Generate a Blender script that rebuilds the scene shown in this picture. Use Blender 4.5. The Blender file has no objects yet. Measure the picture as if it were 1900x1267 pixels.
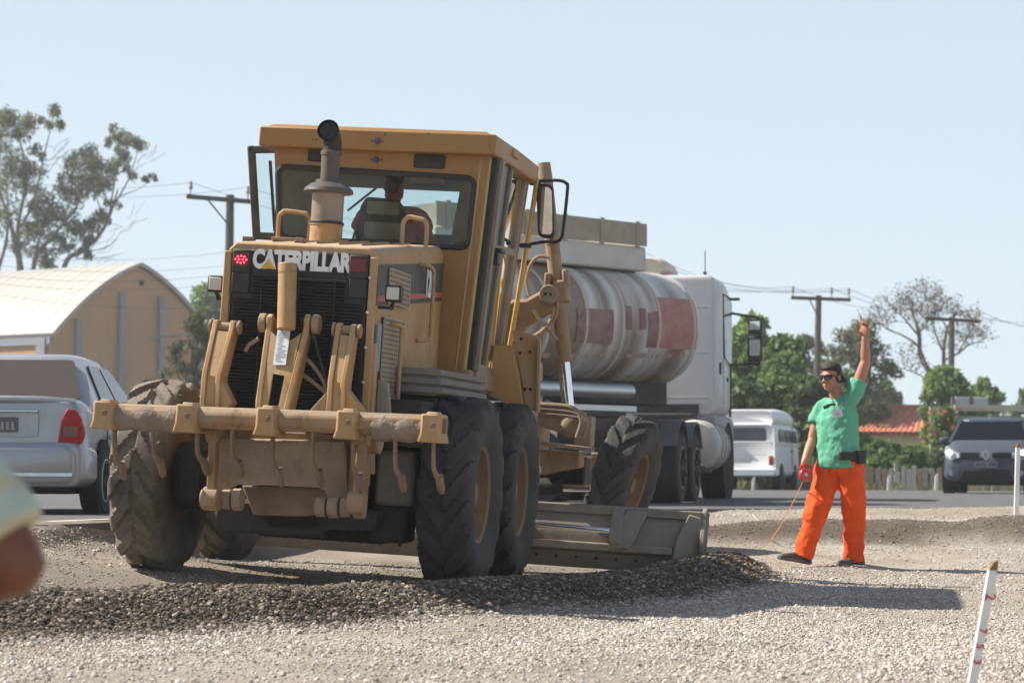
import bpy, bmesh, math, random
import numpy as np
from mathutils import Vector, Matrix, Euler
R = math.radians
scene = bpy.context.scene
COL = scene.collection
random.seed(7); rng = np.random.default_rng(7)

# ------------------------------------------------------------------ camera
EYE = 0.78
FPX = 4400.0                      # focal length in pixels of a 1900 px wide picture
PITCH, ROLL = R(3.323), R(0.3)
cd = bpy.data.cameras.new('camera'); cam = bpy.data.objects.new('camera', cd); COL.objects.link(cam)
cd.lens = FPX/1900*36; cd.sensor_width = 36; cd.clip_start = 0.1; cd.clip_end = 9000
CAMM = Matrix.Translation((0, 0, EYE)) @ Matrix.Rotation(R(90)+PITCH, 4, 'X') @ Matrix.Rotation(ROLL, 4, 'Z')
cam.matrix_world = CAMM
cd.dof.use_dof = True; cd.dof.focus_distance = 16.3; cd.dof.aperture_fstop = 4.0
scene.camera = cam

# ------------------------------------------------------------------ sky, sun, exposure
SUN_EL, SUN_AZ = R(45.5), R(-79)    # azimuth clockwise from +Y (view direction): the sun stands left, a little ahead
world = bpy.data.worlds.new('World'); scene.world = world; world.use_nodes = True
nt = world.node_tree; nt.nodes.clear()
sky = nt.nodes.new('ShaderNodeTexSky'); sky.sky_type = 'NISHITA'; sky.sun_disc = False
sky.sun_elevation = SUN_EL; sky.sun_rotation = SUN_AZ
sky.air_density = 0.6; sky.dust_density = 0.3; sky.ozone_density = 1.0; sky.altitude = 0
bg = nt.nodes.new('ShaderNodeBackground'); bg.inputs['Strength'].default_value = 0.084
wo = nt.nodes.new('ShaderNodeOutputWorld')
# a pale veil of dry haze over the blue, thinning smoothly from the horizon up to the zenith
_tc = nt.nodes.new('ShaderNodeTexCoord'); _sp = nt.nodes.new('ShaderNodeSeparateXYZ'); nt.links.new(_tc.outputs['Generated'], _sp.inputs[0])
_mr = nt.nodes.new('ShaderNodeMapRange'); _mr.inputs['From Min'].default_value = 0.0; _mr.inputs['From Max'].default_value = 0.9; _mr.interpolation_type = 'SMOOTHSTEP'
_mr.inputs['To Min'].default_value = 0.82; _mr.inputs['To Max'].default_value = 0.10; nt.links.new(_sp.outputs['Z'], _mr.inputs['Value'])
_mx = nt.nodes.new('ShaderNodeMix'); _mx.data_type = 'RGBA'; _mx.inputs['B'].default_value = (5.35, 6.1, 6.5, 1)
nt.links.new(_mr.outputs[0], _mx.inputs['Factor']); nt.links.new(sky.outputs[0], _mx.inputs['A']); nt.links.new(_mx.outputs['Result'], bg.inputs[0]); nt.links.new(bg.outputs[0], wo.inputs[0])
ld = bpy.data.lights.new('sun', 'SUN'); ld.energy = 5.0; ld.angle = R(0.55); ld.color = (1.0, 0.93, 0.82)
sun = bpy.data.objects.new('sun', ld); COL.objects.link(sun)
sdir = Vector((math.sin(SUN_AZ)*math.cos(SUN_EL), math.cos(SUN_AZ)*math.cos(SUN_EL), math.sin(SUN_EL)))
sun.rotation_euler = (-sdir).to_track_quat('-Z', 'Y').to_euler(); sun.location = (-20, 0, 30)
vs = scene.view_settings; vs.view_transform = 'Standard'; vs.look = 'None'; vs.gamma = 1; vs.exposure = 0.84
vs.use_curve_mapping = False

# ------------------------------------------------------------------ measuring helpers
def ray(px, py):
    d = Vector(((px-950)/FPX, -(py-633.5)/FPX, -1.0))
    return (CAMM.to_3x3() @ d)
def at(px, py, Y):                # the place at distance Y that is seen at a given point of the photograph
    d = ray(px, py); t = Y/d.y
    return Vector((0, 0, EYE)) + d*t
GP = (Matrix.Translation((-1.348, 15.91, 0.744)) @ Matrix.Rotation(R(-10), 4, 'Z') @ Matrix.Rotation(R(3.3), 4, 'Y')
      @ Matrix.Rotation(R(0.5), 4, 'X') @ Matrix.Translation((0, 0, -0.64)))
GI = GP.inverted()
def G(px, py, y):                 # same, in the grader's own axes, on its cross plane y
    o = GI @ Vector((0, 0, EYE)); d = GI.to_3x3() @ ray(px, py)
    return o + d*((y-o.y)/d.y)
def Gx(px, py, x):
    o = GI @ Vector((0, 0, EYE)); d = GI.to_3x3() @ ray(px, py)
    return o + d*((x-o.x)/d.x)

# ------------------------------------------------------------------ mesh builder
def V(*a): return Vector(a)
class MB:
    def __init__(s): s.v = []; s.f = []
    def add(s, vs, fs):
        n = len(s.v); s.v += [tuple(p) for p in vs]; s.f += [tuple(i+n for i in f) for f in fs]; return s
    def hexa(s, p):
        return s.add(p, [(3,2,1,0),(4,5,6,7),(0,1,5,4),(1,2,6,5),(2,3,7,6),(3,0,4,7)])
    def box(s, c, d, rot=None):
        x, y, z = d[0]/2, d[1]/2, d[2]/2
        p = [V(-x,-y,-z),V(x,-y,-z),V(x,y,-z),V(-x,y,-z),V(-x,-y,z),V(x,-y,z),V(x,y,z),V(-x,y,z)]
        if rot is not None:
            m = rot if isinstance(rot, Matrix) else Euler(rot).to_matrix()
            p = [m @ q for q in p]
        c = Vector(c); return s.hexa([q+c for q in p])
    def bar(s, a, b, w, h, up=(0,0,1)):       # rectangular bar from a to b
        a = Vector(a); b = Vector(b); t = (b-a).normalized(); u = Vector(up)
        sd = t.cross(u); sd = sd.normalized() if sd.length > 1e-6 else t.orthogonal().normalized(); u = sd.cross(t).normalized()
        q = [sd*(-w/2)+u*(-h/2), sd*(w/2)+u*(-h/2), sd*(w/2)+u*(h/2), sd*(-w/2)+u*(h/2)]
        return s.hexa([a+k for k in q]+[b+k for k in q])
    def prism(s, pts, vec):
        vec = Vector(vec); n = len(pts); a = [Vector(p) for p in pts]
        nrm = sum(((a[i]).cross(a[(i+1) % n]) for i in range(n)), Vector())
        if nrm.dot(vec) > 0: a = a[::-1]
        b = [p+vec for p in a]
        return s.add(a+b, [tuple(range(n)), tuple(range(2*n-1, n-1, -1))]+[(i, i+n, (i+1) % n+n, (i+1) % n)[::1] for i in range(n)])
    def tube(s, pts, r, n=8, closed=False, caps=True, ref=None, aspect=1.0):
        P = [Vector(p) for p in pts]; m = len(P)
        rr = r if isinstance(r, list) else [r]*m
        T = []
        for i in range(m):
            if closed: t = P[(i+1) % m]-P[i-1]
            else: t = P[min(i+1, m-1)]-P[max(i-1, 0)]
            T.append(t.normalized())
        u = Vector(ref) if ref is not None else T[0].orthogonal()
        u = (u-T[0]*u.dot(T[0])).normalized(); vs = []
        for i in range(m):
            if i: u = (u-T[i]*u.dot(T[i])).normalized()
            w = T[i].cross(u)
            ra = rr[i]
            if isinstance(ra, (list, tuple)): ra, rb = ra
            else: rb = ra*aspect
            for k in range(n):
                a = 2*math.pi*k/n; vs.append(P[i]+u*(ra*math.cos(a))+w*(rb*math.sin(a)))
        fs = []
        for i in range(m if closed else m-1):
            j = (i+1) % m
            for k in range(n): fs.append((i*n+k, i*n+(k+1) % n, j*n+(k+1) % n, j*n+k))
        if caps and not closed: fs += [tuple(range(n))[::-1], tuple((m-1)*n+k for k in range(n))]
        return s.add(vs, fs)
    def cyl(s, a, b, r, r2=None, n=18):
        return s.tube([a, b], [r, r if r2 is None else r2], n)
    def lathe(s, prof, o, axis, n=24, closed=False):   # prof: (radius, height along axis)
        ax = Vector(axis).normalized(); u = ax.orthogonal().normalized(); w = ax.cross(u); o = Vector(o); vs = []; m = len(prof)
        for (r, h) in prof:
            for k in range(n):
                a = 2*math.pi*k/n; vs.append(o+ax*h+(u*math.cos(a)+w*math.sin(a))*r)
        fs = []
        for i in range(m if closed else m-1):
            j = (i+1) % m
            for k in range(n): fs.append((i*n+k, i*n+(k+1) % n, j*n+(k+1) % n, j*n+k))
        if not closed: fs += [tuple(range(n))[::-1], tuple((m-1)*n+k for k in range(n))]
        return s.add(vs, fs)
    def loft(s, secs, caps=True):
        m, n = len(secs), len(secs[0]); vs = [p for q in secs for p in q]; fs = []
        for i in range(m-1):
            for k in range(n): fs.append((i*n+k, i*n+(k+1) % n, (i+1)*n+(k+1) % n, (i+1)*n+k))
        if caps: fs += [tuple(range(n))[::-1], tuple((m-1)*n+k for k in range(n))]
        return s.add(vs, fs)
    def ball(s, c, r, n=12, m=8):
        c = Vector(c); r = r if isinstance(r, (tuple, list)) else (r, r, r); secs = []
        for i in range(m+1):
            t = math.pi*min(max(i/m, .02), .98)
            secs.append([c+V(r[0]*math.sin(t)*math.cos(2*math.pi*k/n), r[1]*math.sin(t)*math.sin(2*math.pi*k/n), -r[2]*math.cos(t)) for k in range(n)])
        return s.loft(secs)
    def grid(s, fn, nu, nv):
        vs = [fn(i/nu, j/nv) for i in range(nu+1) for j in range(nv+1)]
        return s.add(vs, [(i*(nv+1)+j, (i+1)*(nv+1)+j, (i+1)*(nv+1)+j+1, i*(nv+1)+j+1) for i in range(nu) for j in range(nv)])
    def mesh(s, name, smooth=35, fix=True):
        me = bpy.data.meshes.new(name); me.from_pydata(s.v, [], s.f)
        bm = bmesh.new(); bm.from_mesh(me)
        if fix: bmesh.ops.recalc_face_normals(bm, faces=bm.faces)
        if smooth:
            lim = R(smooth)
            for f in bm.faces: f.smooth = True
            for e in bm.edges:
                e.smooth = len(e.link_faces) == 2 and e.calc_face_angle(0) < lim
        bm.to_mesh(me); bm.free(); return me
    def build(s, name, mat, parent=None, smooth=35, bevel=0, seg=2, fix=True):
        me = s.mesh(name, smooth, fix)
        if mat: me.materials.append(mat)
        return link(me, name, parent, bevel, seg)
def link(me, name, parent=None, bevel=0, seg=2):
    o = bpy.data.objects.new(name, me); COL.objects.link(o)
    if parent: o.parent = parent
    if bevel:
        b = o.modifiers.new('bevel', 'BEVEL'); b.width = bevel; b.segments = seg; b.limit_method = 'ANGLE'; b.angle_limit = R(40)
        b.harden_normals = False
    return o
def tag(o, label=None, cat=None, group=None, kind=None):
    if label: o['label'] = label
    if cat: o['category'] = cat
    if group: o['group'] = group
    if kind: o['kind'] = kind
    return o
def empty(name, M=None, label=None, cat=None, group=None):
    o = bpy.data.objects.new(name, None); COL.objects.link(o); o.empty_display_size = .2
    if M is not None: o.matrix_world = M if isinstance(M, Matrix) else Matrix.Translation(M)
    return tag(o, label, cat, group)
def pose(loc, yaw):               # yaw: heading clockwise from +Y, degrees
    return Matrix.Translation(loc) @ Matrix.Rotation(R(-yaw), 4, 'Z')
def copy_tree(o, parent=None):
    c = o.copy(); COL.objects.link(c)
    if parent: c.parent = parent
    for ch in list(o.children): copy_tree(ch, c)
    return c
def rrect(w, h, r, n=5):          # rounded rectangle in 2D
    pts = []
    for (cx, cy, a0) in ((w/2-r, h/2-r, 0), (-w/2+r, h/2-r, 90), (-w/2+r, -h/2+r, 180), (w/2-r, -h/2+r, 270)):
        for k in range(n+1):
            a = R(a0+90*k/n); pts.append((cx+r*math.cos(a), cy+r*math.sin(a)))
    return pts
def rquad(c, r, n=5):             # quad of 3D corners with rounded corners
    c = [Vector(p) for p in c]; out = []
    for i in range(4):
        a = (c[i-1]-c[i]).normalized()*r; b = (c[(i+1) % 4]-c[i]).normalized()*r
        for k in range(n+1):
            t = k/n; out.append(c[i]+a*(1-t)**2+b*t**2)
    return out
def bez(p, n=12):                 # smooth path through points
    P = [Vector(q) for q in p]; P = [P[0]*2-P[1]]+P+[P[-1]*2-P[-2]]; out = []
    for i in range(1, len(P)-2):
        for k in range(n):
            t = k/n; a, b, c, d = P[i-1], P[i], P[i+1], P[i+2]
            out.append(.5*((2*b)+(c-a)*t+(2*a-5*b+4*c-d)*t*t+(3*b-a-3*c+d)*t**3))
    out.append(P[-2]); return out
def remesh(mb, voxel, smooth_it=4, name='body'):
    me = mb.mesh(name, 0); o = bpy.data.objects.new(name, me); COL.objects.link(o)
    m = o.modifiers.new('r', 'REMESH'); m.mode = 'VOXEL'; m.voxel_size = voxel
    if smooth_it:
        k = o.modifiers.new('s', 'SMOOTH'); k.iterations = smooth_it; k.factor = .5
    dg = bpy.context.evaluated_depsgraph_get(); res = bpy.data.meshes.new_from_object(o.evaluated_get(dg))
    bpy.data.objects.remove(o); bpy.data.meshes.remove(me)
    res.shade_smooth(); res.name = name; return res
def remeshed(mb, name, mat, parent, voxel, smooth_it=4):
    me = remesh(mb, voxel, smooth_it, name); me.materials.clear(); me.materials.append(mat); return link(me, name, parent)
def text_mesh(body, size, depth, xs=1.0, off=0.0, spacing=1.0):
    c = bpy.data.curves.new('lettering', 'FONT'); c.body = body; c.size = size; c.extrude = depth; c.offset = off; c.space_character = spacing
    c.align_x = 'CENTER'; c.resolution_u = 3
    o = bpy.data.objects.new('lettering', c); COL.objects.link(o); dg = bpy.context.evaluated_depsgraph_get()
    me = bpy.data.meshes.new_from_object(o.evaluated_get(dg)); bpy.data.objects.remove(o)
    for v in me.vertices: v.co.x *= xs
    return me

# ------------------------------------------------------------------ materials
MATS = {}
def mat(name, col, rough=.6, metal=0.0, var=.12, scale=6.0, dust=0.0, dcol=(.42,.33,.24), up=0.0, bump=0.0, bscale=40.0, spec=.4, streak=0.0, coat=0.0, dscale=3.0, grime=0.0):
    if name in MATS: return MATS[name]
    m = bpy.data.materials.new(name); m.use_nodes = True; t = m.node_tree; N = t.nodes; L = t.links
    b = N['Principled BSDF']; b.inputs['Roughness'].default_value = rough; b.inputs['Metallic'].default_value = metal
    b.inputs['Specular IOR Level'].default_value = spec; b.inputs['Coat Weight'].default_value = coat; b.inputs['Coat Roughness'].default_value = .08
    tc = N.new('ShaderNodeTexCoord')
    n1 = N.new('ShaderNodeTexNoise'); n1.inputs['Scale'].default_value = scale; n1.inputs['Detail'].default_value = 6; n1.inputs['Roughness'].default_value = .65
    L.new(tc.outputs['Object'], n1.inputs['Vector'])
    mr = N.new('ShaderNodeMapRange'); mr.inputs['From Min'].default_value = .3; mr.inputs['From Max'].default_value = .7
    mr.inputs['To Min'].default_value = 1-var; mr.inputs['To Max'].default_value = 1+var; L.new(n1.outputs['Fac'], mr.inputs['Value'])
    mx = N.new('ShaderNodeMix'); mx.data_type = 'RGBA'; mx.blend_type = 'MULTIPLY'; mx.inputs['Factor'].default_value = 1
    mx.inputs['A'].default_value = (*col, 1); L.new(mr.outputs[0], mx.inputs['B'])
    out = mx.outputs['Result']
    if dust or up:
        n2 = N.new('ShaderNodeTexNoise'); n2.inputs['Scale'].default_value = dscale; n2.inputs['Detail'].default_value = 8; n2.inputs['Roughness'].default_value = .7
        mp = N.new('ShaderNodeMapping'); mp.inputs['Scale'].default_value = (1, 1, 1-.8*streak); L.new(tc.outputs['Object'], mp.inputs['Vector']); L.new(mp.outputs[0], n2.inputs['Vector'])
        r2 = N.new('ShaderNodeMapRange'); r2.inputs['From Min'].default_value = .35; r2.inputs['From Max'].default_value = .68
        r2.inputs['To Min'].default_value = dust*.25; r2.inputs['To Max'].default_value = min(1, dust*1.5); L.new(n2.outputs['Fac'], r2.inputs['Value'])
        g = N.new('ShaderNodeNewGeometry'); sp = N.new('ShaderNodeSeparateXYZ'); L.new(g.outputs['Normal'], sp.inputs[0])
        r3 = N.new('ShaderNodeMapRange'); r3.inputs['From Min'].default_value = .25; r3.inputs['From Max'].default_value = .95; r3.inputs['To Max'].default_value = up
        L.new(sp.outputs['Z'], r3.inputs['Value'])
        ad = N.new('ShaderNodeMath'); ad.operation = 'ADD'; ad.use_clamp = True; L.new(r2.outputs[0], ad.inputs[0]); L.new(r3.outputs[0], ad.inputs[1])
        m2 = N.new('ShaderNodeMix'); m2.data_type = 'RGBA'; L.new(ad.outputs[0], m2.inputs['Factor']); L.new(out, m2.inputs['A']); m2.inputs['B'].default_value = (*dcol, 1)
        out = m2.outputs['Result']
        rr = N.new('ShaderNodeMapRange'); rr.inputs['To Min'].default_value = rough; rr.inputs['To Max'].default_value = .92
        L.new(ad.outputs[0], rr.inputs['Value']); L.new(rr.outputs[0], b.inputs['Roughness'])
    if grime:      # worn spots and runs of old grease
        n5 = N.new('ShaderNodeTexNoise'); n5.inputs['Scale'].default_value = 11; n5.inputs['Detail'].default_value = 9; n5.inputs['Roughness'].default_value = .72
        m5 = N.new('ShaderNodeMapping'); m5.inputs['Scale'].default_value = (1, 1, .28); m5.inputs['Location'].default_value = (3.1, 1.7, .4); L.new(tc.outputs['Object'], m5.inputs['Vector']); L.new(m5.outputs[0], n5.inputs['Vector'])
        r5 = N.new('ShaderNodeMapRange'); r5.inputs['From Min'].default_value = .55; r5.inputs['From Max'].default_value = .68; r5.inputs['To Max'].default_value = grime; L.new(n5.outputs['Fac'], r5.inputs['Value'])
        x5 = N.new('ShaderNodeMix'); x5.data_type = 'RGBA'; L.new(r5.outputs[0], x5.inputs['Factor']); L.new(out, x5.inputs['A']); x5.inputs['B'].default_value = (.075,.045,.025,1); out = x5.outputs['Result']
    L.new(out, b.inputs['Base Color'])
    if bump:
        n3 = N.new('ShaderNodeTexNoise'); n3.inputs['Scale'].default_value = bscale; n3.inputs['Detail'].default_value = 5; L.new(tc.outputs['Object'], n3.inputs['Vector'])
        bp = N.new('ShaderNodeBump'); bp.inputs['Strength'].default_value = bump; bp.inputs['Distance'].default_value = .02
        L.new(n3.outputs['Fac'], bp.inputs['Height']); L.new(bp.outputs[0], b.inputs['Normal'])
    MATS[name] = m; return m
def glass(name, tint=(.8,.88,.88), gloss=.12, dirt=.0, dcol=(.5,.45,.36), rough=.02):
    if name in MATS: return MATS[name]
    m = bpy.data.materials.new(name); m.use_nodes = True; t = m.node_tree; N = t.nodes; L = t.links; N.clear()
    o = N.new('ShaderNodeOutputMaterial'); tr = N.new('ShaderNodeBsdfTransparent'); tr.inputs[0].default_value = (*tint, 1)
    gl = N.new('ShaderNodeBsdfGlossy'); gl.inputs['Roughness'].default_value = rough
    fr = N.new('ShaderNodeFresnel'); fr.inputs[0].default_value = 1.5
    ad = N.new('ShaderNodeMath'); ad.operation = 'ADD'; ad.use_clamp = True; ad.inputs[1].default_value = gloss-.04; L.new(fr.outputs[0], ad.inputs[0])
    mx = N.new('ShaderNodeMixShader'); L.new(ad.outputs[0], mx.inputs[0]); L.new(tr.outputs[0], mx.inputs[1]); L.new(gl.outputs[0], mx.inputs[2])
    last = mx
    if dirt:
        df = N.new('ShaderNodeBsdfDiffuse'); df.inputs[0].default_value = (*dcol, 1)
        tc = N.new('ShaderNodeTexCoord'); nz = N.new('ShaderNodeTexNoise'); nz.inputs['Scale'].default_value = 3; nz.inputs['Detail'].default_value = 7; L.new(tc.outputs['Object'], nz.inputs['Vector'])
        mr = N.new('ShaderNodeMapRange'); mr.inputs['From Min'].default_value = .35; mr.inputs['From Max'].default_value = .75; mr.inputs['To Min'].default_value = dirt*.4; mr.inputs['To Max'].default_value = dirt*1.6
        L.new(nz.outputs['Fac'], mr.inputs['Value']); m3 = N.new('ShaderNodeMixShader'); L.new(mr.outputs[0], m3.inputs[0]); L.new(mx.outputs[0], m3.inputs[1]); L.new(df.outputs[0], m3.inputs[2]); last = m3
    L.new(last.outputs[0], o.inputs[0]); MATS[name] = m; return m
def leafmat(name, c1, c2, trans=.35):
    if name in MATS: return MATS[name]
    m = bpy.data.materials.new(name); m.use_nodes = True; t = m.node_tree; N = t.nodes; L = t.links; N.clear()
    o = N.new('ShaderNodeOutputMaterial'); g = N.new('ShaderNodeNewGeometry')
    mx = N.new('ShaderNodeMix'); mx.data_type = 'RGBA'; mx.inputs['A'].default_value = (*c1, 1); mx.inputs['B'].default_value = (*c2, 1); L.new(g.outputs['Random Per Island'], mx.inputs['Factor'])
    df = N.new('ShaderNodeBsdfPrincipled'); df.inputs['Roughness'].default_value = .55; df.inputs['Specular IOR Level'].default_value = .3; tr = N.new('ShaderNodeBsdfTranslucent')
    L.new(mx.outputs['Result'], df.inputs['Base Color']); L.new(mx.outputs['Result'], tr.inputs[0])
    ms = N.new('ShaderNodeMixShader'); ms.inputs[0].default_value = trans; L.new(df.outputs[0], ms.inputs[1]); L.new(tr.outputs[0], ms.inputs[2]); L.new(ms.outputs[0], o.inputs[0])
    MATS[name] = m; return m
def emit(name, col, s):
    m = mat(name, col, .3); b = m.node_tree.nodes['Principled BSDF']; b.inputs['Emission Color'].default_value = (*col, 1); b.inputs['Emission Strength'].default_value = s; return m
DUST = (.36,.285,.205)
yellow = mat('machine_yellow', (.36,.18,.045), .5, dust=.5, up=.5, grime=.5, dcol=(.42,.31,.20), var=.10, bump=.06, scale=9)
yellowd = mat('machine_yellow_dusty', (.29,.145,.045), .65, dust=.65, up=.5, grime=.6, dcol=(.32,.24,.165), var=.14, bump=.12, bscale=30)
dusty = mat('dust_caked_metal', (.20,.14,.095), .85, dust=.5, up=.3, dcol=(.40,.31,.22), var=.15, bump=.35, bscale=45)
cabyellow = mat('cab_yellow', (.30,.142,.027), .42, dust=.26, grime=.35, dcol=(.27,.185,.10), var=.04, scale=4, streak=.7)
rubber = mat('tyre_rubber', (.018,.018,.02), .75, dust=.5, dcol=(.075,.068,.062), var=.25, scale=9, bump=.15, bscale=60, dscale=2.2)
rubberd = mat('tyre_rubber_dusty', (.035,.032,.028), .8, dust=.75, up=.4, dcol=(.20,.17,.135), var=.25, scale=9, bump=.2, bscale=60, dscale=2.5)
blackp = mat('black_plastic', (.012,.012,.013), .5, dust=.12, dcol=(.12,.10,.08))
grilleb = mat('grille_black', (.010,.011,.013), .55, dust=.15, dcol=(.07,.06,.05))
darkm = mat('dark_greasy_metal', (.018,.015,.013), .7, dust=.3, dcol=(.065,.05,.038), bump=.2)
greym = mat('grey_dusty_metal', (.20,.18,.165), .75, dust=.4, up=.3, dcol=(.33,.28,.22))
chrome = mat('chrome_rod', (.75,.76,.78), .12, 1.0, var=.03)
rusty = mat('rusty_steel', (.16,.10,.07), .75, dust=.3, dcol=(.30,.2,.14))
white = mat('white_paint', (.78,.78,.77), .4, var=.05, dust=.12, dcol=(.5,.45,.38))
redlens = mat('red_lens', (.34,.012,.016), .25, coat=.15, var=.05)
alum = mat('aluminium', (.55,.55,.56), .35, .8, var=.06)
# ================================================================== ground, road, sky-side setting
CP = [(-2.45,16.2,.17),(-.3,15.75,.03),(-2.2,17.7,.16),(-.05,17.2,.03),(1.0,22.3,.13),(-1.3,22.6,.22),(-2.2,19.5,.13),(1.6,19.3,.03),
 (2.9,20.3,.05),(-2.5,12,-.02),(0,12,-.06),(2.5,12,-.1),(-2.5,9.5,-.06),(0,9.5,-.08),(2.5,9.5,-.12),(4,15,-.1),(1.8,16.5,-.07),(4.2,18.5,-.04),(5,21,.04),
 (-3.25,16.6,.40),(-4.6,13.8,.36),(-3.5,14.2,.16),(-4,11.5,.02),(2,23,.17),(5.5,24,.2),(3,26,.34),(6,26.5,.35),(0,26.5,.40),(0,30,.42),(4,30,.42),(8,30,.42),(12,27,.38),(9,22,.12),(8,16,-.05),
 (-3.2,22,.42),(-6,20,.42),(-8,15,.40),(-8,10,.2),(-6,8,-.1),(0,7,-.3),(-1.1,4,-.5),(0,0,-.5),(2.5,4,-.5),(6,6,-.4),(-5,3,-.5),(7,11,-.15),(0,-6,-.5),(-6,-6,-.5),(6,-6,-.5)]
_c = np.array(CP)
def _phi(r2): return np.where(r2 > 1e-9, .5*r2*np.log(np.maximum(r2, 1e-9)), 0)
_d2 = ((_c[:, None, :2]-_c[None, :, :2])**2).sum(-1); _n = len(_c)
_A = np.zeros((_n+3, _n+3)); _A[:_n, :_n] = _phi(_d2)+np.eye(_n)*.05; _A[:_n, _n] = 1; _A[:_n, _n+1:] = _c[:, :2]; _A[_n, :_n] = 1; _A[_n+1:, :_n] = _c[:, :2].T
_w = np.linalg.solve(_A, np.concatenate([_c[:, 2], [0, 0, 0]]))
EDGE = np.array([(-60,-8),(-14,6.5),(-8,10.8),(-4.6,14.1),(-3.15,16.4),(-2.75,18.2),(-1.5,22.5),(.8,26.3),(3,28.1),(7,28.6),(14,28.6),(60,27.5)])   # edge of the asphalt
def edge_y(X): return np.interp(X, EDGE[:, 0], EDGE[:, 1])
def sstep(a, b, x): t = np.clip((x-a)/(b-a), 0, 1); return t*t*(3-2*t)
def vnoise(X, Y, s, seed):         # smooth value noise
    r = np.random.default_rng(seed).random((64, 64)); x = X/s; y = Y/s; i = np.floor(x).astype(int); j = np.floor(y).astype(int); u = x-i; v = y-j
    u = u*u*(3-2*u); v = v*v*(3-2*v)
    a = r[i % 64, j % 64]; b = r[(i+1) % 64, j % 64]; c = r[i % 64, (j+1) % 64]; d = r[(i+1) % 64, (j+1) % 64]
    return (a*(1-u)+b*u)*(1-v)+(c*(1-u)+d*u)*v-.5
def seg_dist(X, Y, P):             # distance to a polyline, and the value along it
    best = np.full(X.shape, 1e9); side = np.zeros(X.shape); hh = np.zeros(X.shape)
    for (a, b) in zip(P[:-1], P[1:]):
        ax, ay, ah, aw = a; bx, by, bh, bw = b; dx, dy = bx-ax, by-ay; L2 = dx*dx+dy*dy
        t = np.clip(((X-ax)*dx+(Y-ay)*dy)/L2, 0, 1); d = np.hypot(X-ax-t*dx, Y-ay-t*dy)
        w = aw+(bw-aw)*t; q = d/w; m = q < best; best = np.where(m, q, best); hh = np.where(m, ah+(bh-ah)*t, hh)
    return best, hh
# windrows of loosened gravel: x, y, height, half width
ROW1 = [(-5.2,10.5,.13,.95),(-2.8,12.6,.16,.95),(-1.4,13.6,.16,.75),(-.35,14.75,.15,.5),(.35,15.7,.14,.5),(1.0,17.2,.135,.55),(1.5,18.6,.145,.6),(1.72,19.1,.15,.45)]
ROW2 = [(1.7,23.4,.12,.7),(2.6,23.6,.20,.75),(4,23.8,.18,.75),(5.5,24.0,.24,.85),(8,24.0,.24,.9),(12,24,.2,1.0)]
ROW3 = [(2.6,27.6,.03,.4),(4.2,27.9,.08,.4),(6.3,28.0,.10,.45),(12,28,.08,.4)]
ROW4 = [(-8,11.3,.03,.5),(-4.75,14.0,.06,.35),(-3.3,16.2,.06,.3),(-2.9,18.1,.04,.3)]
def ground_z(X, Y, rows=True):
    X = np.asarray(X, float); Y = np.asarray(Y, float)
    xc = np.clip(X, -9, 12); yc = np.clip(Y, -6, 31)
    r2 = (xc[..., None]-_c[:, 0])**2+(yc[..., None]-_c[:, 1])**2
    z = (_phi(r2)*_w[:_n]).sum(-1)+_w[_n]+_w[_n+1]*xc+_w[_n+2]*yc
    e = Y-edge_y(X); k = sstep(-.6, .6, e); fz = .415+.10*sstep(31, 46, Y); z = z*(1-k)+fz*k           # flat under the asphalt
    z = np.where(e > 0, np.minimum(z, fz+.01), z)
    f = (1-sstep(-.3, .1, e))
    z = z+f*(.04*vnoise(X, Y, 2.3, 1)+.012*vnoise(X, Y, .6, 2)+.006*vnoise(X, Y, .2, 3)+.028*vnoise((X*.8-Y*.35), (X*.35+Y*.8)*.16, .4, 4))
    if rows:
        for P in (ROW1, ROW2, ROW3, ROW4):
            q, h = seg_dist(X, Y, P); q = q+.16*vnoise(X, Y, .45, 5)+.08*vnoise(X, Y, .15, 6)
            z = z+h*(1-sstep(.12, 1.0, q))*(1+.2*vnoise(X, Y, .3, 8))
    far = sstep(200, 1500, np.hypot(X, Y)); return z+far*(-1.5)*0
def gz(x, y, rows=True): return float(ground_z(np.array([x]), np.array([y]), rows)[0])

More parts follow.
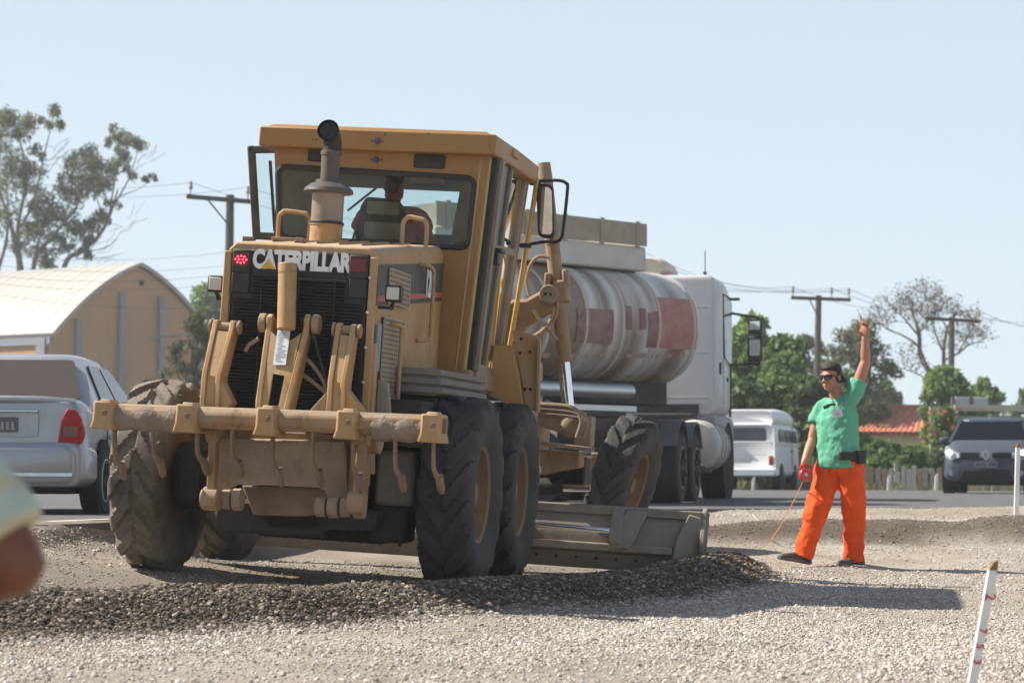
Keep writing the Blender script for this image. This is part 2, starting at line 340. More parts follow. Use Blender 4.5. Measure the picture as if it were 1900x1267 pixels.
def groundmat():
    m = bpy.data.materials.new('gravelly_earth'); m.use_nodes = True; t = m.node_tree; N = t.nodes; L = t.links; b = N['Principled BSDF']
    b.inputs['Roughness'].default_value = .95; b.inputs['Specular IOR Level'].default_value = .15
    g = N.new('ShaderNodeNewGeometry'); at_ = N.new('ShaderNodeAttribute'); at_.attribute_name = 'dark'; ag = N.new('ShaderNodeAttribute'); ag.attribute_name = 'verge'
    n1 = N.new('ShaderNodeTexNoise'); n1.inputs['Scale'].default_value = 1.1; n1.inputs['Detail'].default_value = 9; n1.inputs['Roughness'].default_value = .62; L.new(g.outputs['Position'], n1.inputs['Vector'])
    cr = N.new('ShaderNodeValToRGB'); cr.color_ramp.elements[0].position = .33; cr.color_ramp.elements[0].color = (.35,.29,.225,1); cr.color_ramp.elements[1].position = .68; cr.color_ramp.elements[1].color = (.53,.475,.415,1)
    L.new(n1.outputs['Fac'], cr.inputs[0])
    n2 = N.new('ShaderNodeTexNoise'); n2.inputs['Scale'].default_value = 75; n2.inputs['Detail'].default_value = 4; n2.inputs['Roughness'].default_value = .8; L.new(g.outputs['Position'], n2.inputs['Vector'])
    mr = N.new('ShaderNodeMapRange'); mr.inputs['From Min'].default_value = .3; mr.inputs['From Max'].default_value = .7; mr.inputs['To Min'].default_value = .62; mr.inputs['To Max'].default_value = 1.25; L.new(n2.outputs['Fac'], mr.inputs['Value'])
    mx = N.new('ShaderNodeMix'); mx.data_type = 'RGBA'; mx.blend_type = 'MULTIPLY'; mx.inputs['Factor'].default_value = 1; L.new(cr.outputs[0], mx.inputs['A']); L.new(mr.outputs[0], mx.inputs['B'])
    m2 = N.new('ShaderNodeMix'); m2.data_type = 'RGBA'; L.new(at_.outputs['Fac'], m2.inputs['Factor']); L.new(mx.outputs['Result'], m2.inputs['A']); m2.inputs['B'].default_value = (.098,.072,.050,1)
    m3 = N.new('ShaderNodeMix'); m3.data_type = 'RGBA'; L.new(ag.outputs['Fac'], m3.inputs['Factor']); L.new(m2.outputs['Result'], m3.inputs['A'])
    cg = N.new('ShaderNodeValToRGB'); cg.color_ramp.elements[0].position = .35; cg.color_ramp.elements[0].color = (.07,.085,.03,1); cg.color_ramp.elements[1].position = .65; cg.color_ramp.elements[1].color = (.22,.18,.10,1)
    n4 = N.new('ShaderNodeTexNoise'); n4.inputs['Scale'].default_value = .25; n4.inputs['Detail'].default_value = 8; L.new(g.outputs['Position'], n4.inputs['Vector']); L.new(n4.outputs['Fac'], cg.inputs[0]); L.new(cg.outputs[0], m3.inputs['B'])
    L.new(m3.outputs['Result'], b.inputs['Base Color'])
    bp = N.new('ShaderNodeBump'); bp.inputs['Strength'].default_value = .9; bp.inputs['Distance'].default_value = .02; L.new(n2.outputs['Fac'], bp.inputs['Height']); L.new(bp.outputs[0], b.inputs['Normal'])
    return m
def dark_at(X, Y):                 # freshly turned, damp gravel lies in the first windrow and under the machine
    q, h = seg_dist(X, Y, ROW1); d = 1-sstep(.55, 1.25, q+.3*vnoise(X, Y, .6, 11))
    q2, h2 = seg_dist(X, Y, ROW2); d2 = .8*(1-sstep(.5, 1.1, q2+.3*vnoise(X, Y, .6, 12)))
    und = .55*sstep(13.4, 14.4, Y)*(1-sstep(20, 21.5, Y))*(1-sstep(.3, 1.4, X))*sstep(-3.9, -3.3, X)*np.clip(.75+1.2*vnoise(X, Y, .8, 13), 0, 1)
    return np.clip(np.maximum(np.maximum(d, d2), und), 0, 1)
xs = np.concatenate([-np.geomspace(1500, 9, 26), np.arange(-8.8, -6, .2), np.arange(-6, 6.6, .045), np.arange(6.6, 12.1, .2), np.geomspace(13, 1500, 26)])
ys = np.concatenate([-np.geomspace(400, 3, 12), np.arange(-2, 8.5, .4), np.arange(8.5, 26, .05), np.arange(26, 30, .1), np.geomspace(31, 4000, 40)])
XX, YY = np.meshgrid(xs, ys, indexing='ij'); ZZ = ground_z(XX.ravel(), YY.ravel()).reshape(XX.shape)
nx, ny = XX.shape; co = np.stack([XX, YY, ZZ], -1).reshape(-1, 3)
ii, jj = np.meshgrid(np.arange(nx-1), np.arange(ny-1), indexing='ij'); a = (ii*ny+jj).ravel(); quads = np.stack([a, a+ny, a+ny+1, a+1], 1)
me = bpy.data.meshes.new('ground'); me.vertices.add(len(co)); me.vertices.foreach_set('co', co.ravel()); me.loops.add(quads.size); me.loops.foreach_set('vertex_index', quads.ravel().astype(np.int32))
me.polygons.add(len(quads)); me.polygons.foreach_set('loop_start', np.arange(0, quads.size, 4, dtype=np.int32)); me.polygons.foreach_set('loop_total', np.full(len(quads), 4, np.int32)); me.update(); me.validate()
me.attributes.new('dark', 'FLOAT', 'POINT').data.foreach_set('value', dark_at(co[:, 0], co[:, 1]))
verge = np.maximum(sstep(57, 60, co[:, 1]), sstep(14, 18, np.abs(co[:, 0]))*0)
me.attributes.new('verge', 'FLOAT', 'POINT').data.foreach_set('value', verge); me.shade_smooth(); me.materials.append(groundmat())
ground = link(me, 'ground'); tag(ground, 'gravelly earth of the roadside being graded, with windrows of loose stone', kind='structure')

# asphalt sheet with a gently ragged edge
asphalt = mat('asphalt', (.085,.086,.088), .85, var=.14, scale=1.5, dust=.25, dcol=(.17,.155,.135), bump=.2, bscale=120)
ex = np.concatenate([np.linspace(-60, -9, 12), np.arange(-8.5, 12, .1), np.linspace(13, 60, 14)]); ey = edge_y(ex)+.10*vnoise(ex, ex*0, .9, 21)+.05*vnoise(ex, ex*0, .25, 22)
def road_z(y): return .45+.10*float(sstep(31, 46, np.array(y)))
mb = MB(); vs_ = [V(x, y-.03, .40) for x, y in zip(ex, ey)]+[V(x, y, .45) for x, y in zip(ex, ey)]; n = len(ex); rows_ = [31, 33, 35, 37, 39, 41, 43, 45, 46]
for yy in rows_: vs_ += [V(x, max(yy, y+.05), road_z(yy)) for x, y in zip(ex, ey)]
vs_ += [V(x, 60.5+.4*math.sin(x*.3), .55) for x in ex]
mb.add(vs_, [(r*n+i, r*n+i+1, (r+1)*n+i+1, (r+1)*n+i) for r in range(len(rows_)+2) for i in range(n-1)])
road = mb.build('road', asphalt, fix=True); tag(road, kind='structure')
linem = mat('road_line_paint', (.62,.62,.58), .7, var=.15, dust=.35, dcol=(.3,.28,.25))
mb = MB()
lx = np.concatenate([np.linspace(-20, -9, 6), np.arange(-8.5, -1.4, .2)])
_e = np.array([(x, edge_y(np.array([x]))[0]) for x in lx]); _t = np.gradient(_e, axis=0); _t /= np.linalg.norm(_t, axis=1)[:, None]; _nn = np.stack([-_t[:, 1], _t[:, 0]], 1)
A1 = _e+_nn*.42; B1 = _e+_nn*.55
mb.add([V(p[0], p[1], .4545) for p in A1]+[V(p[0], p[1], .4545) for p in B1], [(i, i+1, len(lx)+i+1, len(lx)+i) for i in range(len(lx)-1)])
o = mb.build('road_marking', linem); tag(o, kind='structure')

# ---- loose stones
def stone_mesh(seed):
    r = np.random.default_rng(seed); bm = bmesh.new(); bmesh.ops.create_icosphere(bm, subdivisions=1, radius=.5)
    for v in bm.verts: v.co *= float(r.uniform(.72, 1.18)); v.co.z *= .68; v.co.x *= 1.15
    m = bpy.data.meshes.new('stone_shape'); bm.to_mesh(m); bm.free(); return m
def stonemat():
    m = bpy.data.materials.new('crushed_stone'); m.use_nodes = True; t = m.node_tree; N = t.nodes; L = t.links; b = N['Principled BSDF']; b.inputs['Roughness'].default_value = .85; b.inputs['Specular IOR Level'].default_value = .25
    a = N.new('ShaderNodeAttribute'); a.attribute_type = 'INSTANCER'; a.attribute_name = 'tint'; oi = N.new('ShaderNodeObjectInfo')
    c1 = N.new('ShaderNodeValToRGB'); e = c1.color_ramp.elements; e[0].position = 0; e[0].color = (.25,.21,.17,1); e[1].position = 1; e[1].color = (.63,.58,.53,1)
    k = c1.color_ramp.elements.new(.5); k.color = (.46,.405,.35,1); L.new(oi.outputs['Random'], c1.inputs[0])
    c2 = N.new('ShaderNodeValToRGB'); e = c2.color_ramp.elements; e[0].position = 0; e[0].color = (.042,.032,.024,1); e[1].position = 1; e[1].color = (.40,.34,.28,1)
    k = c2.color_ramp.elements.new(.55); k.color = (.098,.073,.055,1); k = c2.color_ramp.elements.new(.88); k.color = (.21,.165,.125,1); L.new(oi.outputs['Random'], c2.inputs[0])
    mx = N.new('ShaderNodeMix'); mx.data_type = 'RGBA'; L.new(a.outputs['Fac'], mx.inputs['Factor']); L.new(c1.outputs[0], mx.inputs['A']); L.new(c2.outputs[0], mx.inputs['B']); L.new(mx.outputs['Result'], b.inputs['Base Color']); return m
STONE = stonemat(); stone_objs = bpy.data.collections.new('stone_shapes')
for k in range(4):
    sm = stone_mesh(30+k); sm.materials.append(STONE); so = bpy.data.objects.new('stone_shape', sm); stone_objs.objects.link(so)
def scatter(name, X, Y, size, tint, label):
    Z = ground_z(X, Y)+size*.16
    me = bpy.data.meshes.new(name); n = len(X); me.vertices.add(n); me.vertices.foreach_set('co', np.stack([X, Y, Z], 1).ravel())
    me.attributes.new('size', 'FLOAT', 'POINT').data.foreach_set('value', size); me.attributes.new('tint', 'FLOAT', 'POINT').data.foreach_set('value', tint)
    rot = rng.uniform(-1, 1, (n, 3))*np.array([.6, .6, 3.14]); me.attributes.new('rot', 'FLOAT_VECTOR', 'POINT').data.foreach_set('vector', rot.ravel().astype(np.float32))
    o = bpy.data.objects.new(name, me); COL.objects.link(o); tag(o, label, kind='stuff')
    ng = bpy.data.node_groups.new(name, 'GeometryNodeTree'); ng.interface.new_socket('Geometry', in_out='INPUT', socket_type='NodeSocketGeometry'); ng.interface.new_socket('Geometry', in_out='OUTPUT', socket_type='NodeSocketGeometry')
    N = ng.nodes; L = ng.links; gi = N.new('NodeGroupInput'); go = N.new('NodeGroupOutput'); mp = N.new('GeometryNodeMeshToPoints'); ip = N.new('GeometryNodeInstanceOnPoints'); ci = N.new('GeometryNodeCollectionInfo')
    ci.inputs['Collection'].default_value = stone_objs; ci.inputs['Separate Children'].default_value = True; ci.inputs['Reset Children'].default_value = True; ip.inputs['Pick Instance'].default_value = True
    def att(nm, ty):
        q = N.new('GeometryNodeInputNamedAttribute'); q.data_type = ty; q.inputs['Name'].default_value = nm; return q.outputs['Attribute']
    L.new(gi.outputs[0], mp.inputs['Mesh']); L.new(mp.outputs[0], ip.inputs['Points']); L.new(ci.outputs[0], ip.inputs['Instance']); L.new(att('size', 'FLOAT'), ip.inputs['Scale'])
    eu = N.new('FunctionNodeEulerToRotation'); L.new(att('rot', 'FLOAT_VECTOR'), eu.inputs[0]); L.new(eu.outputs[0], ip.inputs['Rotation']); L.new(ip.outputs[0], go.inputs[0])
    o.modifiers.new('scatter', 'NODES').node_group = ng; return o
def cloud(x0, x1, y0, y1, dens):
    n = int((x1-x0)*(y1-y0)*dens); X = rng.uniform(x0, x1, n); Y = rng.uniform(y0, y1, n); return X, Y
# stones of the windrow
X, Y = cloud(-5.5, 2.6, 9.8, 20, 4600); q, h = seg_dist(X, Y, ROW1); keep = rng.random(len(X)) < (1-sstep(.75, 1.25, q+.25*vnoise(X, Y, .3, 31)))*.95; X, Y = X[keep], Y[keep]
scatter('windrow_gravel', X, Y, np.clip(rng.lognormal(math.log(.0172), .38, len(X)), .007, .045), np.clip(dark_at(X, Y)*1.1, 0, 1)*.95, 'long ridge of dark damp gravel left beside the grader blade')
# pale loose stones over the foreground
X, Y = cloud(-3.6, 5, 9.3, 15, 7800); Xb, Yb = cloud(-4, 6.2, 15, 20, 3600); Xc, Yc = cloud(.8, 7.5, 20, 28.4, 1700); Xd, Yd = cloud(-5, -2.6, 13, 19, 2200); Xe, Ye = cloud(-4.5, 5.5, 5.5, 9.3, 2400)
X = np.concatenate([X, Xb, Xc, Xd, Xe]); Y = np.concatenate([Y, Yb, Yc, Yd, Ye])
q, h = seg_dist(X, Y, ROW1); q2, h2 = seg_dist(X, Y, ROW2); track = .27+1.0*vnoise((X*.8-Y*.35), (X*.35+Y*.8)*.22, .55, 41)+.5*vnoise(X, Y, .35, 42)+.5*vnoise(X, Y, 1.5, 43); right = sstep(-1, 3, X)*.25
under = sstep(14.2, 14.9, Y+.0*X)*(1-sstep(20, 21, Y))*(1-sstep(.6, 1.4, X))     # graded earth beneath the machine keeps few stones
pr = np.clip((track+right+(q2 < 1)*.9)*(1-.75*under), .16, 1)*(q > .9)*((Y-edge_y(X)) < -.05); lft = (X < -2.2)*(Y > 12.8); q4, h4 = seg_dist(X, Y, ROW4); pr = np.where(lft, np.clip(.9*(1-sstep(.8, 1.9, q4)), .12, 1)*((Y-edge_y(X)) < -.05), pr)
keep = rng.random(len(X)) < pr; X, Y = X[keep], Y[keep]
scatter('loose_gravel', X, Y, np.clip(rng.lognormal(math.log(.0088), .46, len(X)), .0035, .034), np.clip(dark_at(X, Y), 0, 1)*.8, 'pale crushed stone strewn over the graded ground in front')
# ================================================================== the grader
gr = empty('motor_grader', GP, 'big dusty yellow motor grader seen from behind with a rear ripper', 'grader')
YC = 1.25          # rear wall of the cab
YG = -.86          # grille at the very back of the engine hood
YB = -1.30         # axis of the ripper beam
def gp(name, mb, m, parent=gr, bevel=.008, smooth=35): return mb.build(name, m, parent, smooth, bevel)

# ---- wheels
def tyre_mesh(Rt=.64, W=.36, lug=.034, N=15, nth=300):
    prof = [(-.125,.315),(-.15,.36),(-.178,.44),(-.182,.50),(-.172,.56),(-.155,.585)]
    prof += [(-.155+.31*k/22, .596+.012*(1-(2*k/22-1)**2)) for k in range(1, 22)] + [(-a, b) for a, b in prof[::-1]]
    s = W/.36; vs = []; n = len(prof)
    for i in range(nth):
        th = 2*math.pi*i/nth
        for (w, r) in prof:
            t = w/.172; at_ = min(abs(t), 1.05); ph = (th*N/(2*math.pi)+.95*at_+(.5 if t > 0 else 0)) % 1
            h = lug if (ph < .52 and at_ > .06 and r > .555) else 0
            if at_ <= .06: h = lug*.3
            rr = r+h*(1 if r > .58 else .75); rr *= Rt/.64
            vs.append((w*s*(1.02 if h and r < .59 else 1), rr*math.cos(th), rr*math.sin(th)))
    fs = [(i*n+k, ((i+1) % nth)*n+k, ((i+1) % nth)*n+k+1, i*n+k+1) for i in range(nth) for k in range(n-1)]
    m = MB(); m.add(vs, fs); return m.mesh('tyre', 40)
TY = tyre_mesh(); TY.materials.append(rubber); TYD = TY.copy(); TYD.materials.clear(); TYD.materials.append(rubberd)
def rim_mesh():
    p = [(.0,.10),(.07,.10),(.075,.06),(.12,.055),(.16,.02),(.25,-.02),(.285,.05),(.30,.12),(.322,.135),(.325,.115),(.30,.10),(.295,-.12),(.325,-.13),(.28,-.12),(.0,-.10)]
    m = MB(); m.lathe(p, (0,0,0), (1,0,0), 40)
    for k in range(10):
        a = 2*math.pi*k/10; m.cyl((.03,.2*math.cos(a),.2*math.sin(a)), (.055,.2*math.cos(a),.2*math.sin(a)), .016, n=6)
    return m.mesh('wheel', 35)
RIM = rim_mesh(); RIM.materials.append(mat('dirty_rim', (.25,.14,.05), .75, dust=.75, dcol=(.17,.125,.085), var=.2))
HW = 1.035
def wheel(x, y, z, flip=False, ty=TY, rot=None, spin=0):
    w = link(RIM, 'wheel', gr); w.location = (x, y, z); w.rotation_euler = rot if rot else (spin, 0, math.pi if flip else 0)
    t = link(ty, 'tyre', w); return w
wheel(-HW, 0, .64, True, TYD, spin=.3); wheel(HW, 0, .64, False, TY)
wheel(-HW, 1.52, .64, True, TYD, spin=.1); wheel(HW, 1.52, .64, False, TY, spin=.7)
# front wheels: leant and steered a little, on the articulated front frame
FW = Gx(1168, 872, 1.27)
wheel(1.27, 6.55, .66, False, TY, rot=(0, R(13), R(-7)), spin=.4); wheel(-.72, 6.7, .66, True, TYD, rot=(0, R(13), math.pi-R(7)), spin=.2)

# ---- tandem cases, belly, frame
for s in (-1, 1):
    m = MB(); m.box((s*.76, .76, .66), (.17, 2.1, .36)); m.cyl((s*.66, 0, .64), (s*.9, 0, .64), .24); m.cyl((s*.66, 1.52, .64), (s*.9, 1.52, .64), .24)
    gp('tandem_case', m, darkm, bevel=.03)
m = MB(); m.box((0, .76, .72), (1.3, .5, .4)); m.cyl((-.7, .76, .66), (.7, .76, .66), .2); m.box((0, .1, .62), (.62, 1.3, .5)); m.box((-.1, -.35, .42), (.75, .5, .22)); m.box((.05,.5,.36),(.9,.7,.2))
gp('belly', m, darkm, bevel=.03)
m = MB(); m.box((.66, -.2, .72), (.26, .35, .36)); gp('battery_box', m, greym, bevel=.03)
m = MB(); m.box((.64, -.22, .42), (.24, .3, .24)); gp('tool_box', m, darkm, bevel=.03)
m = MB(); m.box((0, .3, 1.02), (.86, 2.3, .36)); m.box((0, 2.2, 1.05), (.8, 1.7, .3)); gp('rear_frame', m, darkm, bevel=.02)

# ---- engine hood
gtl, gtr, gbr, gbl = G(425,457,YG), G(697,472,YG), G(683,752,YG), G(407,742,YG)
hfl, hfr = G(468,441,YC-.05), G(806,464,YC-.05)        # where the hood meets the cab
hw0, hw1 = gtl.x, gtr.x; zt0 = (gtl.z+gtr.z)/2+.035; zt1 = zt0+.20; zb = .98
sec = []
for (y, zt, k) in ((YG, zt0, 0), (YG+.1, zt0+.012, 0), (.2, zt0+.11, 0), (YC-.02, zt1, 0)):
    c = (hw0+hw1)/2; w = (hw1-hw0)/2
    sec.append([V(c-w, y, zb), V(c+w, y, zb), V(c+w, y, zt-.045), V(c+w-.05, y, zt), V(c-w+.05, y, zt), V(c-w, y, zt-.045)])
m = MB(); m.loft(sec); hood = gp('engine_hood', m, yellow, bevel=.012)
HC, HHW = (hw0+hw1)/2, (hw1-hw0)/2
# hood top panel joints and hinge
m = MB()
for k in range(5):
    x = HC-.30+k*.15; m.bar((x, YG+.35, zt0+.045), (x, .9, zt0+.178), .006, .012)
m.box((HC-.22, YG+.42, zt0+.065), (.2, .05, .02)); m.box((HC-.12, YG+.4, zt0+.06), (.05, .09, .03)); gp('hood_hinge', m, yellowd, bevel=.003)
# dark grille with louvres
m = MB(); m.box((HC, YG+.005, (zt0+zb)/2-.03), (2*HHW-.06, .03, zt0-zb-.02)); gfr = gp('grille', m, grilleb, bevel=.02)
m = MB(); nl = 46
for k in range(nl):
    z = zb+.02+(zt0-.24-zb)*k/(nl-1)
    m.box((HC, YG-.016, z), (2*HHW-.12 if k < nl-7 else .60, .028, .006), (R(32), 0, 0))
o = m.build('louvre_slats', grilleb, gfr, 35); o['kind'] = 'stuff'
m = MB()
for x in (-.24, 0, .24): m.box((HC+x, YG-.03, (zt0+zb)/2-.1), (.008, .012, zt0-zb-.26))
m.build('louvre_bar', grilleb, gfr)
# tail lights
for s, on in ((-1, True), (1, False)):
    x = HC+s*(HHW-.098); m = MB(); m.box((x, YG-.02, zt0-.125), (.125, .03, .15)); b = gp('tail_light', m, blackp, bevel=.01)
    m = MB(); m.box((x, YG-.038, zt0-.115), (.10, .012, .085)); m.build('lens', mat('red_lens_dark', (.13,.010,.016), .3), b)
    if on:
        m = MB()
        for (dx, dz) in [(-.036,0),(-.022,.018),(0,.022),(.022,.018),(.036,0),(.022,-.018),(0,-.022),(-.022,-.018),(.012,0),(-.012,0)]: m.ball((x+dx, YG-.046, zt0-.115+dz), .0065, 6, 4)
        m.build('lit_led', emit('lit_red', (1, .05, .08), 3.0), b)
    m = MB(); m.box((x, YG-.02, zt0-.26), (.12, .025, .13)); gp('tail_light_bracket', m, blackp, bevel=.01)
# lettering on the black band
lt = text_mesh('CATERPILLAR', .160, .004, .685, .0085, .95); lt.materials.append(mat('white_print', (.72,.72,.72), .5, var=.04))
o = link(lt, 'lettering', gr); a = G(558, 482, YG); o.location = (a.x+.012, YG-.022, a.z-.062); o.rotation_euler = (R(90), 0, 0)
m = MB(); a = G(500, 491, YG); m.prism([V(a.x-.048, YG-.030, a.z-.028), V(a.x+.048, YG-.030, a.z-.028), V(a.x, YG-.030, a.z+.034)], (0, .006, 0)); gp('yellow_triangle', m, mat('print_yellow', (.62,.36,.03), .5), bevel=0)
# edge posts of the hood
for s in (-1, 1):
    m = MB(); x = HC+s*HHW; m.bar((x, YG-.01, zb-.28), (x-s*.004, YG-.01, zt0-.06), .035, .05, (1,0,0)); gp('hood_edge_post', m, yellow, bevel=.008)
m = MB(); m.box((HC+HHW+.03, YG+.02, 1.12), (.03, .06, .9)); gp('corner_post', m, yellow, bevel=.006)
for k in range(5):
    m = MB(); m.ball((HC+HHW-.02, YG-.035, zb+.12+k*.22), (.011, .008, .011), 8, 5); gp('bolt', m, alum, bevel=0)

# ---- right side of the hood: dark band, red stripe, side grilles, loops
XS = HC+HHW
m = MB(); m.prism([V(XS+.004, YG+.06, zt0-.10), V(XS+.004, YC-.06, zt1-.13), V(XS+.004, YC-.06, zt1-.40), V(XS+.004, YG+.06, zt0-.36)], (.006,0,0)); gp('side_band', m, mat('band_grey', (.032,.032,.034), .5, dust=.3, dcol=(.13,.11,.09)), bevel=0)
m = MB(); m.prism([V(XS+.006, YG+.06, zt0-.30), V(XS+.006, YC-.06, zt1-.335), V(XS+.006, YC-.06, zt1-.37), V(XS+.006, YG+.06, zt0-.335)], (.008,0,0)); gp('red_stripe', m, mat('stripe_red', (.42,.05,.03), .5, dust=.2), bevel=0)
for (y0, y1, z0, z1) in ((-.52, .08, zt0-.32, zt0-.10), (-.60, -.02, zb+.10, zt0-.42)):
    m = MB(); m.box((XS+.012, (y0+y1)/2, (z0+z1)/2), (.012, y1-y0, z1-z0)); p = gp('side_grille', m, mat('grille_back', (.10,.085,.07), .7), bevel=.003)
    m = MB(); nn = 11
    for k in range(nn+1): m.box((XS+.022, y0+(y1-y0)*k/nn, (z0+z1)/2), (.008, .014, z1-z0))
    kk = int((z1-z0)/.03)
    for k in range(kk+1): m.box((XS+.0225, (y0+y1)/2, z0+(z1-z0)*k/kk), (.008, y1-y0, .009))
    o = m.build('mesh_bars', mat('mesh_tan', (.34,.29,.22), .7, dust=.4), p); o['kind'] = 'stuff'
t = text_mesh('12H', .26, .003, .62, .006, .95); t.materials.append(mat('white_print', (.8,.8,.8), .5)); o = link(t, 'lettering', gr); o.location = (XS+.02, .72, zt1-.40); o.rotation_euler = (R(90), 0, R(90))
def loop(pts, r, name, mt=yellow, parent=gr, n=8): m = MB(); m.tube(pts, r, n); return gp(name, m, mt, parent, bevel=0)
loop(bez([V(XS+.01, .42, zt1-.20), V(XS+.06, .43, zt1-.20), V(XS+.07, .55, zt1-.22), V(XS+.07, .60, zt1-.28), V(XS+.07, .60, zt1-.62), V(XS+.07, .56, zt1-.70), V(XS+.01, .46, zt1-.72)], 6), .014, 'grab_loop')
loop(bez([V(XS+.01, -.45, zt0-.46), V(XS+.07, -.44, zt0-.46), V(XS+.08, -.36, zt0-.47), V(XS+.08, -.34, zt0-.55), V(XS+.08, -.34, zb+.05), V(XS+.03, -.34, zb-.02)], 6), .013, 'grab_loop')
m = MB(); m.prism([V(XS+.03, YG+.06, 1.70), V(XS+.03, YG+.16, 1.70), V(XS+.03, YG+.16, 1.40), V(XS+.03, YG+.06, 1.40)], (.003,0,0)); gp('blue_sticker', m, mat('sticker_blue', (.10,.22,.36), .5, dust=.2), bevel=0)
# work lights
for (px, py, s) in ((402,527,-1), (731,545,1)):
    a = G(px, py, YG+.05); m = MB(); m.box((a.x, a.y, a.z), (.105, .07, .105)); w = gp('work_light', m, blackp, bevel=.012)
    m = MB(); m.box((a.x, a.y-.036, a.z), (.082, .012, .08)); m.build('lens', mat('lamp_glass', (.5,.48,.44), .1, dust=.35, coat=.5), w, bevel=.006)
    m = MB(); m.cyl(a+V(0,.0,-.05), a+V(-s*.02,.02,-.10), .012); m.bar(a+V(0,.02,-.09), a+V(-s*.1,.02,-.09), .03, .02); m.build('bracket', blackp, w)
# hood grab rails
for (x0, x1, yy) in ((515, 572, .55), (746, 790, .35)):
    a, b = G(x0, 447, yy), G(x1, 455, yy); z = zt0+.055+.11*(yy+.4)/1.0+.03; h = .15
    m = MB(); m.tube(bez([V(a.x,yy,z-.05), V(a.x,yy,z+h-.05), V(a.x+.02,yy,z+h-.012), V(a.x+.05,yy,z+h), V(b.x-.05,yy,z+h-.01), V(b.x-.02,yy,z+h-.02), V(b.x,yy,z+h-.06), V(b.x,yy,z-.06)], 5), .016, 8); gp('hood_rail', m, yellow, bevel=0)

# ---- exhaust and pre-cleaner
yE = .3; e0 = G(604, 447, yE); s_ = 1/(FPX/16.2); o_ = V(e0.x, yE, e0.z)
def ez(py): return (447-py)*s_
ex_ = empty('exhaust_stack'); ex_.parent = gr
m = MB(); m.lathe([(.112,-.12),(.112,ez(419)),(.118,ez(419)),(.118,ez(414)),(.0,ez(414))], o_, (0,0,1), 28); m.build('stack_base', yellow, ex_)
m = MB(); m.lathe([(.113,ez(419)),(.120,ez(416)),(.120,ez(413)),(.113,ez(411))], o_, (0,0,1), 28); m.build('clamp_band', blackp, ex_)
m = MB(); m.lathe([(.110,ez(414)),(.110,ez(357)),(.0,ez(357))], o_, (0,0,1), 28); m.build('precleaner_bowl', mat('smoked_brown', (.17,.115,.075), .35, dust=.3, coat=.4), ex_)
m = MB(); m.lathe([(.165,ez(355)-.012),(.172,ez(356)),(.165,ez(350)),(.12,ez(341)),(.095,ez(339)),(.092,ez(334)),(.06,ez(333)),(.0,ez(333))], o_, (0,0,1), 30); m.build('rain_cap', mat('cap_grey', (.05,.046,.047), .5, dust=.2, dcol=(.2,.17,.15)), ex_)
pm = mat('rusty_pipe', (.085,.062,.058), .6, dust=.3, dcol=(.17,.13,.11))
m = MB(); m.lathe([(.062,ez(336)),(.064,ez(288)),(.070,ez(287)),(.070,ez(280)),(.064,ez(279))], o_, (0,0,1), 22); m.build('exhaust_pipe', pm, ex_)
m = MB(); P = bez([o_+V(.004,0,ez(284)), o_+V(.006,.0,ez(268)), o_+V(.004,-.03,ez(254)), o_+V(.0,-.075,ez(247)), o_+V(0,-.12,ez(244))], 5)
m.tube(P, [.064]*(len(P)-6)+[.066,.068,.07,.072,.074,.076], 20, caps=False); m.tube(P[::-1], [.070]*6+[.058]*(len(P)-6), 20, caps=False); m.cyl(P[-3], P[-5], .062); m.build('exhaust_elbow', mat('sooty_pipe', (.014,.012,.012), .6, dust=.1, dcol=(.06,.05,.045)), ex_)

# ---- cab: rear wall is an outline with a window opening; sides taper inwards to the floor
def cabpt(px, py, y=YC): return G(px, py, y)
ctl, ctr, cbr, cbl = cabpt(508,262), cabpt(907,288), cabpt(858,690), cabpt(522,690)
wtl, wtr, wbr, wbl = cabpt(515,309), cabpt(881,331), cabpt(868,461), cabpt(519,440)
cab = empty('cab'); cab.parent = gr
def ringpanel(outer, inner, th, mb):   # outer quad, inner rounded loop -> bridged frame of thickness th along +y
    inn = rquad(inner, .07, 6); n = len(inn); o4 = [Vector(p) for p in outer]
    # spread points on the outer border matched by direction
    cen = sum(inn, Vector())/n; out = []
    for p in inn:
        d = p-cen; best = None
        for i in range(4):
            a, b = o4[i], o4[(i+1) % 4]; e = b-a; den = d.x*e.z-d.z*e.x
            if abs(den) < 1e-9: continue
            t = ((a.x-cen.x)*e.z-(a.z-cen.z)*e.x)/den; u = ((a.x-cen.x)*d.z-(a.z-cen.z)*d.x)/den
            if t > 0 and -1e-6 <= u <= 1+1e-6 and (best is None or t < best): best = t
        out.append(cen+d*best)
    for c4 in o4:                       # snap the nearest one to each true corner
        k = min(range(n), key=lambda i: (out[i]-c4).length); out[k] = c4.copy()
    t = V(0, th, 0); vs = out+inn+[p+t for p in out]+[p+t for p in inn]; fs = []
    for i in range(n):
        j = (i+1) % n; fs += [(i, j, n+j, n+i), (2*n+i, 3*n+i, 3*n+j, 2*n+j), (n+i, n+j, 3*n+j, 3*n+i), (i, 2*n+i, 2*n+j, j)]
    mb.add(vs, fs)
CABD = 1.62        # length of the cab
m = MB(); ringpanel([ctl, ctr, cbr, cbl], [wtl, wtr, wbr, wbl], .05, m); m.build('rear_wall', cabyellow, cab, bevel=.006)
m = MB(); inn = rquad([wtl, wtr, wbr, wbl], .07, 6); m.tube([p+V(0,-.008,0) for p in inn], .020, 8, closed=True); m.build('window_seal', blackp, cab)
m = MB(); m.add([p+V(0,.015,0) for p in inn], [tuple(range(len(inn)))]); m.build('rear_window', glass('cab_glass', (.80,.90,.90), .03, .045, (.42,.33,.20)), cab, fix=False)
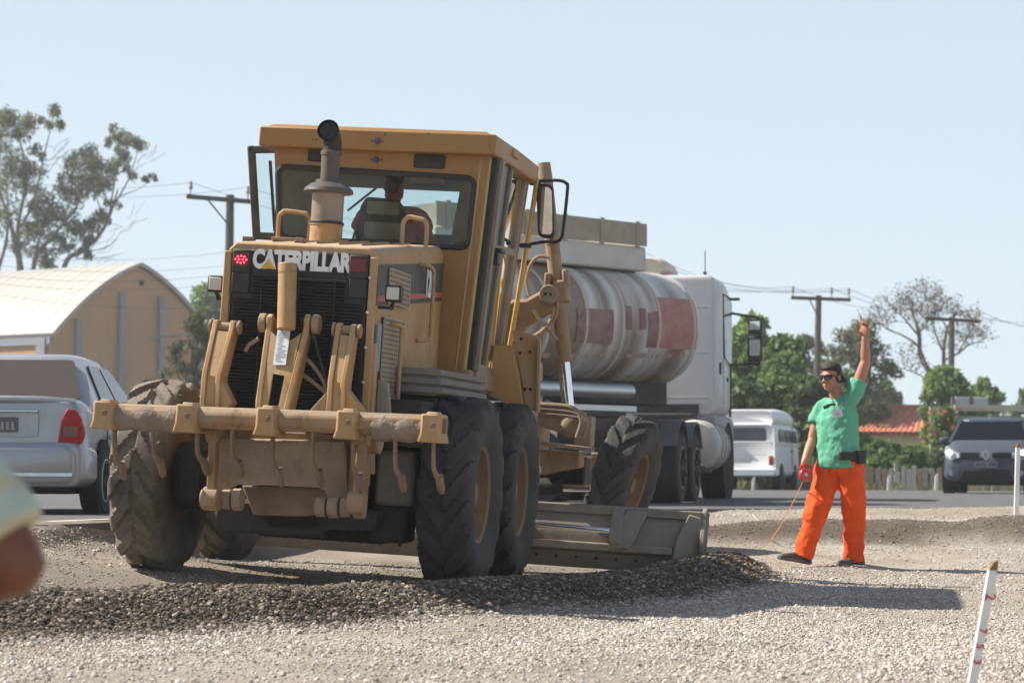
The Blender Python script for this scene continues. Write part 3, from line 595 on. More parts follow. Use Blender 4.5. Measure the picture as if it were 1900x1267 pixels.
# roof: deep overhanging tray
r0, r1 = G(482,228,YC-.12), G(920,255,YC-.12); rz1 = (r0.z+r1.z)/2; rh = .145
rf = [V(r0.x, YC-.12, 0), V(r1.x, YC-.12, 0), V(r1.x+.015, YC+.75, 0), V(r1.x+.005, YC+CABD+.12, 0), V(r0.x-.005, YC+CABD+.12, 0), V(r0.x-.015, YC+.75, 0)]
m = MB(); m.loft([[p+V(0,0,rz1-rh) for p in rf], [p+V(0,0,rz1) for p in rf]]); roof = m.build('roof', cabyellow, cab, bevel=.012)
m = MB(); m.loft([[V(p.x*.96, YC+.8+(p.y-YC-.8)*.94, rz1) for p in rf], [V(p.x*.9, YC+.8+(p.y-YC-.8)*.88, rz1+.03) for p in rf]]); m.build('roof_crown', cabyellow, roof)
m = MB(); m.box((r1.x+.012, YC+.62, rz1-.05), (.03, .22, .05)); m.build('roof_clip', yellow, roof)
# vents and bolts on the header
for (px, py, w, h) in ((797,300,.232,.10), (600,288,.232,.10)):
    a = cabpt(px, py, YC-.004); m = MB(); m.box((a.x, a.y, a.z), (w, .03, h)); v = m.build('header_vent', mat('vent_dark', (.03,.026,.022), .7), cab, bevel=.014)
for (px, py, yy) in ((700,262,YC-.122), (698,297,YC-.002)):
    a = cabpt(px, py, yy); m = MB(); m.lathe([(.024,-.004),(.024,-.008),(.014,-.009),(.012,-.014),(0,-.014)], (a.x, yy, a.z), (0,1,0), 14); m.build('plug', mat('plug_blue', (.06,.055,.10), .5), cab)
    for d in (-.038, .038): m = MB(); m.ball((a.x+d, yy-.002, a.z), (.006,.004,.006), 6, 4); m.build('bolt', darkm, cab)
for (px, py) in ((684,246),(714,249),(580,259),(587,259),(795,248)):
    a = cabpt(px, py, YC-.122); m = MB(); m.ball((a.x, YC-.121, a.z), (.006,.004,.006), 6, 4); m.build('bolt', darkm, cab)
# corner posts and front frame
YF = YC+CABD
def post(a, b, w, h, name='post', mt=cabyellow): m = MB(); m.bar(a, b, w, h, (0,1,0)); return m.build(name, mt, cab, bevel=.01)
ftr, fbr = G(978,300,YF), G(916,706,YF); ftl, fbl = V(ctl.x-.03, YF, ctl.z), V(cbl.x, YF, cbl.z)
post(ftr, fbr, .075, .06, 'front_post'); post(ftl, fbl, .075, .06, 'front_post')
zt_ = rz1-rh
# bevelled right rear post: its lit strip is put into a lighter, greener yellow
a, b = V(ctr.x+.005, YC+.03, ctr.z), V(cbr.x+.005, YC+.03, cbr.z)
m = MB(); m.hexa([V(b.x-.06,YC-.01,b.z), V(b.x+.012,YC+.075,b.z), V(b.x-.02,YC+.12,b.z), V(b.x-.09,YC+.03,b.z), V(a.x-.06,YC-.01,a.z), V(a.x+.012,YC+.075,a.z), V(a.x-.02,YC+.12,a.z), V(a.x-.09,YC+.03,a.z)]); m.build('corner_post', mat('lit_post_yellow', (.33,.24,.07), .28, dust=.2, coat=.3), cab, bevel=.01)
# right door: black seal, grey frame, glass pane
da, db = V(ctr.x+.03, YC+.12, ctr.z-.0), V(cbr.x+.03, YC+.12, cbr.z+.02)
post(da, db, .05, .07, 'door_seal', blackp)
door = empty('door'); door.parent = cab
d1t, d1b = G(932,306,YC+.42), G(893,695,YC+.42); d2t, d2b = V(ftr.x+.02, YF-.12, ftr.z-.02), V(fbr.x+.02, YF-.12, fbr.z+.02)
fr = mat('door_grey', (.20,.165,.12), .55, dust=.3)
m = MB(); d0t, d0b = da+V(.02,.06,-.01), db+V(.02,.06,0)
m.bar(d0t, d0b, .075, .05, (0,1,0)); m.bar(d0t.lerp(d2t,.40), d0b.lerp(d2b,.40), .05, .05, (0,1,0)); m.bar(d2t, d2b, .05, .05, (0,1,0)); m.bar(d0t, d2t, .05, .05); m.bar(d0b, d2b, .05, .12)
zm = .42; m.bar(d0t.lerp(d0b, zm), d2t.lerp(d2b, zm), .045, .06); m.build('door_frame', fr, door, bevel=.008)
gq = [d0t.lerp(d2t,.40), d2t, d2b, d0b.lerp(d2b,.40)]; m = MB(); m.add(gq, [(0,1,2,3)]); m.build('door_glass', glass('door_pane', (.80,.88,.88), .0), door, fix=False)
gq = [d0t, d0t.lerp(d2t,.40), d0b.lerp(d2b,.40), d0b]; m = MB(); m.add(gq, [(0,1,2,3)]); m.build('door_glass', mat('door_pane_dark', (.03,.032,.03), .3, spec=.2), door, fix=False)
m = MB(); c = d0t.lerp(d0b, .46)+V(.03,.15,0); m.box(c, (.05,.12,.09)); m.box(c+V(.02,.05,.06), (.05,.16,.03)); m.build('handle', blackp, door, bevel=.006)
post(d0t+V(-.01,.03,0), d0b+V(-.01,.03,0), .03, .03, 'door_seal', blackp)
m = MB(); m.bar(V(cbr.x-.02, YC+.0, cbr.z-.04), V(fbr.x+.02, YF, fbr.z-.04), .14, .12); m.bar(V(cbl.x+.02, YC, cbl.z-.04), V(fbl.x, YF, fbl.z-.04), .14, .12); m.box((HC, YC+.8, cbr.z-.06), (cbr.x-cbl.x, CABD, .06)); m.build('floor_sill', yellowd, cab, bevel=.01)
m = MB(); m.hexa([V(cbl.x,YF-.05,cbl.z), V(cbr.x,YF-.05,cbr.z), V(cbr.x,YF,cbr.z), V(cbl.x,YF,cbl.z), V(wbl.x,YF-.05,wbl.z-.10), V(wbr.x,YF-.05,wbr.z-.1), V(wbr.x,YF,wbr.z-.1), V(wbl.x,YF,wbl.z-.1)]); m.build('front_panel', darkm, cab)
m = MB(); m.add([V(ftl.x,YF-.02,ftl.z), V(ftr.x,YF-.02,ftr.z), V(wbr.x+.06,YF-.02,wbr.z-.1), V(wbl.x-.06,YF-.02,wbl.z-.1)], [(0,1,2,3)]); m.build('windscreen', glass('windscreen_glass', (.80,.90,.90), .06), cab, fix=False)
m = MB(); m.bar(V(ftl.x, YF, zt_-.045), V(ftr.x, YF, zt_-.045), .05, .10); m.build('header', mat('headliner', (.12,.12,.10), .8), cab)
# left side: black framed door window that stands a little wider than the rear wall
lq = [G(462,271,YC+.75), G(515,270,YC+.75), G(520,442,YC+.75), G(472,440,YC+.75)]
m = MB()
l0t, l0b = lq[0], lq[3]; l1t, l1b = V(ctl.x-.01, YC+.06, lq[0].z+.01), V(cbl.x-.055, YC+.06, lq[3].z-.0)
l2t, l2b = V(ftl.x-.03, YF-.08, lq[0].z), V(fbl.x-.03, YF-.08, lq[3].z)
for p, q in ((l0t+V(.018,0,0), l0b+V(.018,0,0)), (lq[0]+V(0,0,-.03), lq[1]+V(0,0,-.03)), (lq[3]+V(0,0,.01), lq[2]+V(0,0,.01))): m.bar(p, q, .055, .055, (0,1,0))
dl = empty('door'); dl.parent = cab; m.build('door_frame', mat('door_dark', (.03,.024,.016), .6, dust=.15), dl, bevel=.01)
m = MB(); m.add(lq, [(0,1,2,3)]); m.build('door_glass', glass('cab_glass', (.78,.87,.86), .10), dl, fix=False)
m = MB(); m.bar(lq[1].lerp(lq[0], .2)+V(0,-.02,-.12), lq[2].lerp(lq[3], .2)+V(0,-.02,.05), .02, .02); m.build('inner_post', blackp, dl)
m = MB(); m.bar(l0b+V(-.02,0,-.02), l0b+V(-.02,.0,-.10), .05, .05, (0,1,0)); m.box(l0b+V(-.04,0,-.02), (.09,.05,.04)); m.build('hinge', yellowd, dl)
# left wall panel of the cab seen through the rear window, brown dusty
m = MB(); m.hexa([V(cbl.x,YC+.05,cbl.z), V(cbl.x+.03,YC+.05,cbl.z), V(fbl.x+.03,YF,fbl.z), V(fbl.x,YF,fbl.z), V(ctl.x-.0,YC+.05,wbl.z-.02), V(ctl.x+.03,YC+.05,wbl.z-.02), V(ftl.x+.05,YF,wbl.z-.02), V(ftl.x+.02,YF,wbl.z-.02)]); m.build('side_panel', cabyellow, cab)
inn_ = mat('cab_trim', (.20,.15,.085), .8, dust=.3)
a_, b_ = G(516,310,YC+.5), G(572,440,YC+.5)
m = MB(); m.hexa([V(a_.x,YC+.5,b_.z-.1), V(b_.x,YC+.9,b_.z-.1), V(b_.x,YC+.93,b_.z-.1), V(a_.x,YC+.53,b_.z-.1), V(a_.x,YC+.5,a_.z+.02), V(b_.x,YC+.9,a_.z+.02), V(b_.x,YC+.93,a_.z+.02), V(a_.x,YC+.53,a_.z+.02)]); m.build('inner_trim', inn_, cab)
a_, b_ = G(848,345,YC+1.0), G(880,462,YC+1.0)
m = MB(); m.hexa([V(G(830,462,YC+1).x,YC+1,b_.z-.1), V(b_.x,YC+1,b_.z-.1), V(b_.x,YC+1.05,b_.z-.1), V(G(830,462,YC+1).x,YC+1.05,b_.z-.1), V(G(856,345,YC+1).x,YC+1,a_.z+.06), V(b_.x+.04,YC+1,a_.z+.06), V(b_.x+.04,YC+1.05,a_.z+.06), V(G(856,345,YC+1).x,YC+1.05,a_.z+.06)]); m.build('inner_trim', inn_, cab, bevel=.01)
# mirror, wiper, console, seat
a = G(795,334,YC+1.15); m = MB(); m.box(a, (.30,.05,.09)); mr_ = m.build('inside_mirror', blackp, cab, bevel=.03)
m = MB(); m.box(a+V(0,-.028,0), (.26,.006,.065)); m.build('mirror_glass', mat('mirror', (.7,.7,.7), .03, 1.0, var=0), mr_, bevel=.002)
m = MB(); m.bar(G(645,391,YF+.03), G(702,346,YF+.03), .016, .016); m.build('wiper', blackp, cab)
a = G(838,445,YC+1.2); m = MB(); m.box(a+V(-.1,0,-.05), (.36,.2,.16)); m.box(a+V(.1,.1,.12), (.16,.12,.2)); m.build('console', mat('console_grey', (.16,.19,.21), .6), cab, bevel=.02)
seat = empty('operator_seat'); seat.parent = cab; sf = mat('seat_fabric', (.025,.024,.024), .85, dust=.12, dcol=(.12,.10,.07))
sy = YC+.42; s0, s1 = G(655,372,sy), G(752,440,sy)
m = MB(); w0 = (G(752,372,sy).x-G(672,372,sy).x)/2; cx = G(707,380,sy).x; zt2 = G(710,368,sy).z
q = [V(cx-w0*1.35,sy,zt2-.75), V(cx+w0*1.25,sy,zt2-.75), V(cx+w0*1.15,sy,zt2-.35), V(cx+w0*.98,sy,zt2-.06), V(cx+w0*.7,sy,zt2), V(cx-w0*.75,sy,zt2+.01), V(cx-w0*.98,sy,zt2-.06), V(cx-w0*1.25,sy,zt2-.35)]
m.prism(q, (0,.12,0)); m.build('seat_back', sf, seat, bevel=.03, seg=3)
m = MB(); m.box((cx+.02, sy-.012, zt2-.075), (w0*1.5,.03,.10)); m.box((cx+.03, sy-.012, zt2-.245), (w0*1.75,.03,.13)); m.build('seat_band', mat('seat_panel', (.11,.085,.055), .7, dust=.3), seat, bevel=.01)
m = MB(); m.box((cx, sy+.35, zt2-.72), (.5,.5,.14)); m.build('seat_cushion', sf, seat, bevel=.04)

# ---- steps and side boxes on the right
m = MB(); sx0, sx1 = XS+.02, XS+.30; zs = G(800, 708, 0.6).z
prof = [(zs+.10),(zs+.05),(zs+.0),(zs-.05)]
m.box((XS+.16, .55, zs-.02), (.30, 1.5, .18))
for k in range(3): m.box((XS+.17+.012*k, .55, zs+.045-.06*k), (.33, 1.55, .045))
gp('step_box', m, mat('step_grey', (.15,.14,.135), .7, dust=.4, dcol=(.26,.22,.18)), bevel=.012)
m = MB(); m.prism([V(XS+.03,-.15,zs-.12), V(XS+.03,1.3,zs-.10), V(XS+.03,1.3,zs-.26), V(XS+.03,.55,zs-.3), V(XS+.03,-.15,zs-.2)], (.27,0,0)); gp('step_bracket', m, darkm, bevel=.01)
m = MB(); a = G(712,745,YG+.1); m.prism([V(a.x-.05,a.y,a.z+.14), V(a.x+.02,a.y,a.z+.12), V(a.x+.05,a.y,a.z-.1), V(a.x-.05,a.y,a.z-.1)], (0,.05,0)); gp('gusset', m, greym)
m = MB(); m.box((XS+.16, -.35, zs-.30), (.3,.5,.3)); gp('under_step_box', m, darkm, bevel=.02)

# ---- ripper: beam, sockets, shanks, lift posts, cylinder, links
def zc(px): return (765+25*(px-195)/620)
bl, br_ = G(192,768,YB), G(822,791,YB)
m = MB(); m.tube([bl, br_], .074, 8, ref=(0,1,.4)); beam = gp('ripper_beam', m, yellowd, bevel=.015)
for (a_, b_) in ((208,335),(690,790)):
    m = MB(); pts = [G(a_+(b_-a_)*k/8, 769+25*(a_+(b_-a_)*k/8-195)/620, YB+.0) for k in range(9)]
    pp = bez([p+V(0,0,.0) for p in pts], 4); rr_ = random.Random(a_); m.tube([q+V(0,0,-.012) for q in pp], [.06]+[.080+.005*math.sin(k*.45+a_)+.004*rr_.random() for k in range(len(pp)-2)]+[.06], 14); gp('caked_dirt', m, mat('caked_earth', (.24,.185,.145), .95, var=.2, bump=.6, bscale=35), beam, bevel=0)
for px in (203, 355, 503, 651, 806):
    c = G(px, zc(px)+6, YB); m = MB()
    pr = [(-.056,.088),(.056,.088),(.058,-.03),(.074,-.085),(-.074,-.085),(-.058,-.03)]
    sec = [[c+V(x*k, yy, z) for (x, z) in pr] for (yy, k) in ((-.15,.93),(-.14,1),(.11,1),(.12,.95))]
    m.loft(sec); m.box(c+V(0,-.02,.092), (.07,.15,.02)); s = gp('shank_socket', m, yellow, bevel=.012)
    m = MB(); m.box(c+V(.068,-.02,.02), (.03,.05,.09)); m.build('wedge', rusty, s, bevel=.004); m = MB(); m.box(c+V(.02,-.152,.02), (.03,.012,.03)); m.build('keeper', rusty, s, bevel=.004)
shankm = mat('worn_shank', (.22,.13,.06), .65, dust=.55, dcol=(.20,.155,.12), var=.2)
for (px, L) in ((213,80),(285,72),(366,66),(431,66),(506,80),(580,78),(655,84),(733,80),(804,80)):
    c = G(px, zc(px)+30, YB); s = 1/300
    P = [c+V(0,0,.06), c+V(.004,0,-.06), c+V(.012,.01,-L*s*.62), c+V(.04,.04,-L*s*.85), c+V(.05,.07,-L*s*1.06)]
    m = MB(); m.tube(bez(P, 4), [(.014,.032)]*17, 6, ref=(1,0,0))
    sh = gp('ripper_shank', m, shankm, bevel=.003)
    m = MB(); m.tube([P[3]+V(0,0,.02), P[4], P[4]+V(.008,.012,-.03)], [(.026,.04),(.026,.034),(.016,.012)], 6, ref=(1,0,0)); m.build('shank_tip', rusty, sh)
def channel(tl, tr, bl_, br2, flange, web_top, name, kink, flareL=0, flareR=0):
    """two side plates and a set-back web; tl.. are pixels; the plates lean back above the kink and drop upright below"""
    yt, yk, yb = -1.02, -1.19, -1.19
    pl = []
    for (t, k, b) in ((tl, kink[0], bl_), (tr, kink[1], br2)):
        T, K, B = G(*t, yt), G(*k, yk), G(*b, yb); pl.append((T, K, B)); m = MB(); w = flange
        sec = [V(0,0,0), V(0,.16,.0)]
        out = [T+V(0,0,.01), T+V(0,.05,.03), T+V(0,.10,.0), T+V(0,.12,-.05), K+V(0,.17,.0), B+V(0,.17,0), B, K]
        vs = [p+V(-w/2,0,0) for p in out]; m.prism(vs, (w,0,0)); gp(name, m, yellow, bevel=.006)
    (T0,K0,B0),(T1,K1,B1) = pl; return pl
lp = empty('ripper_lift_post'); lp.parent = gr
def liftpost(tl, tr, kl, kr, blp, brp, fl, frp, pin=True):
    root = empty('ripper_lift_post'); root.parent = gr; yt, yk = -1.0, -1.2
    T0, T1, K0, K1, B0, B1 = G(*tl,yt), G(*tr,yt), G(*kl,yk), G(*kr,yk), G(*blp,yk), G(*brp,yk); w = .034
    for (T, K, B, s) in ((T0,K0,B0,-1),(T1,K1,B1,1)):
        out = [T+V(0,.0,-.02), T+V(0,.02,.03), T+V(0,.08,.035), T+V(0,.115,0), T+V(0,.115,-.06), K+V(0,.16,0), B+V(0,.16,0), B, K]
        m = MB(); m.prism([p+V(-s*w if s > 0 else 0,0,0) for p in out], (w,0,0)); m.build('side_plate', yellow, root, bevel=.007)
    q = .12
    Wt0, Wt1 = T0.lerp(K0, q)+V(w,.022,0), T1.lerp(K1, q)+V(-w,.022,0); Wk0, Wk1 = K0+V(w,.012,0), K1+V(-w,.012,0); Wb0, Wb1 = B0+V(w,.012,0), B1+V(-w,.012,0)
    for n_, (a, b, c, d) in enumerate(((Wt0, Wt1, Wk1, Wk0), (Wk0, Wk1, Wb1, Wb0))):
        m = MB(); m.hexa([d, c, c+V(0,.03,0), d+V(0,.03,0), a, b, b+V(0,.03,0), a+V(0,.03,0)]); m.build('web_plate', yellow, root, bevel=.003)
    if pin:
        m = MB(); c0, c1 = T0+V(-.03,.055,-.01), T1+V(.03,.055,-.01); m.cyl(c0, c1, .03, n=16); m.cyl(c0, c0+V(.02,0,0), .045, n=16); m.cyl(c1-V(.02,0,0), c1, .045, n=16); m.build('pin', yellowd, root, bevel=.004)
    for (p0, p1, p2) in fl+frp:
        m = MB(); m.prism([G(*p0,yk+.02), G(*p1,yk+.02), G(*p2,yk+.02)], (0,.12,0)); m.build('gusset', yellow, root, bevel=.005)
    return root
bpy.data.objects.remove(lp)
liftpost((393,602),(434,604),(374,694),(409,700),(369,760),(406,765),[],[((409,703),(431,748),(409,766))])
liftpost((622,608),(658,611),(608,706),(641,712),(604,776),(639,781),[((607,726),(574,762),(606,772))],[((641,720),(674,764),(641,778))])
# centre post with a slot, a plate of print, and the tilt cylinder standing in it
root = empty('ripper_centre_post'); root.parent = gr; yt, yk = -1.0, -1.2; w = .038
T0, T1, B0, B1 = G(494,590,yt), G(574,592,yt), G(474,742,yk), G(537,756,yk)
for (T, B, s) in ((T0,B0,-1),(T1,B1,1)):
    out = [T+V(0,0,-.06), T+V(0,.0,.01), T+V(0,.04,.03), T+V(0,.10,.0), T+V(0,.12,-.06), B+V(0,.17,0), B+V(0,.17,-.1), B+V(0,0,-.1), B]
    m = MB(); m.prism([p+V(-w if s > 0 else 0,0,0) for p in out], (w,0,0)); m.build('side_plate', yellow, root, bevel=.008)
    m = MB(); c = T+V(s*.02,.06,-.03); m.cyl(c-V(s*.01,0,0), c+V(s*.035,0,0), .062, n=18); m.build('pin', yellowd, root, bevel=.006)
def web(t): return T0.lerp(B0, t)+V(w,.016,0), T1.lerp(B1, t)+V(-w,.016,0)
a, b = web(.16); c, d = web(.66); e, f = web(1.12); th = V(0,.025,0)
nc = [a+(b-a)*(k/10)+V(0,0,-.055*math.sin(math.pi*k/10)) for k in range(11)]
m = MB(); m.prism(nc+[d, c], th); 
m.build('web_plate', yellow, root)
for (p, q, r_, s) in ((c, c.lerp(d,.28), e.lerp(f,.28), e), (c.lerp(d,.74), d, f, e.lerp(f,.74))):
    m = MB(); m.hexa([s, r_, r_+th, s+th, p, q, q+th, p+th]); m.build('web_plate', yellow, root)
def stick(px0, px1, py0, py1): t0, t1 = (py0-590)/152, (py1-590)/152; a = G(px0, py0, yt-.2*t0+.012); b = G(px1, py0, yt-.2*t0+.012); c = G(px1-9, py1, yt-.2*t1+.012); d = G(px0-9, py1, yt-.2*t1+.012); return [a, b, c, d]
q = stick(515, 539, 612, 677); m = MB(); m.prism([p+V(0,-.001,0) for p in q], (0,.002,0)); st = m.build('data_sticker', mat('sticker_white', (.60,.62,.64), .5, var=.1, scale=30), root)
pr = mat('sticker_print', (.22,.23,.28), .6); m = MB()
for k in range(14):
    t = .08+k*.062; wd = .35+.5*random.random(); off = .1+.3*random.random()*(1-wd)
    L0, R0 = q[0].lerp(q[3], t), q[1].lerp(q[2], t); d_ = (q[3]-q[0]).normalized()*.005
    m.add([L0.lerp(R0, off)+V(0,-.003,0), L0.lerp(R0, min(.92, off+wd))+V(0,-.003,0), L0.lerp(R0, min(.92, off+wd))+V(0,-.003,0)+d_, L0.lerp(R0, off)+V(0,-.003,0)+d_], [(0,1,2,3)])
o = m.build('print_lines', pr, st); o['kind'] = 'stuff'
a, b = G(534,489,-1.0), G(531,612,-1.05); m = MB(); m.cyl(a, b, .0585, n=24); cy = gp('tilt_cylinder', m, yellow, bevel=.008)
m = MB(); m.cyl(a.lerp(b,.13), a.lerp(b,.15), .0605, n=24); m.build('cylinder_ring', yellowd, cy)
# hoses behind the right post
for P in (((556,590),(580,620),(600,690),(608,720)), ((548,655),(575,672),(600,706),(606,728)), ((558,692),(585,712),(606,730)), ((455,652),(462,640),(480,628))):
    m = MB(); m.tube(bez([G(x,y,-.95) for x,y in P], 6), .014, 8); gp('hydraulic_hose', m, mat('hose_tan', (.20,.14,.10), .7, dust=.3) if P[0][0] != 556 else blackp, bevel=0)
# cross plate with curled, sunlit upper lip, arms running down to the lower pins
pt, pb = 806, 905
A = [G(397,815,-1.02), G(618,822,-1.02), G(648,806,-1.02), G(640,905,-1.02), G(600,908,-1.02), G(430,898,-1.02), G(397,905,-1.02)]
out = [(397,812),(640,820),(640,930),(612,935),(604,910),(590,904),(442,898),(428,905),(420,932),(392,932)]
m = MB(); m.prism([G(x,y,-1.02) for x,y in out], (0,.06,0)); gp('cross_plate', m, dusty, bevel=.008)
lip = [G(436,806,-1.03), G(600,826,-1.03), G(606,822,-1.03), G(612,806,-1.03)]
m = MB(); a, b = G(440,822,-1.02), G(604,826,-1.02)
m.hexa([a, b, b+V(0,.30,.06), a+V(0,.30,.06), a+V(0,0,.012), b+V(0,0,.012), b+V(0,.30,.072), a+V(0,.30,.072)]); gp('cross_plate_top', m, dusty, bevel=.004)
for (pp, nm) in ((((398,800),(393,925)),'a'), (((674,808),(662,932)),'b')):
    a, b = G(*pp[0],-1.16), G(*pp[1],-1.16); m = MB(); m.bar(a, b, .05, .09, (0,1,0)); m.cyl(b-V(.05,0,0), b+V(.05,0,0), .075, n=18); m.cyl(a-V(.04,0,0), a+V(.04,0,0), .07, n=18); gp('link_arm', m, yellowd, bevel=.008)
for (x0, x1, py) in ((374,452,925), (586,680,940)):
    a, b = G(x0,py,-1.08), G(x1,py+2,-1.08); m = MB(); n_ = 4
    for k in range(n_): p, q = a.lerp(b, k/n_+.01), a.lerp(b, (k+.86)/n_); m.cyl(p, q, .062+.008*(k % 2), n=18)
    gp('lower_pin', m, dusty, bevel=.005)
for (x, y, r_) in ((398,782,.1),(690,812,.1)):
    a = G(x,y,-1.0); m = MB(); m.cyl(a-V(.04,0,0), a+V(.06,0,0), r_, n=20); m.cyl(a-V(.05,.1,0), a-V(.04,-.1,0), .03); gp('link_boss', m, yellowd, bevel=.01)
for (x0, x1, y0, y1) in ((640,690,790,935),):
    m = MB(); m.hexa([G(x0,y1,-.96), G(x1-8,y1,-.96), G(x1-8,y1,-.9), G(x0,y1,-.9), G(x0+18,y0,-.96), G(x1,y0,-.96), G(x1,y0,-.9), G(x0+18,y0,-.9)]); gp('hanger_plate', m, yellowd, bevel=.006)
m = MB(); m.prism([G(x,y,-.92) for x,y in ((400,790),(690,812),(690,880),(640,880),(640,850),(440,840),(400,850))], (0,.1,0)); gp('rear_crossmember', m, yellowd, bevel=.01)
m = MB(); m.prism([G(x,y,-.78) for x,y in ((448,900),(640,906),(640,950),(560,958),(470,955))], (0,.2,0)); gp('sump_guard', m, mat('brown_guard', (.12,.075,.045), .7, dust=.3), bevel=.01)
m = MB(); m.prism([G(x,y,-.6) for x,y in ((470,945),(700,950),(698,975),(690,985),(520,982),(508,984),(490,972))], (0,1.0,0)); gp('belly_plate', m, darkm, bevel=.01)

# ---- blade (mouldboard)
YM = 3.55; A, B = G(442,1010,YM+.0), G(1312,1024,YM+.1)
blen = (B-A).length; bd = (B-A).normalized(); zu = V(0,0,1)
blade = empty('mouldboard'); blade.parent = gr; bm_ = mat('blade_steel', (.21,.18,.155), .6, dust=.5, dcol=(.33,.28,.225), var=.15, bump=.15)
zlow = G(790,1062,YM).z; 
bz0 = G(1200,1062,YM).z; bz1 = G(1200,948,YM).z; bh = bz1-bz0+.02
fw = V(-bd.y, bd.x, 0).normalized()*1.0
if fw.y < 0: fw = -fw
def bp(u, t, off=0):     # point on the curved back: u along, t up
    base = V(A.x, A.y, bz0)+V(bd.x,bd.y,0)*(u*blen); c = -.10*math.sin(math.pi*t)+.05*t
    return base+V(0,0,bh*t)+fw*(c-off)
m = MB(); m.grid(lambda u, t: bp(u, .14+.86*t), 2, 14); m.grid(lambda u, t: bp(u, .14+.86*t, -.03), 2, 14); m.build('back_plate', bm_, blade)
m = MB(); a, b = bp(0,.0,.012), bp(1,.0,.012)
m.hexa([bp(0,0,.012), bp(1,0,.012), bp(1,0,-.012), bp(0,0,-.012), bp(0,.26,.018), bp(1,.26,.018), bp(1,.26,-.006), bp(0,.26,-.006)]); ce = m.build('cutting_edge', mat('edge_steel', (.17,.14,.115), .55, dust=.45, dcol=(.30,.25,.20)), blade)
for k in range(24):
    p = bp((k+.5)/24,.17,.02); m = MB(); m.ball(p, (.013,.012,.013), 8, 5); m.build('bolt', darkm, ce)
m = MB(); m.bar(bp(.0,.93,.03), bp(.985,.93,.03), .06, .07, zu); m.build('top_rail', bm_, blade, bevel=.01)
m = MB(); m.bar(bp(.0,.36,.05), bp(.93,.36,.05), .09, .06, zu); m.build('lower_rail', bm_, blade, bevel=.01)
for u in (.56, .80): 
    m = MB(); m.prism([bp(u,.98,.05), bp(u,.98,.10), bp(u,.70,.17), bp(u,.45,.17), bp(u,.30,.10), bp(u,.30,.03)], V(bd.x,bd.y,0)*.10); m.build('rail_bracket', bm_, blade, bevel=.012)
m = MB(); m.hexa([bp(.80,.36,.16), bp(.845,.36,.16), bp(.845,.36,.03), bp(.80,.36,.03), bp(.83,.95,.14), bp(.875,.95,.14), bp(.875,.95,.03), bp(.83,.95,.03)]); m.build('shift_bracket', bm_, blade, bevel=.012)
m = MB(); m.cyl(bp(.60,.66,.13), bp(.82,.62,.13), .022, n=14); m.build('shift_rod', chrome, blade)
m = MB(); m.prism([bp(.985,0,.03), bp(.985,.14,.05), bp(.985,.5,.07), bp(.985,1.0,.05), bp(.985,1.06,-.08), bp(.985,.5,-.02), bp(.985,0,-.05)], V(bd.x,bd.y,0)*.035); m.build('end_bit', bm_, blade, bevel=.006)
m = MB(); m.prism([bp(.93,.24,.02), bp(.985,.03,.02), bp(.985,.9,.04), bp(.96,.95,.04), bp(.94,.6,.04)], fw*-.05); m.build('corner_brace', bm_, blade, bevel=.008)
a = bp(.615,.62,.14); m = MB(); m.box(a+V(-.05,0,-.04), (.14,.16,.4)); m.cyl(a+V(-.12,-.02,.16), a+V(.05,-.02,.16), .08); m.cyl(a+V(-.12,-.0,-.2), a+V(.05,-.0,-.2), .09); m.build('circle_arm', bm_, blade, bevel=.02)
m = MB(); m.box(bp(.23,.55,.12), (.10,.1,.14)); m.build('rail_bracket', bm_, blade, bevel=.01)

# ---- front frame, drawbar, circle, lift arms, cylinders
m = MB(); a = V(.1,2.3,1.35); b = V(.28,4.2,2.1); c = V(.30,5.4,1.95); d = V(.30,6.6,1.15)
m.bar(a, b, .32, .38); m.bar(b, c, .30, .36); m.bar(c, d, .28, .34); m.box((.30,6.7,.78), (1.7,.3,.3)); m.box((.3,6.7,1.0), (.4,.4,.5)); gp('front_frame', m, yellowd, bevel=.02)
pw = 4.0
q = [(950,612),(995,622),(1003,632),(1000,765),(975,757),(964,690)]
m = MB(); m.prism([G(x,y,2.45) for x,y in q], (0,.05,0)); fp = gp('articulation_plate', m, yellow, bevel=.008)
for (x, y) in ((967,628),(983,652),(965,655),(984,722),(974,722)): m = MB(); m.ball(G(x,y,2.44), (.012,.01,.012), 8, 5); m.build('bolt', darkm, fp)
m = MB(); m.bar(G(1001,630,2.42), G(998,765,2.42), .02, .05, (0,1,0)); m.build('plate_edge', yellow, fp)
m = MB(); m.prism([G(x,y,2.4) for x,y in ((915,640),(950,640),(962,690),(972,757),(940,745),(905,735))], (0,.2,0)); gp('frame_web', m, mat('deep_orange', (.42,.20,.03), .5, dust=.25), bevel=.01)
# curved lift arm
ya = 3.2; up_ = [(925,575),(950,556),(975,555),(1000,541),(1020,532),(1042,534),(1046,552),(1040,566),(1020,580),(998,592),(975,606),(958,630),(945,662),(925,700),(905,700),(912,650)]
m = MB(); m.prism([G(x,y,ya) for x,y in up_], (0,.14,0)); gp('lift_arm', m, yellowd, bevel=.025)
m = MB(); a = G(1018,546,ya-.06); m.cyl(a, a+V(0,.26,0), .078, n=26); m.cyl(a-V(0,.012,0), a, .07, n=26); tb = gp('trunnion_pin', m, dusty, bevel=.01)
for d in (-.022, .018): m = MB(); m.ball(a+V(d,-.014,.0), .012, 8, 5); m.build('bolt', darkm, tb)
m = MB(); a = G(1040,540,ya-.02); m.box(a+V(.0,.08,0), (.11,.22,.17), (0,R(-8),0)); m.box(a+V(-.11,.02,.08), (.05,.1,.12)); m.box(a+V(.035,.02,.11), (.05,.1,.13), (0,R(-8),0)); gp('trunnion_yoke', m, yellowd, bevel=.015)
yl = ya+.06
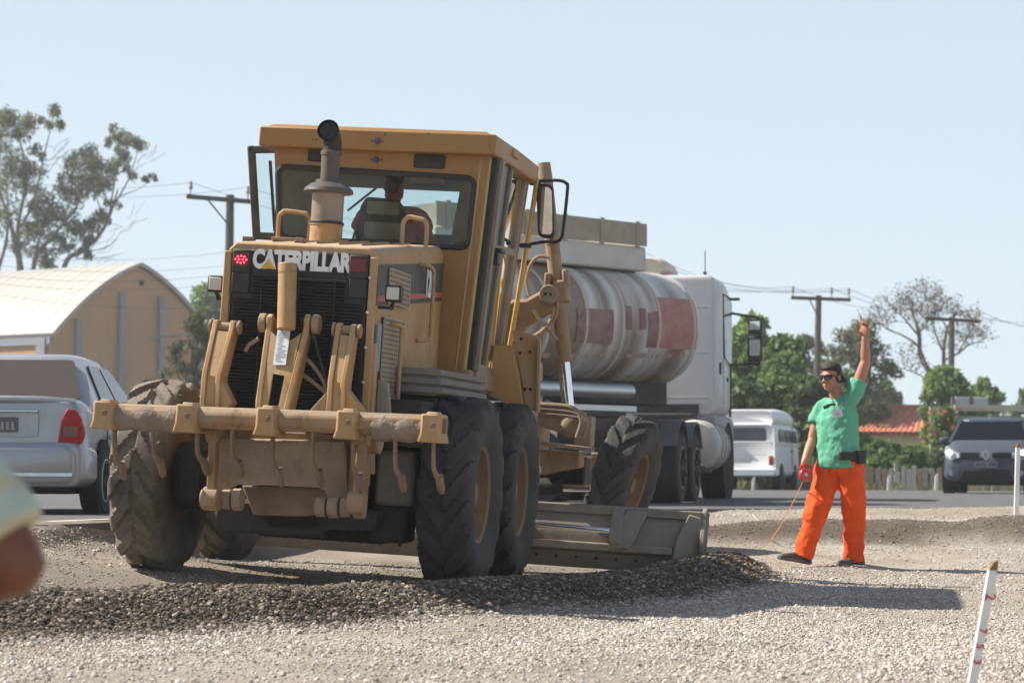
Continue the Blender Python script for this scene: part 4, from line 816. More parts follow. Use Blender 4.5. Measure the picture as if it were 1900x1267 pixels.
c0, c1, c2, c3 = G(1009,303,yl), G(1034,540,yl), G(1049,672,yl), G(1059,775,yl)
lc = empty('lift_cylinder'); lc.parent = gr
m = MB(); m.cyl(c0, c0.lerp(c1,.12), .052, .058, n=24); m.cyl(c0.lerp(c1,.12), c1, .058, n=24); m.cyl(c0.lerp(c1,.62), c0.lerp(c1,.64), .061, n=24); m.cyl(c1, c2, .056, n=24); m.cyl(c1.lerp(c2,.48), c1.lerp(c2,.5), .059, n=24); m.cyl(c1.lerp(c2,.95), c2, .061, n=24); m.build('barrel', yellowd, lc)
m = MB(); m.cyl(c2, c3, .036, n=20); m.build('rod', chrome, lc)
m = MB(); m.cyl(c2+V(-.055,0,0), c3+V(-.05,0,0), .011, n=8); m.build('feed_pipe', yellowd, lc)
m = MB(); m.ball(c3+V(.0,0,-.06), .1, 14, 10); m.build('rod_end', dusty, lc)
for P, r_ in ((((1020,478),(1000,476),(985,490),(977,520),(982,548)), .014), (((945,632),(975,630),(1005,615),(1024,590),(1028,570)), .017), (((990,575),(1003,596),(1020,615),(1034,630)), .014), (((1035,560),(1030,590),(1000,625)), .010)):
    m = MB(); m.tube(bez([G(x,y,ya-.08) for x,y in P], 6), r_, 8); gp('hydraulic_hose', m, mat('hose_yellow', (.34,.19,.09), .6, dust=.3), bevel=0)
# cylinders, drawbar and circle between the axles
cz = G(1050,790,3.3); m = MB(); m.cyl(G(1004,765,3.3), G(1082,790,3.3), .11, n=20); m.box(G(1085,800,3.3), (.14,.2,.24)); gp('side_shift_cylinder', m, dusty, bevel=.015)
m = MB(); m.bar(G(1000,822,3.1), G(1100,834,3.1), .2, .035); gp('shelf_plate', m, dusty, bevel=.006)
for k in range(3):
    m = MB(); m.tube(bez([G(1000,750+8*k,3.15), G(1060,756+8*k,3.12), G(1078+5*k,780,3.1), G(1070+6*k,812,3.1)], 6), .018, 8); gp('hydraulic_hose', m, mat('hose_tan', (.20,.14,.10), .7, dust=.3), bevel=0)
m = MB(); m.prism([G(x,y,3.5) for x,y in ((1000,832),(1077,838),(1075,868),(1045,872),(1000,882))], (0,.3,0)); gp('drawbar', m, yellowd, bevel=.02)
for (x0, x1, y) in ((1045,1095,904),(1075,1098,842)):
    m = MB(); m.cyl(G(x0,y,3.7), G(x1,y,3.7), .034, n=16); gp('circle_rod', m, chrome, bevel=0)
m = MB(); m.cyl(G(960,905,3.75), G(1046,902,3.75), .075, n=18); m.box(G(1075,868,3.9), (.14,.3,.34)); m.box(G(1035,885,4.0), (.5,.5,.12)); gp('circle_drive', m, darkm, bevel=.015)
# grab rail and mirror with its guard
rl = [G(975,312,YF+.1), G(985,316,YF+.1), G(993,330,YF+.1), G(994,350,YF+.1), G(970,500,YF+.12), G(945,645,YF+.12), G(940,680,YF+.12), G(928,702,YF+.1), G(915,710,YF+.05)]
m = MB(); m.tube(bez(rl, 6), .021, 10); gp('grab_rail', m, mat('rail_yellow', (.58,.32,.05), .35, coat=.3, dust=.12), bevel=0)
ym = YF+.12; mt = bez([G(988,338,ym), G(1005,336,ym), G(1036,335,ym), G(1050,340,ym), G(1053,352,ym), G(1045,425,ym), G(1041,442,ym), G(1032,449,ym), G(1010,449,ym), G(972,455,ym)], 6)
mirr = empty('side_mirror'); mirr.parent = gr
m = MB(); m.tube(mt, .013, 8); m.build('mirror_guard', blackp, mirr)
for (x, y) in ((993,340),(975,456)): m = MB(); m.box(G(x,y,ym), (.09,.06,.035)); m.build('clamp', blackp, mirr, bevel=.006)
mc = [G(994,340,ym-.02), G(1026,343,ym-.02), G(1028,443,ym-.02), G(998,440,ym-.02)]
m = MB(); m.prism(rquad(mc, .05, 5), (0,.06,0)); m.build('mirror_housing', blackp, mirr, bevel=.008)
mi = [G(997,346,ym-.040), G(1023,348,ym-.052), G(1025,436,ym-.036), G(1001,434,ym-.024)]
mi = [G(997,346,ym-.056), G(1023,348,ym-.078), G(1025,436,ym-.046), G(1001,434,ym-.024)]
m = MB(); m.prism(rquad(mi, .04, 5), (.0,.012,0)); m.build('mirror_glass', mat('mirror', (.7,.7,.7), .03, 1.0, var=0), mirr)
# ================================================================== road vehicles
ROADZ = .45
def rsec(y, hw, zb, zt, r=.12, top=1.0, n=4, dy=0.0):      # rounded section across the car; top: narrowing of the upper edge; dy: lean
    out = []
    for (x, z) in rrect(2*hw, zt-zb, min(r, (zt-zb)/2.1, hw/2.1), n):
        t = (z+(zt-zb)/2)/(zt-zb); k = 1+(top-1)*max(0, (t-.45)/.55)**1.5
        out.append(V(x*k, y+dy*t, zb+(zt-zb)*t))
    return out
def fillsecs(S, k=4):               # smooth interpolation between sections
    out = []; n = len(S)
    P = [S[0]]+S+[S[-1]]
    for i in range(1, n):
        for q in range(k):
            t = q/k; out.append([.5*((2*b)+(c-a)*t+(2*a-5*b+4*c-d)*t*t+(3*b-a-3*c+d)*t**3) for a, b, c, d in zip(P[i-1], P[i], P[i+1], P[i+2])])
    out.append(S[-1]); return out
def panel(q, r, th, name, m, parent, bevel=0, off=0.0):     # rounded flat panel on a quad, th thick outward
    q = [Vector(p) for p in q]; nrm = (q[1]-q[0]).cross(q[3]-q[0]).normalized(); mb = MB(); mb.prism([p+nrm*off for p in rquad(q, r, 4)], nrm*th); return mb.build(name, m, parent, bevel=bevel)
carglass = mat('car_glass_dark', (.022,.026,.028), .15, spec=.22, var=.1)
sootglass = mat('car_glass_dusty', (.070,.056,.047), .3, spec=.25, var=.08, scale=2)
tyrec = mat('car_tyre', (.022,.022,.023), .8, dust=.2, dcol=(.1,.09,.08)); alloy = mat('alloy_rim', (.5,.51,.53), .35, .6, dust=.15)
archm = mat('wheel_arch_black', (.012,.012,.012), .9)
def carwheel(root, x, y, r, w, rim=alloy, spokes=9, name='wheel', rr=.66):
    s = 1 if x > 0 else -1; m = MB()
    m.lathe([(r*.60,-w/2),(r*.93,-w/2),(r,-w/2+.03),(r,w/2-.03),(r*.93,w/2),(r*.62,w/2)], (x,y,r), (1,0,0), 28); wh = m.build(name, tyrec, root)
    m = MB(); m.lathe([(0,w/2-.06),(r*rr*.4,w/2-.05),(r*rr,w/2-.05),(r*rr,w/2+.004),(r*rr*.93,w/2+.006),(r*rr*.9,w/2-.02),(r*.3,w/2-.015),(0,w/2-.0)] if s > 0 else [(0,-w/2+.06),(r*rr*.4,-w/2+.05),(r*rr,-w/2+.05),(r*rr,-w/2-.004),(r*rr*.93,-w/2-.006),(r*rr*.9,-w/2+.02),(r*.3,-w/2+.015),(0,-w/2)], (x,y,r), (1,0,0), 28); m.build('rim', rim, wh)
    m = MB()
    for k in range(spokes):
        a = 2*math.pi*(k+.5)/spokes; q = x+s*(w/2-.012); m.bar((q,y+r*.22*math.cos(a),r+r*.22*math.sin(a)), (q,y+r*.56*math.cos(a),r+r*.56*math.sin(a)), .02, r*.12, (1,0,0))
    o = m.build('rim_spokes', archm, wh); o['kind'] = 'stuff'; return wh
def arch(root, x, y, r, parent=None):
    s = 1 if x > 0 else -1; m = MB(); m.cyl((x-s*.12,y,r*.98), (x+s*.004,y,r*.98), r*1.2, n=28); return m.build('wheel_arch', archm, root)

# ---- silver saloon passing on the left
silver = mat('silver_paint', (.36,.385,.42), .3, .5, var=.03, dust=.18, dcol=(.33,.30,.27), coat=.5)
sb = at(-14, 955, 20.75); car = empty('saloon_car', pose((sb.x, 20.75, ROADZ), 1.0), 'silver saloon car driving past on the road beside the big rear tyre', 'car'); car.name = 'saloon_car'
S = fillsecs([rsec(.06,.70,.30,.97,.12,.93), rsec(.10,.775,.27,1.0,.13,.92), rsec(.35,.81,.24,1.02,.13,.92), rsec(.8,.82,.22,.98,.13,.93), rsec(1.6,.825,.21,.94,.12,.94), rsec(2.6,.825,.21,.93,.12,.94), rsec(3.3,.81,.22,.90,.14,.92), rsec(3.8,.76,.26,.80,.16,.9), rsec(4.05,.62,.32,.66,.14,.9)], 4)
m = MB(); m.loft(S); m.build('body', silver, car, smooth=50)
S = [rsec(0,.72,.26,.62,.10,.97), rsec(-.03,.70,.30,.58,.10,.97)][::-1]+[rsec(.05,.79,.24,.63,.1,.98), rsec(.4,.832,.24,.62,.1,.99), rsec(.5,.80,.26,.6,.08,1)]
m = MB(); m.loft(fillsecs(S, 3)); bp_ = m.build('rear_bumper', silver, car, smooth=50)
panel([V(-.70,-.034,.335), V(.70,-.034,.335), V(.70,-.034,.365), V(-.70,-.034,.365)], .008, .008, 'bumper_strip', mat('sky_chrome', (.5,.56,.62), .2, .8), bp_)
def greenhouse(root, paint, zb, zt, hwb, hwt, ys, r=.07):  # ys: base rear, top rear, top front, base front
    m = MB(); a, b, c, d = ys; zr = zt-.05
    q = lambda y0, y1, hw, z, k=.10: [V(-hw+k,y0,z), V(hw-k,y0,z), V(hw,y0+k*1.4,z), V(hw*1.01,(y0+y1)/2,z), V(hw,y1-k*1.4,z), V(hw-k,y1,z), V(-hw+k,y1,z), V(-hw,y1-k*1.4,z), V(-hw*1.01,(y0+y1)/2,z), V(-hw,y0+k*1.4,z)]
    m.loft([q(a,d,hwb,zb), q(b,c,hwt,zr), q(b+.12,c-.12,hwt-.10,zt-.008), q(b+.3,c-.3,hwt-.28,zt)]); return m.build('cabin', paint, root, bevel=.03, seg=3)
cb = greenhouse(car, silver, .92, 1.47, .785, .525, (.36,1.08,2.1,3.05), r=.1)
def lerpq(a, b, t): return Vector(a).lerp(Vector(b), t)
def facequad(zb, zt, hwb, hwt, y0, y1, t0, t1, x0, x1):    # sub-quad of the sloping rear/front face
    P = lambda t, s: V((hwb+(hwt-hwb)*t)*s, y0+(y1-y0)*t, zb+(zt-zb)*t)
    return [P(t0,-x0), P(t0,x0), P(t1,x1), P(t1,-x1)]
rw = facequad(.92,1.42,.785,.525,.36,1.08,.20,.95,.90,.90); panel(rw, .06, .006, 'rear_window', sootglass, cb, off=.004)
def sidequad(zb, zt, hwb, hwt, ya, yb, yc, yd, t0, t1, s=1):  # ya..yb at base, yc..yd at top
    P = lambda y0, y1, t: None
    p = [V(s*(hwb+(hwt-hwb)*t0), ya, zb+(zt-zb)*t0), V(s*(hwb+(hwt-hwb)*t0), yb, zb+(zt-zb)*t0), V(s*(hwb+(hwt-hwb)*t1), yd, zb+(zt-zb)*t1), V(s*(hwb+(hwt-hwb)*t1), yc, zb+(zt-zb)*t1)]
    return p if s > 0 else p[::-1]
for s in (1, -1):
    panel(sidequad(.92,1.42,.792,.532,.98,1.72,1.22,1.70,.10,.88,s), .04, .006, 'side_window', carglass, cb, off=.006)
    panel(sidequad(.92,1.42,.792,.532,1.80,2.82,1.78,2.24,.10,.88,s), .05, .006, 'side_window', carglass, cb, off=.006)
    m = MB(); m.bar((s*.828,1.0,.70), (s*.828,3.2,.70), .012, .03); m.build('rub_strip', mat('silver_trim', (.3,.31,.33), .4), car)
    for y in (1.0, 1.76, 2.9): m = MB(); m.bar((s*.826,y,.32), (s*.80,y,.9), .006, .008); m.build('door_gap', archm, car)
    arch(car, s*.826, .78, .31); arch(car, s*.822, 3.25, .31)
    carwheel(car, s*.745, .78, .30, .19); carwheel(car, s*.745, 3.25, .30, .19)
    # tail lamp, wrapping round the corner
    m = MB(); P0 = [(.545,.057,.61),(.66,.075,.605),(.745,.115,.62),(.765,.13,.72),(.745,.12,.84),(.695,.085,.915),(.62,.07,.925),(.572,.06,.82)]
    ring = [V(s*x,y,z) for x,y,z in P0]; m.loft([[p+V(s*.012,-.055,0) for p in ring], [p+V(s*.012,.03,0) for p in ring]]); tl_ = m.build('tail_lamp', redlens, car, bevel=.012)
    m = MB(); m.prism([V(s*.60,.004,.68), V(s*.725,.040,.68), V(s*.73,.042,.77), V(s*.615,.006,.77)], (0,-.009,0)); m.build('clear_lens', mat('clear_lens', (.20,.10,.09), .15, coat=.4), tl_, bevel=.004)
    m = MB(); m.ball((s*.87,2.78,.98), (.08,.05,.06), 10, 6); m.build('side_mirror', silver, car)
m = MB(); m.tube(bez([(-.69,.14,.985), (-.4,.075,1.005), (0,.06,1.01), (.4,.075,1.005), (.69,.14,.985)], 5), .032, 10); m.build('boot_lip', silver, car, bevel=.012)
panel([V(-.42,.052,.68), V(.38,.052,.68), V(.38,.052,.90), V(-.42,.052,.90)], .05, .004, 'plate_recess', mat('silver_shade', (.36,.38,.41), .35, .4), car)
pl = panel([V(-.20,.046,.72), V(.20,.046,.72), V(.20,.046,.85), V(-.20,.046,.85)], .01, .006, 'number_plate', mat('plate_grey', (.10,.105,.11), .5), car, off=.004)
m = MB()
for k, x in enumerate((-.16,-.11,-.06,.02,.065,.11,.155)): m.box((x,.034,.775), (.028,.004,.07)); 
o = m.build('plate_print', mat('plate_print', (.30,.31,.32), .5), pl); o['kind'] = 'stuff'
m = MB(); m.bar((-.40,.03,.905), (.38,.03,.905), .03, .025); m.build('plate_trim', mat('sky_chrome', (.5,.56,.62), .2, .8), car, bevel=.008)
m = MB(); m.box((0,.35,.24), (1.3,.5,.12)); m.build('underside', archm, car)

# ---- tanker lorry: tractor
wh = mat('lorry_white', (.56,.565,.58), .42, var=.06, dust=.3, dcol=(.42,.38,.33), coat=.2); whs = mat('lorry_dirty_white', (.55,.54,.52), .5, var=.08, dust=.4, dcol=(.34,.29,.23))
dk = mat('chassis_dark', (.028,.028,.03), .8, dust=.4, dcol=(.12,.105,.09))
tp = at(1329, 700, 36.6); M0 = pose((tp.x, 36.6, ROADZ), 12.6) @ Matrix.Translation((-1.22, 0, 0))
tr = empty('tractor_lorry', M0, 'white lorry cab hauling the tank trailer past the worker', 'lorry')
zz = lambda py, d=36.6: .78+(889-py)*d/FPX-ROADZ
S = [rsec(0,1.19,1.35,zz(512),.14,.985), rsec(.05,1.22,1.33,zz(506),.16,.985), rsec(1.3,1.22,1.33,zz(503),.18,.985), rsec(1.75,1.21,1.33,zz(512),.18,.98), rsec(2.05,1.16,1.33,zz(536),.18,.96,dy=-.0), rsec(2.2,1.05,1.4,zz(552),.18,.95)]
m = MB(); m.loft(S); cabw = m.build('lorry_cab', wh, tr, bevel=.02, smooth=50)
m = MB(); m.loft([rsec(.02,1.20,.62,1.36,.1), rsec(1.0,1.22,.62,1.36,.1), rsec(2.1,1.22,.5,1.36,.12), rsec(2.25,1.15,.5,1.3,.12)]); m.build('cab_lower', mat('lorry_grey', (.33,.33,.345), .5, dust=.3, dcol=(.25,.22,.19)), tr, smooth=50)
m = MB(); m.box((0,-.02,1.42), (1.9,.06,.16)); m.build('cab_back_gap', dk, tr)
for z in (1.6, 2.3, 3.0): m = MB(); m.box((0,-.004,z), (2.2,.012,.02)); m.build('panel_seam', mat('seam_grey', (.4,.4,.41), .6), cabw)
x = 1.222
q = [V(x,.95,zz(655)), V(x,1.78,zz(668)), V(x-.02,1.95,zz(540)), V(x-.02,.95,zz(545))]; panel(q, .08, .012, 'side_window', carglass, cabw)
m = MB(); m.tube([V(x-.01,.88,1.5), V(x-.01,.88,zz(535)), V(x-.01,1.95,zz(535))], .012, 6); m.build('door_seam', dk, cabw)
m = MB(); m.hexa([V(x-.03,1.72,1.36), V(x+.01,1.74,1.36), V(x-.05,2.22,1.36), V(x-.09,2.20,1.36), V(x-.03,1.84,zz(545)), V(x+.0,1.86,zz(545)), V(x-.08,2.12,zz(545)), V(x-.12,2.10,zz(545))]); m.build('corner_fairing', dk, cabw, bevel=.02)
m = MB(); m.bar((x-.05,2.1,zz(534)), (x-.02,2.32,zz(532)), .2, .05); m.build('sun_visor', dk, cabw, bevel=.01)
panel([V(x,.36,zz(690)), V(x,.56,zz(690)), V(x,.56,zz(668)), V(x,.36,zz(668))], .02, .01, 'door_handle', dk, cabw); panel([V(x,1.25,zz(700)), V(x,1.4,zz(700)), V(x,1.4,zz(692)), V(x,1.25,zz(692))], .02, .01, 'door_handle', dk, cabw)
m = MB(); m.cyl((x-.3,1.45,.60), (x+.004,1.45,.60), .66, n=30); m.build('wheel_arch', archm, tr)
def lwheel(x, y, r=.51, w=.30, root=None, dual=True): return carwheel(root or tr, x, y, r, w, mat('truck_rim', (.16,.155,.15), .6, .3, dust=.4), 8, 'wheel', .6)
for s in (1, -1):
    lwheel(s*1.0, 1.45, w=.34)
    for y in (-1.45, -2.85):
        lwheel(s*.84, y, w=.56)
        m = MB(); pts = [V(0, y+.64*math.cos(R(a)), .53+.64*math.sin(R(a))) for a in range(25, 156, 13)]
        for p, q in zip(pts[:-1], pts[1:]): m.hexa([V(s*.60,p.y,p.z), V(s*1.13,p.y,p.z), V(s*1.13,q.y,q.z), V(s*.60,q.y,q.z)]+[V(s*.60,.53*0+y+(p.y-y)*1.04,.53+(p.z-.53)*1.04), V(s*1.13,y+(p.y-y)*1.04,.53+(p.z-.53)*1.04), V(s*1.13,y+(q.y-y)*1.04,.53+(q.z-.53)*1.04), V(s*.60,y+(q.y-y)*1.04,.53+(q.z-.53)*1.04)])
        o = m.build('mudguard', mat('mudguard_grey', (.09,.092,.095), .5, dust=.3, dcol=(.16,.14,.12)), tr)
    m = MB(); m.bar((s*.42,-4.0,.95), (s*.42,2.0,.95), .1, .26); m.build('chassis_rail', dk, tr)
for k in range(4):
    y = -.60+k*.36; m = MB(); m.lathe([(0,-.15),(.34,-.14),(.39,-.09),(.39,.09),(.34,.14),(0,.15)], (.98,y,.86), (0,1,0), 22); m.build('air_tank', mat('tank_cream', (.60,.585,.55), .5, dust=.3), tr)
    m = MB(); m.lathe([(.405,-.02),(.41,-.02),(.41,.02),(.405,.02)], (.98,y+.18,.86), (0,1,0), 22, closed=True); m.build('tank_strap', dk, tr)
m = MB(); m.box((.9,-.35,.5), (.5,.9,.12)); m.box((0,-.4,1.0), (1.9,.5,.7)); m.build('equipment_frame', dk, tr, bevel=.03)
m = MB(); S = [rsec(y,hw,zz(505),zt,.12,.9) for (y,hw,zt) in ((.1,.78,zz(474)), (.3,.86,zz(470)), (1.1,.86,zz(470)), (1.35,.84,zz(474)), (1.5,.74,zz(490)))]; m.loft(S); m.build('roof_fairing', mat('fairing_cream', (.58,.52,.42), .5, dust=.2), tr, smooth=50).location = (-.42,0,0)
m = MB(); m.cyl((.92,.9,zz(503)), (.92,.9,zz(452)), .008, n=6); m.box((.92,.9,zz(498)), (.05,.05,.1)); m.build('antenna', dk, tr)
mirror = empty('door_mirror'); mirror.parent = tr
m = MB(); m.tube(bez([V(1.2,2.05,zz(562)), V(1.42,2.2,zz(566)), V(1.60,2.25,zz(570)), V(1.63,2.25,zz(580)), V(1.63,2.25,zz(655)), V(1.5,2.22,zz(660)), V(1.2,2.05,zz(663))], 6), .022, 8); m.build('mirror_arm', dk, mirror)
for (z0, z1) in ((zz(602), zz(574)), (zz(657), zz(606))):
    m = MB(); m.box((1.56,2.2,(z0+z1)/2), (.24,.12,z1-z0)); h = m.build('mirror_housing', dk, mirror, bevel=.04)
    m = MB(); m.box((1.56,2.135,(z0+z1)/2+.02), (.17,.01,(z1-z0)*.62)); m.build('mirror_glass', mat('mirror', (.7,.7,.7), .03, 1.0, var=0), h, bevel=.003)

# ---- tanker lorry: tank trailer, swung out at an angle
c0 = at(1192, 614, 34.6); YAWT = 47; TZ = c0.z-ROADZ
M1 = pose((c0.x, 34.6, ROADZ), YAWT); tt = empty('tank_trailer', M1, 'dusty white oval tank trailer with red and blue lettering behind the lorry cab', 'trailer')
HWt, HHt, LT = 1.13, .83, 4.7
tkm = mat('tank_white', (.68,.67,.65), .34, var=.08, dust=.28, streak=.6, dcol=(.36,.30,.24), coat=.25)
def streaks(m):     # brown grime running down round the tank in bands
    t = m.node_tree; N = t.nodes; L = t.links; b = N['Principled BSDF']; src = b.inputs['Base Color'].links[0].from_socket
    tc = N.new('ShaderNodeTexCoord'); mp = N.new('ShaderNodeMapping'); mp.inputs['Scale'].default_value = (.05, 1, .12); L.new(tc.outputs['Object'], mp.inputs[0])
    nz = N.new('ShaderNodeTexNoise'); nz.inputs['Scale'].default_value = 1.25; nz.inputs['Detail'].default_value = 5; L.new(mp.outputs[0], nz.inputs['Vector'])
    mr = N.new('ShaderNodeMapRange'); mr.inputs['From Min'].default_value = .49; mr.inputs['From Max'].default_value = .6; mr.inputs['To Max'].default_value = .95; L.new(nz.outputs['Fac'], mr.inputs['Value'])
    mx = N.new('ShaderNodeMix'); mx.data_type = 'RGBA'; L.new(mr.outputs[0], mx.inputs['Factor']); L.new(src, mx.inputs['A']); mx.inputs['B'].default_value = (.19,.125,.08,1); L.new(mx.outputs['Result'], b.inputs['Base Color'])
streaks(tkm)
def tsec(y, k=1.0, n=44): return [V(HWt*k*math.copysign(abs(math.cos(2*math.pi*i/n))**.86, math.cos(2*math.pi*i/n)), y, TZ+HHt*k*math.copysign(abs(math.sin(2*math.pi*i/n))**.86, math.sin(2*math.pi*i/n))) for i in range(n)]
m = MB(); m.loft([tsec(-LT-.16,.6), tsec(-LT-.12,.85), tsec(-LT,1), tsec(0,1), tsec(.12,.9), tsec(.18,.65)]); tank = m.build('tank', tkm, tt, smooth=50)
for k in range(8):
    y = -.1-k*.72; m = MB(); m.loft([tsec(y-.03,1.002), tsec(y-.02,1.012), tsec(y+.02,1.012), tsec(y+.03,1.002)], caps=False); m.build('tank_band', mat('band_dusty', (.48,.45,.41), .5, dust=.4), tank, smooth=50)
def tankpatch(y0, y1, z0, z1, name, m_, off=1.008, n=8):   # flat print wrapped on the right flank
    def fn(u, v):
        z = z0+(z1-z0)*v; s = min(1, abs(z-TZ)/HHt); a = math.asin(s**(1/.86))*(1 if z > TZ else -1); c = math.cos(a)**.86
        return V(HWt*c*off, y0+(y1-y0)*u, TZ+(z-TZ)*off)
    mb = MB(); mb.grid(fn, 3, n); return mb.build(name, m_, tank, fix=False)
redp = mat('tank_red_print', (.38,.10,.10), .5, var=.3, scale=4, dust=.8, dcol=(.42,.29,.26), dscale=2.2); redd = mat('tank_red_worn', (.22,.07,.075), .55, var=.3, dust=.55, dcol=(.30,.24,.21)); bluep = mat('tank_blue_print', (.20,.27,.36), .5, var=.25, dust=.4, dcol=(.45,.43,.4))
zt_k = lambda py: .78+(889-py)*35/FPX-ROADZ
tankpatch(-.85, -.05, zt_k(656), zt_k(566), 'red_sign_panel', redp); tankpatch(-1.05, -.86, zt_k(656), zt_k(596), 'red_sign_panel', redd)
tankpatch(-2.45, -1.75, zt_k(655), zt_k(596), 'red_sign_panel', redd)
for k in range(4): tankpatch(-1.5+k*.28, -1.38+k*.28, zt_k(628-k*2), zt_k(586+k*3), 'sign_letter', redd, 1.006)
r_ = random.Random(5)
for k, (y, z0, z1) in enumerate(((-4.5,655,565),(-4.1,640,570),(-3.75,655,572),(-3.35,620,580),(-3.15,640,600))):
    tankpatch(y, y+.13, zt_k(z0), zt_k(z1), 'sign_letter', bluep, 1.006)
for k in range(12): tankpatch(-3.2+k*.26, -3.08+k*.26, zt_k(684-k*1.2), zt_k(676-k*1.2), 'sign_letter', mat('worn_red_letters', (.36,.16,.15), .6, dust=.5, dcol=(.5,.45,.4)), 1.006, 2)
m = MB(); m.loft([[V(-.62,-LT+.15,TZ+HHt-.03), V(.62,-LT+.15,TZ+HHt-.03), V(.62,-.55,TZ+HHt-.03), V(-.62,-.55,TZ+HHt-.03)], [V(-.60,-LT+.15,TZ+HHt+.32), V(.60,-LT+.15,TZ+HHt+.32), V(.60,-.55,TZ+HHt+.32), V(-.60,-.55,TZ+HHt+.32)]]); m.build('walkway_box', whs, tt, bevel=.03)
guard = empty('walkway_guard'); guard.parent = tt; gm = mat('guard_taupe', (.27,.25,.22), .7, dust=.4)
for s in (1, -1):
    m = MB(); m.box((s*.6,(-LT-.4)/2,TZ+HHt+.49), (.03,LT-.7,.32)); m.build('guard_board', gm, guard)
    for k in range(6): m = MB(); m.box((s*.62,-LT+.35+k*.72,TZ+HHt+.48), (.03,.07,.38)); m.build('guard_post', gm, guard)
for y in (-LT+.3, -.7): m = MB(); m.box((0,y,TZ+HHt+.49), (1.2,.03,.32)); m.build('guard_board', gm, guard)
m = MB(); m.cyl((1.02,-4.9,TZ-HHt-.12), (1.02,-1.3,TZ-HHt-.12), .10, n=18); m.build('discharge_pipe', alum, tt)
m = MB(); m.box((0,-2.6,TZ-HHt-.1), (1.0,5.2,.34)); m.box((.9,-3.0,TZ-HHt-.45), (.5,3.0,.08)); m.build('trailer_frame', dk, tt, bevel=.02)
m = MB(); m.box((1.0,-2.8,TZ-HHt-.36), (.10,3.2,.09)); m.build('side_guard', alum, tt, bevel=.01)
for y in (-3.25, -3.05): m = MB(); m.box((1.0,y,TZ-HHt-.06), (.04,.12,.55)); m.build('pipe_bracket', mat('bracket_pinkish', (.38,.26,.23), .7, dust=.4), tt)
for y in (-4.4, -3.1):
    for s in (1, -1): carwheel(tt, s*.85, y, .5, .55, mat('truck_rim', (.16,.155,.15), .6), 8)
panel([V(.15,-LT-.165,TZ-.42), V(.75,-LT-.165,TZ-.42), V(.75,-LT-.165,TZ-.34), V(.15,-LT-.165,TZ-.34)], .01, .006, 'red_reflector', redlens, tt)

# ---- white microbus
kw = mat('microbus_white', (.70,.71,.73), .4, var=.03, dust=.08)
kp = at(1441, 905, 58); kb = empty('microbus', pose((kp.x, 58, .55), 14.5) @ Matrix.Translation((-.84,0,0)), 'old white microbus seen from behind beyond the lorry', 'microbus')
S = [rsec(.05,.78,.42,1.80,.16,.97), rsec(.0,.80,.42,1.30,.12,1), rsec(.05,.84,.40,1.62,.12,.96)]
S = fillsecs([rsec(.02,.76,.36,1.56,.14,.94), rsec(.12,.84,.34,1.62,.16,.93), rsec(1.5,.86,.33,1.64,.16,.93), rsec(3.6,.86,.33,1.64,.16,.93), rsec(4.2,.83,.34,1.60,.18,.92), rsec(4.42,.74,.38,1.45,.2,.92)], 3)
m = MB(); m.loft(S); kbody = m.build('body', kw, kb, smooth=50)
S = fillsecs([rsec(.14,.70,1.58,1.90,.12,.9), rsec(.3,.76,1.58,1.97,.14,.9), rsec(2,.78,1.58,2.02,.16,.9), rsec(3.6,.76,1.58,1.98,.16,.9), rsec(4.05,.64,1.56,1.80,.1,.9)], 3)
m = MB(); m.loft(S); m.build('raised_roof', kw, kb, smooth=50)
panel([V(-.60,.055,1.20), V(.60,.055,1.20), V(.57,.035,1.53), V(-.57,.035,1.53)], .07, .01, 'rear_window', mat('van_glass', (.10,.115,.13), .12, spec=.5, var=.3, scale=2), kbody, off=.028)
m = MB(); m.box((0,.015,1.17), (1.5,.03,.025)); m.build('swage_line', kw, kbody, bevel=.01)
for z in (.86,): m = MB(); m.box((0,.017,z), (1.2,.012,.012)); m.build('lid_gap', mat('seam_grey', (.4,.4,.41), .6), kbody)
panel([V(-.22,.0,.66), V(.22,.0,.66), V(.22,.0,.78), V(-.22,.0,.78)], .01, .012, 'number_plate', mat('plate_pale', (.42,.44,.42), .5), kb, off=-.0)
for s in (1, -1):
    m = MB(); m.box((s*.70,.02,.72), (.11,.06,.24)); t_ = m.build('tail_lamp', redlens, kb, bevel=.02); m = MB(); m.box((s*.70,-.012,.80), (.09,.02,.08)); m.build('indicator_lens', mat('amber_lens', (.5,.17,.05), .25, coat=.4), t_, bevel=.01)
    for (y0, y1) in ((.5,1.45),(1.55,2.6),(2.75,3.65)):
        q = [V(s*.855,y0,1.20), V(s*.855,y1,1.20), V(s*.825,y1-.04,1.50), V(s*.825,y0+.04,1.50)]; panel(q if s > 0 else q[::-1], .06, .012, 'side_window', carglass if y0 > 1 else mat('van_glass', (.10,.115,.13), .12), kbody)
    m = MB(); m.bar((s*.862,.3,1.13), (s*.862,4.1,1.13), .02, .03); m.build('swage_line', kw, kbody)
    m = MB(); m.bar((s*.862,2.65,.5), (s*.862,2.65,1.6), .008, .015); m.build('door_gap', archm, kb); m = MB(); m.box((s*.875,2.55,.98), (.03,.2,.04)); m.build('door_handle', blackp, kb)
    carwheel(kb, s*.76, .75, .32, .18); carwheel(kb, s*.76, 3.2, .32, .18); arch(kb, s*.858, .75, .30); arch(kb, s*.858, 3.2, .30)
    m = MB(); m.bar((s*.83,4.0,1.25), (s*1.05,4.1,1.28), .02, .02); m.box((s*1.08,4.1,1.33), (.12,.05,.2)); m.build('side_mirror', blackp, kb, bevel=.015)
m = MB(); m.loft([rsec(-.14,.80,.36,.50,.06), rsec(-.02,.86,.34,.52,.07), rsec(.3,.87,.34,.52,.07)]); m.build('rear_bumper', kw, kb)
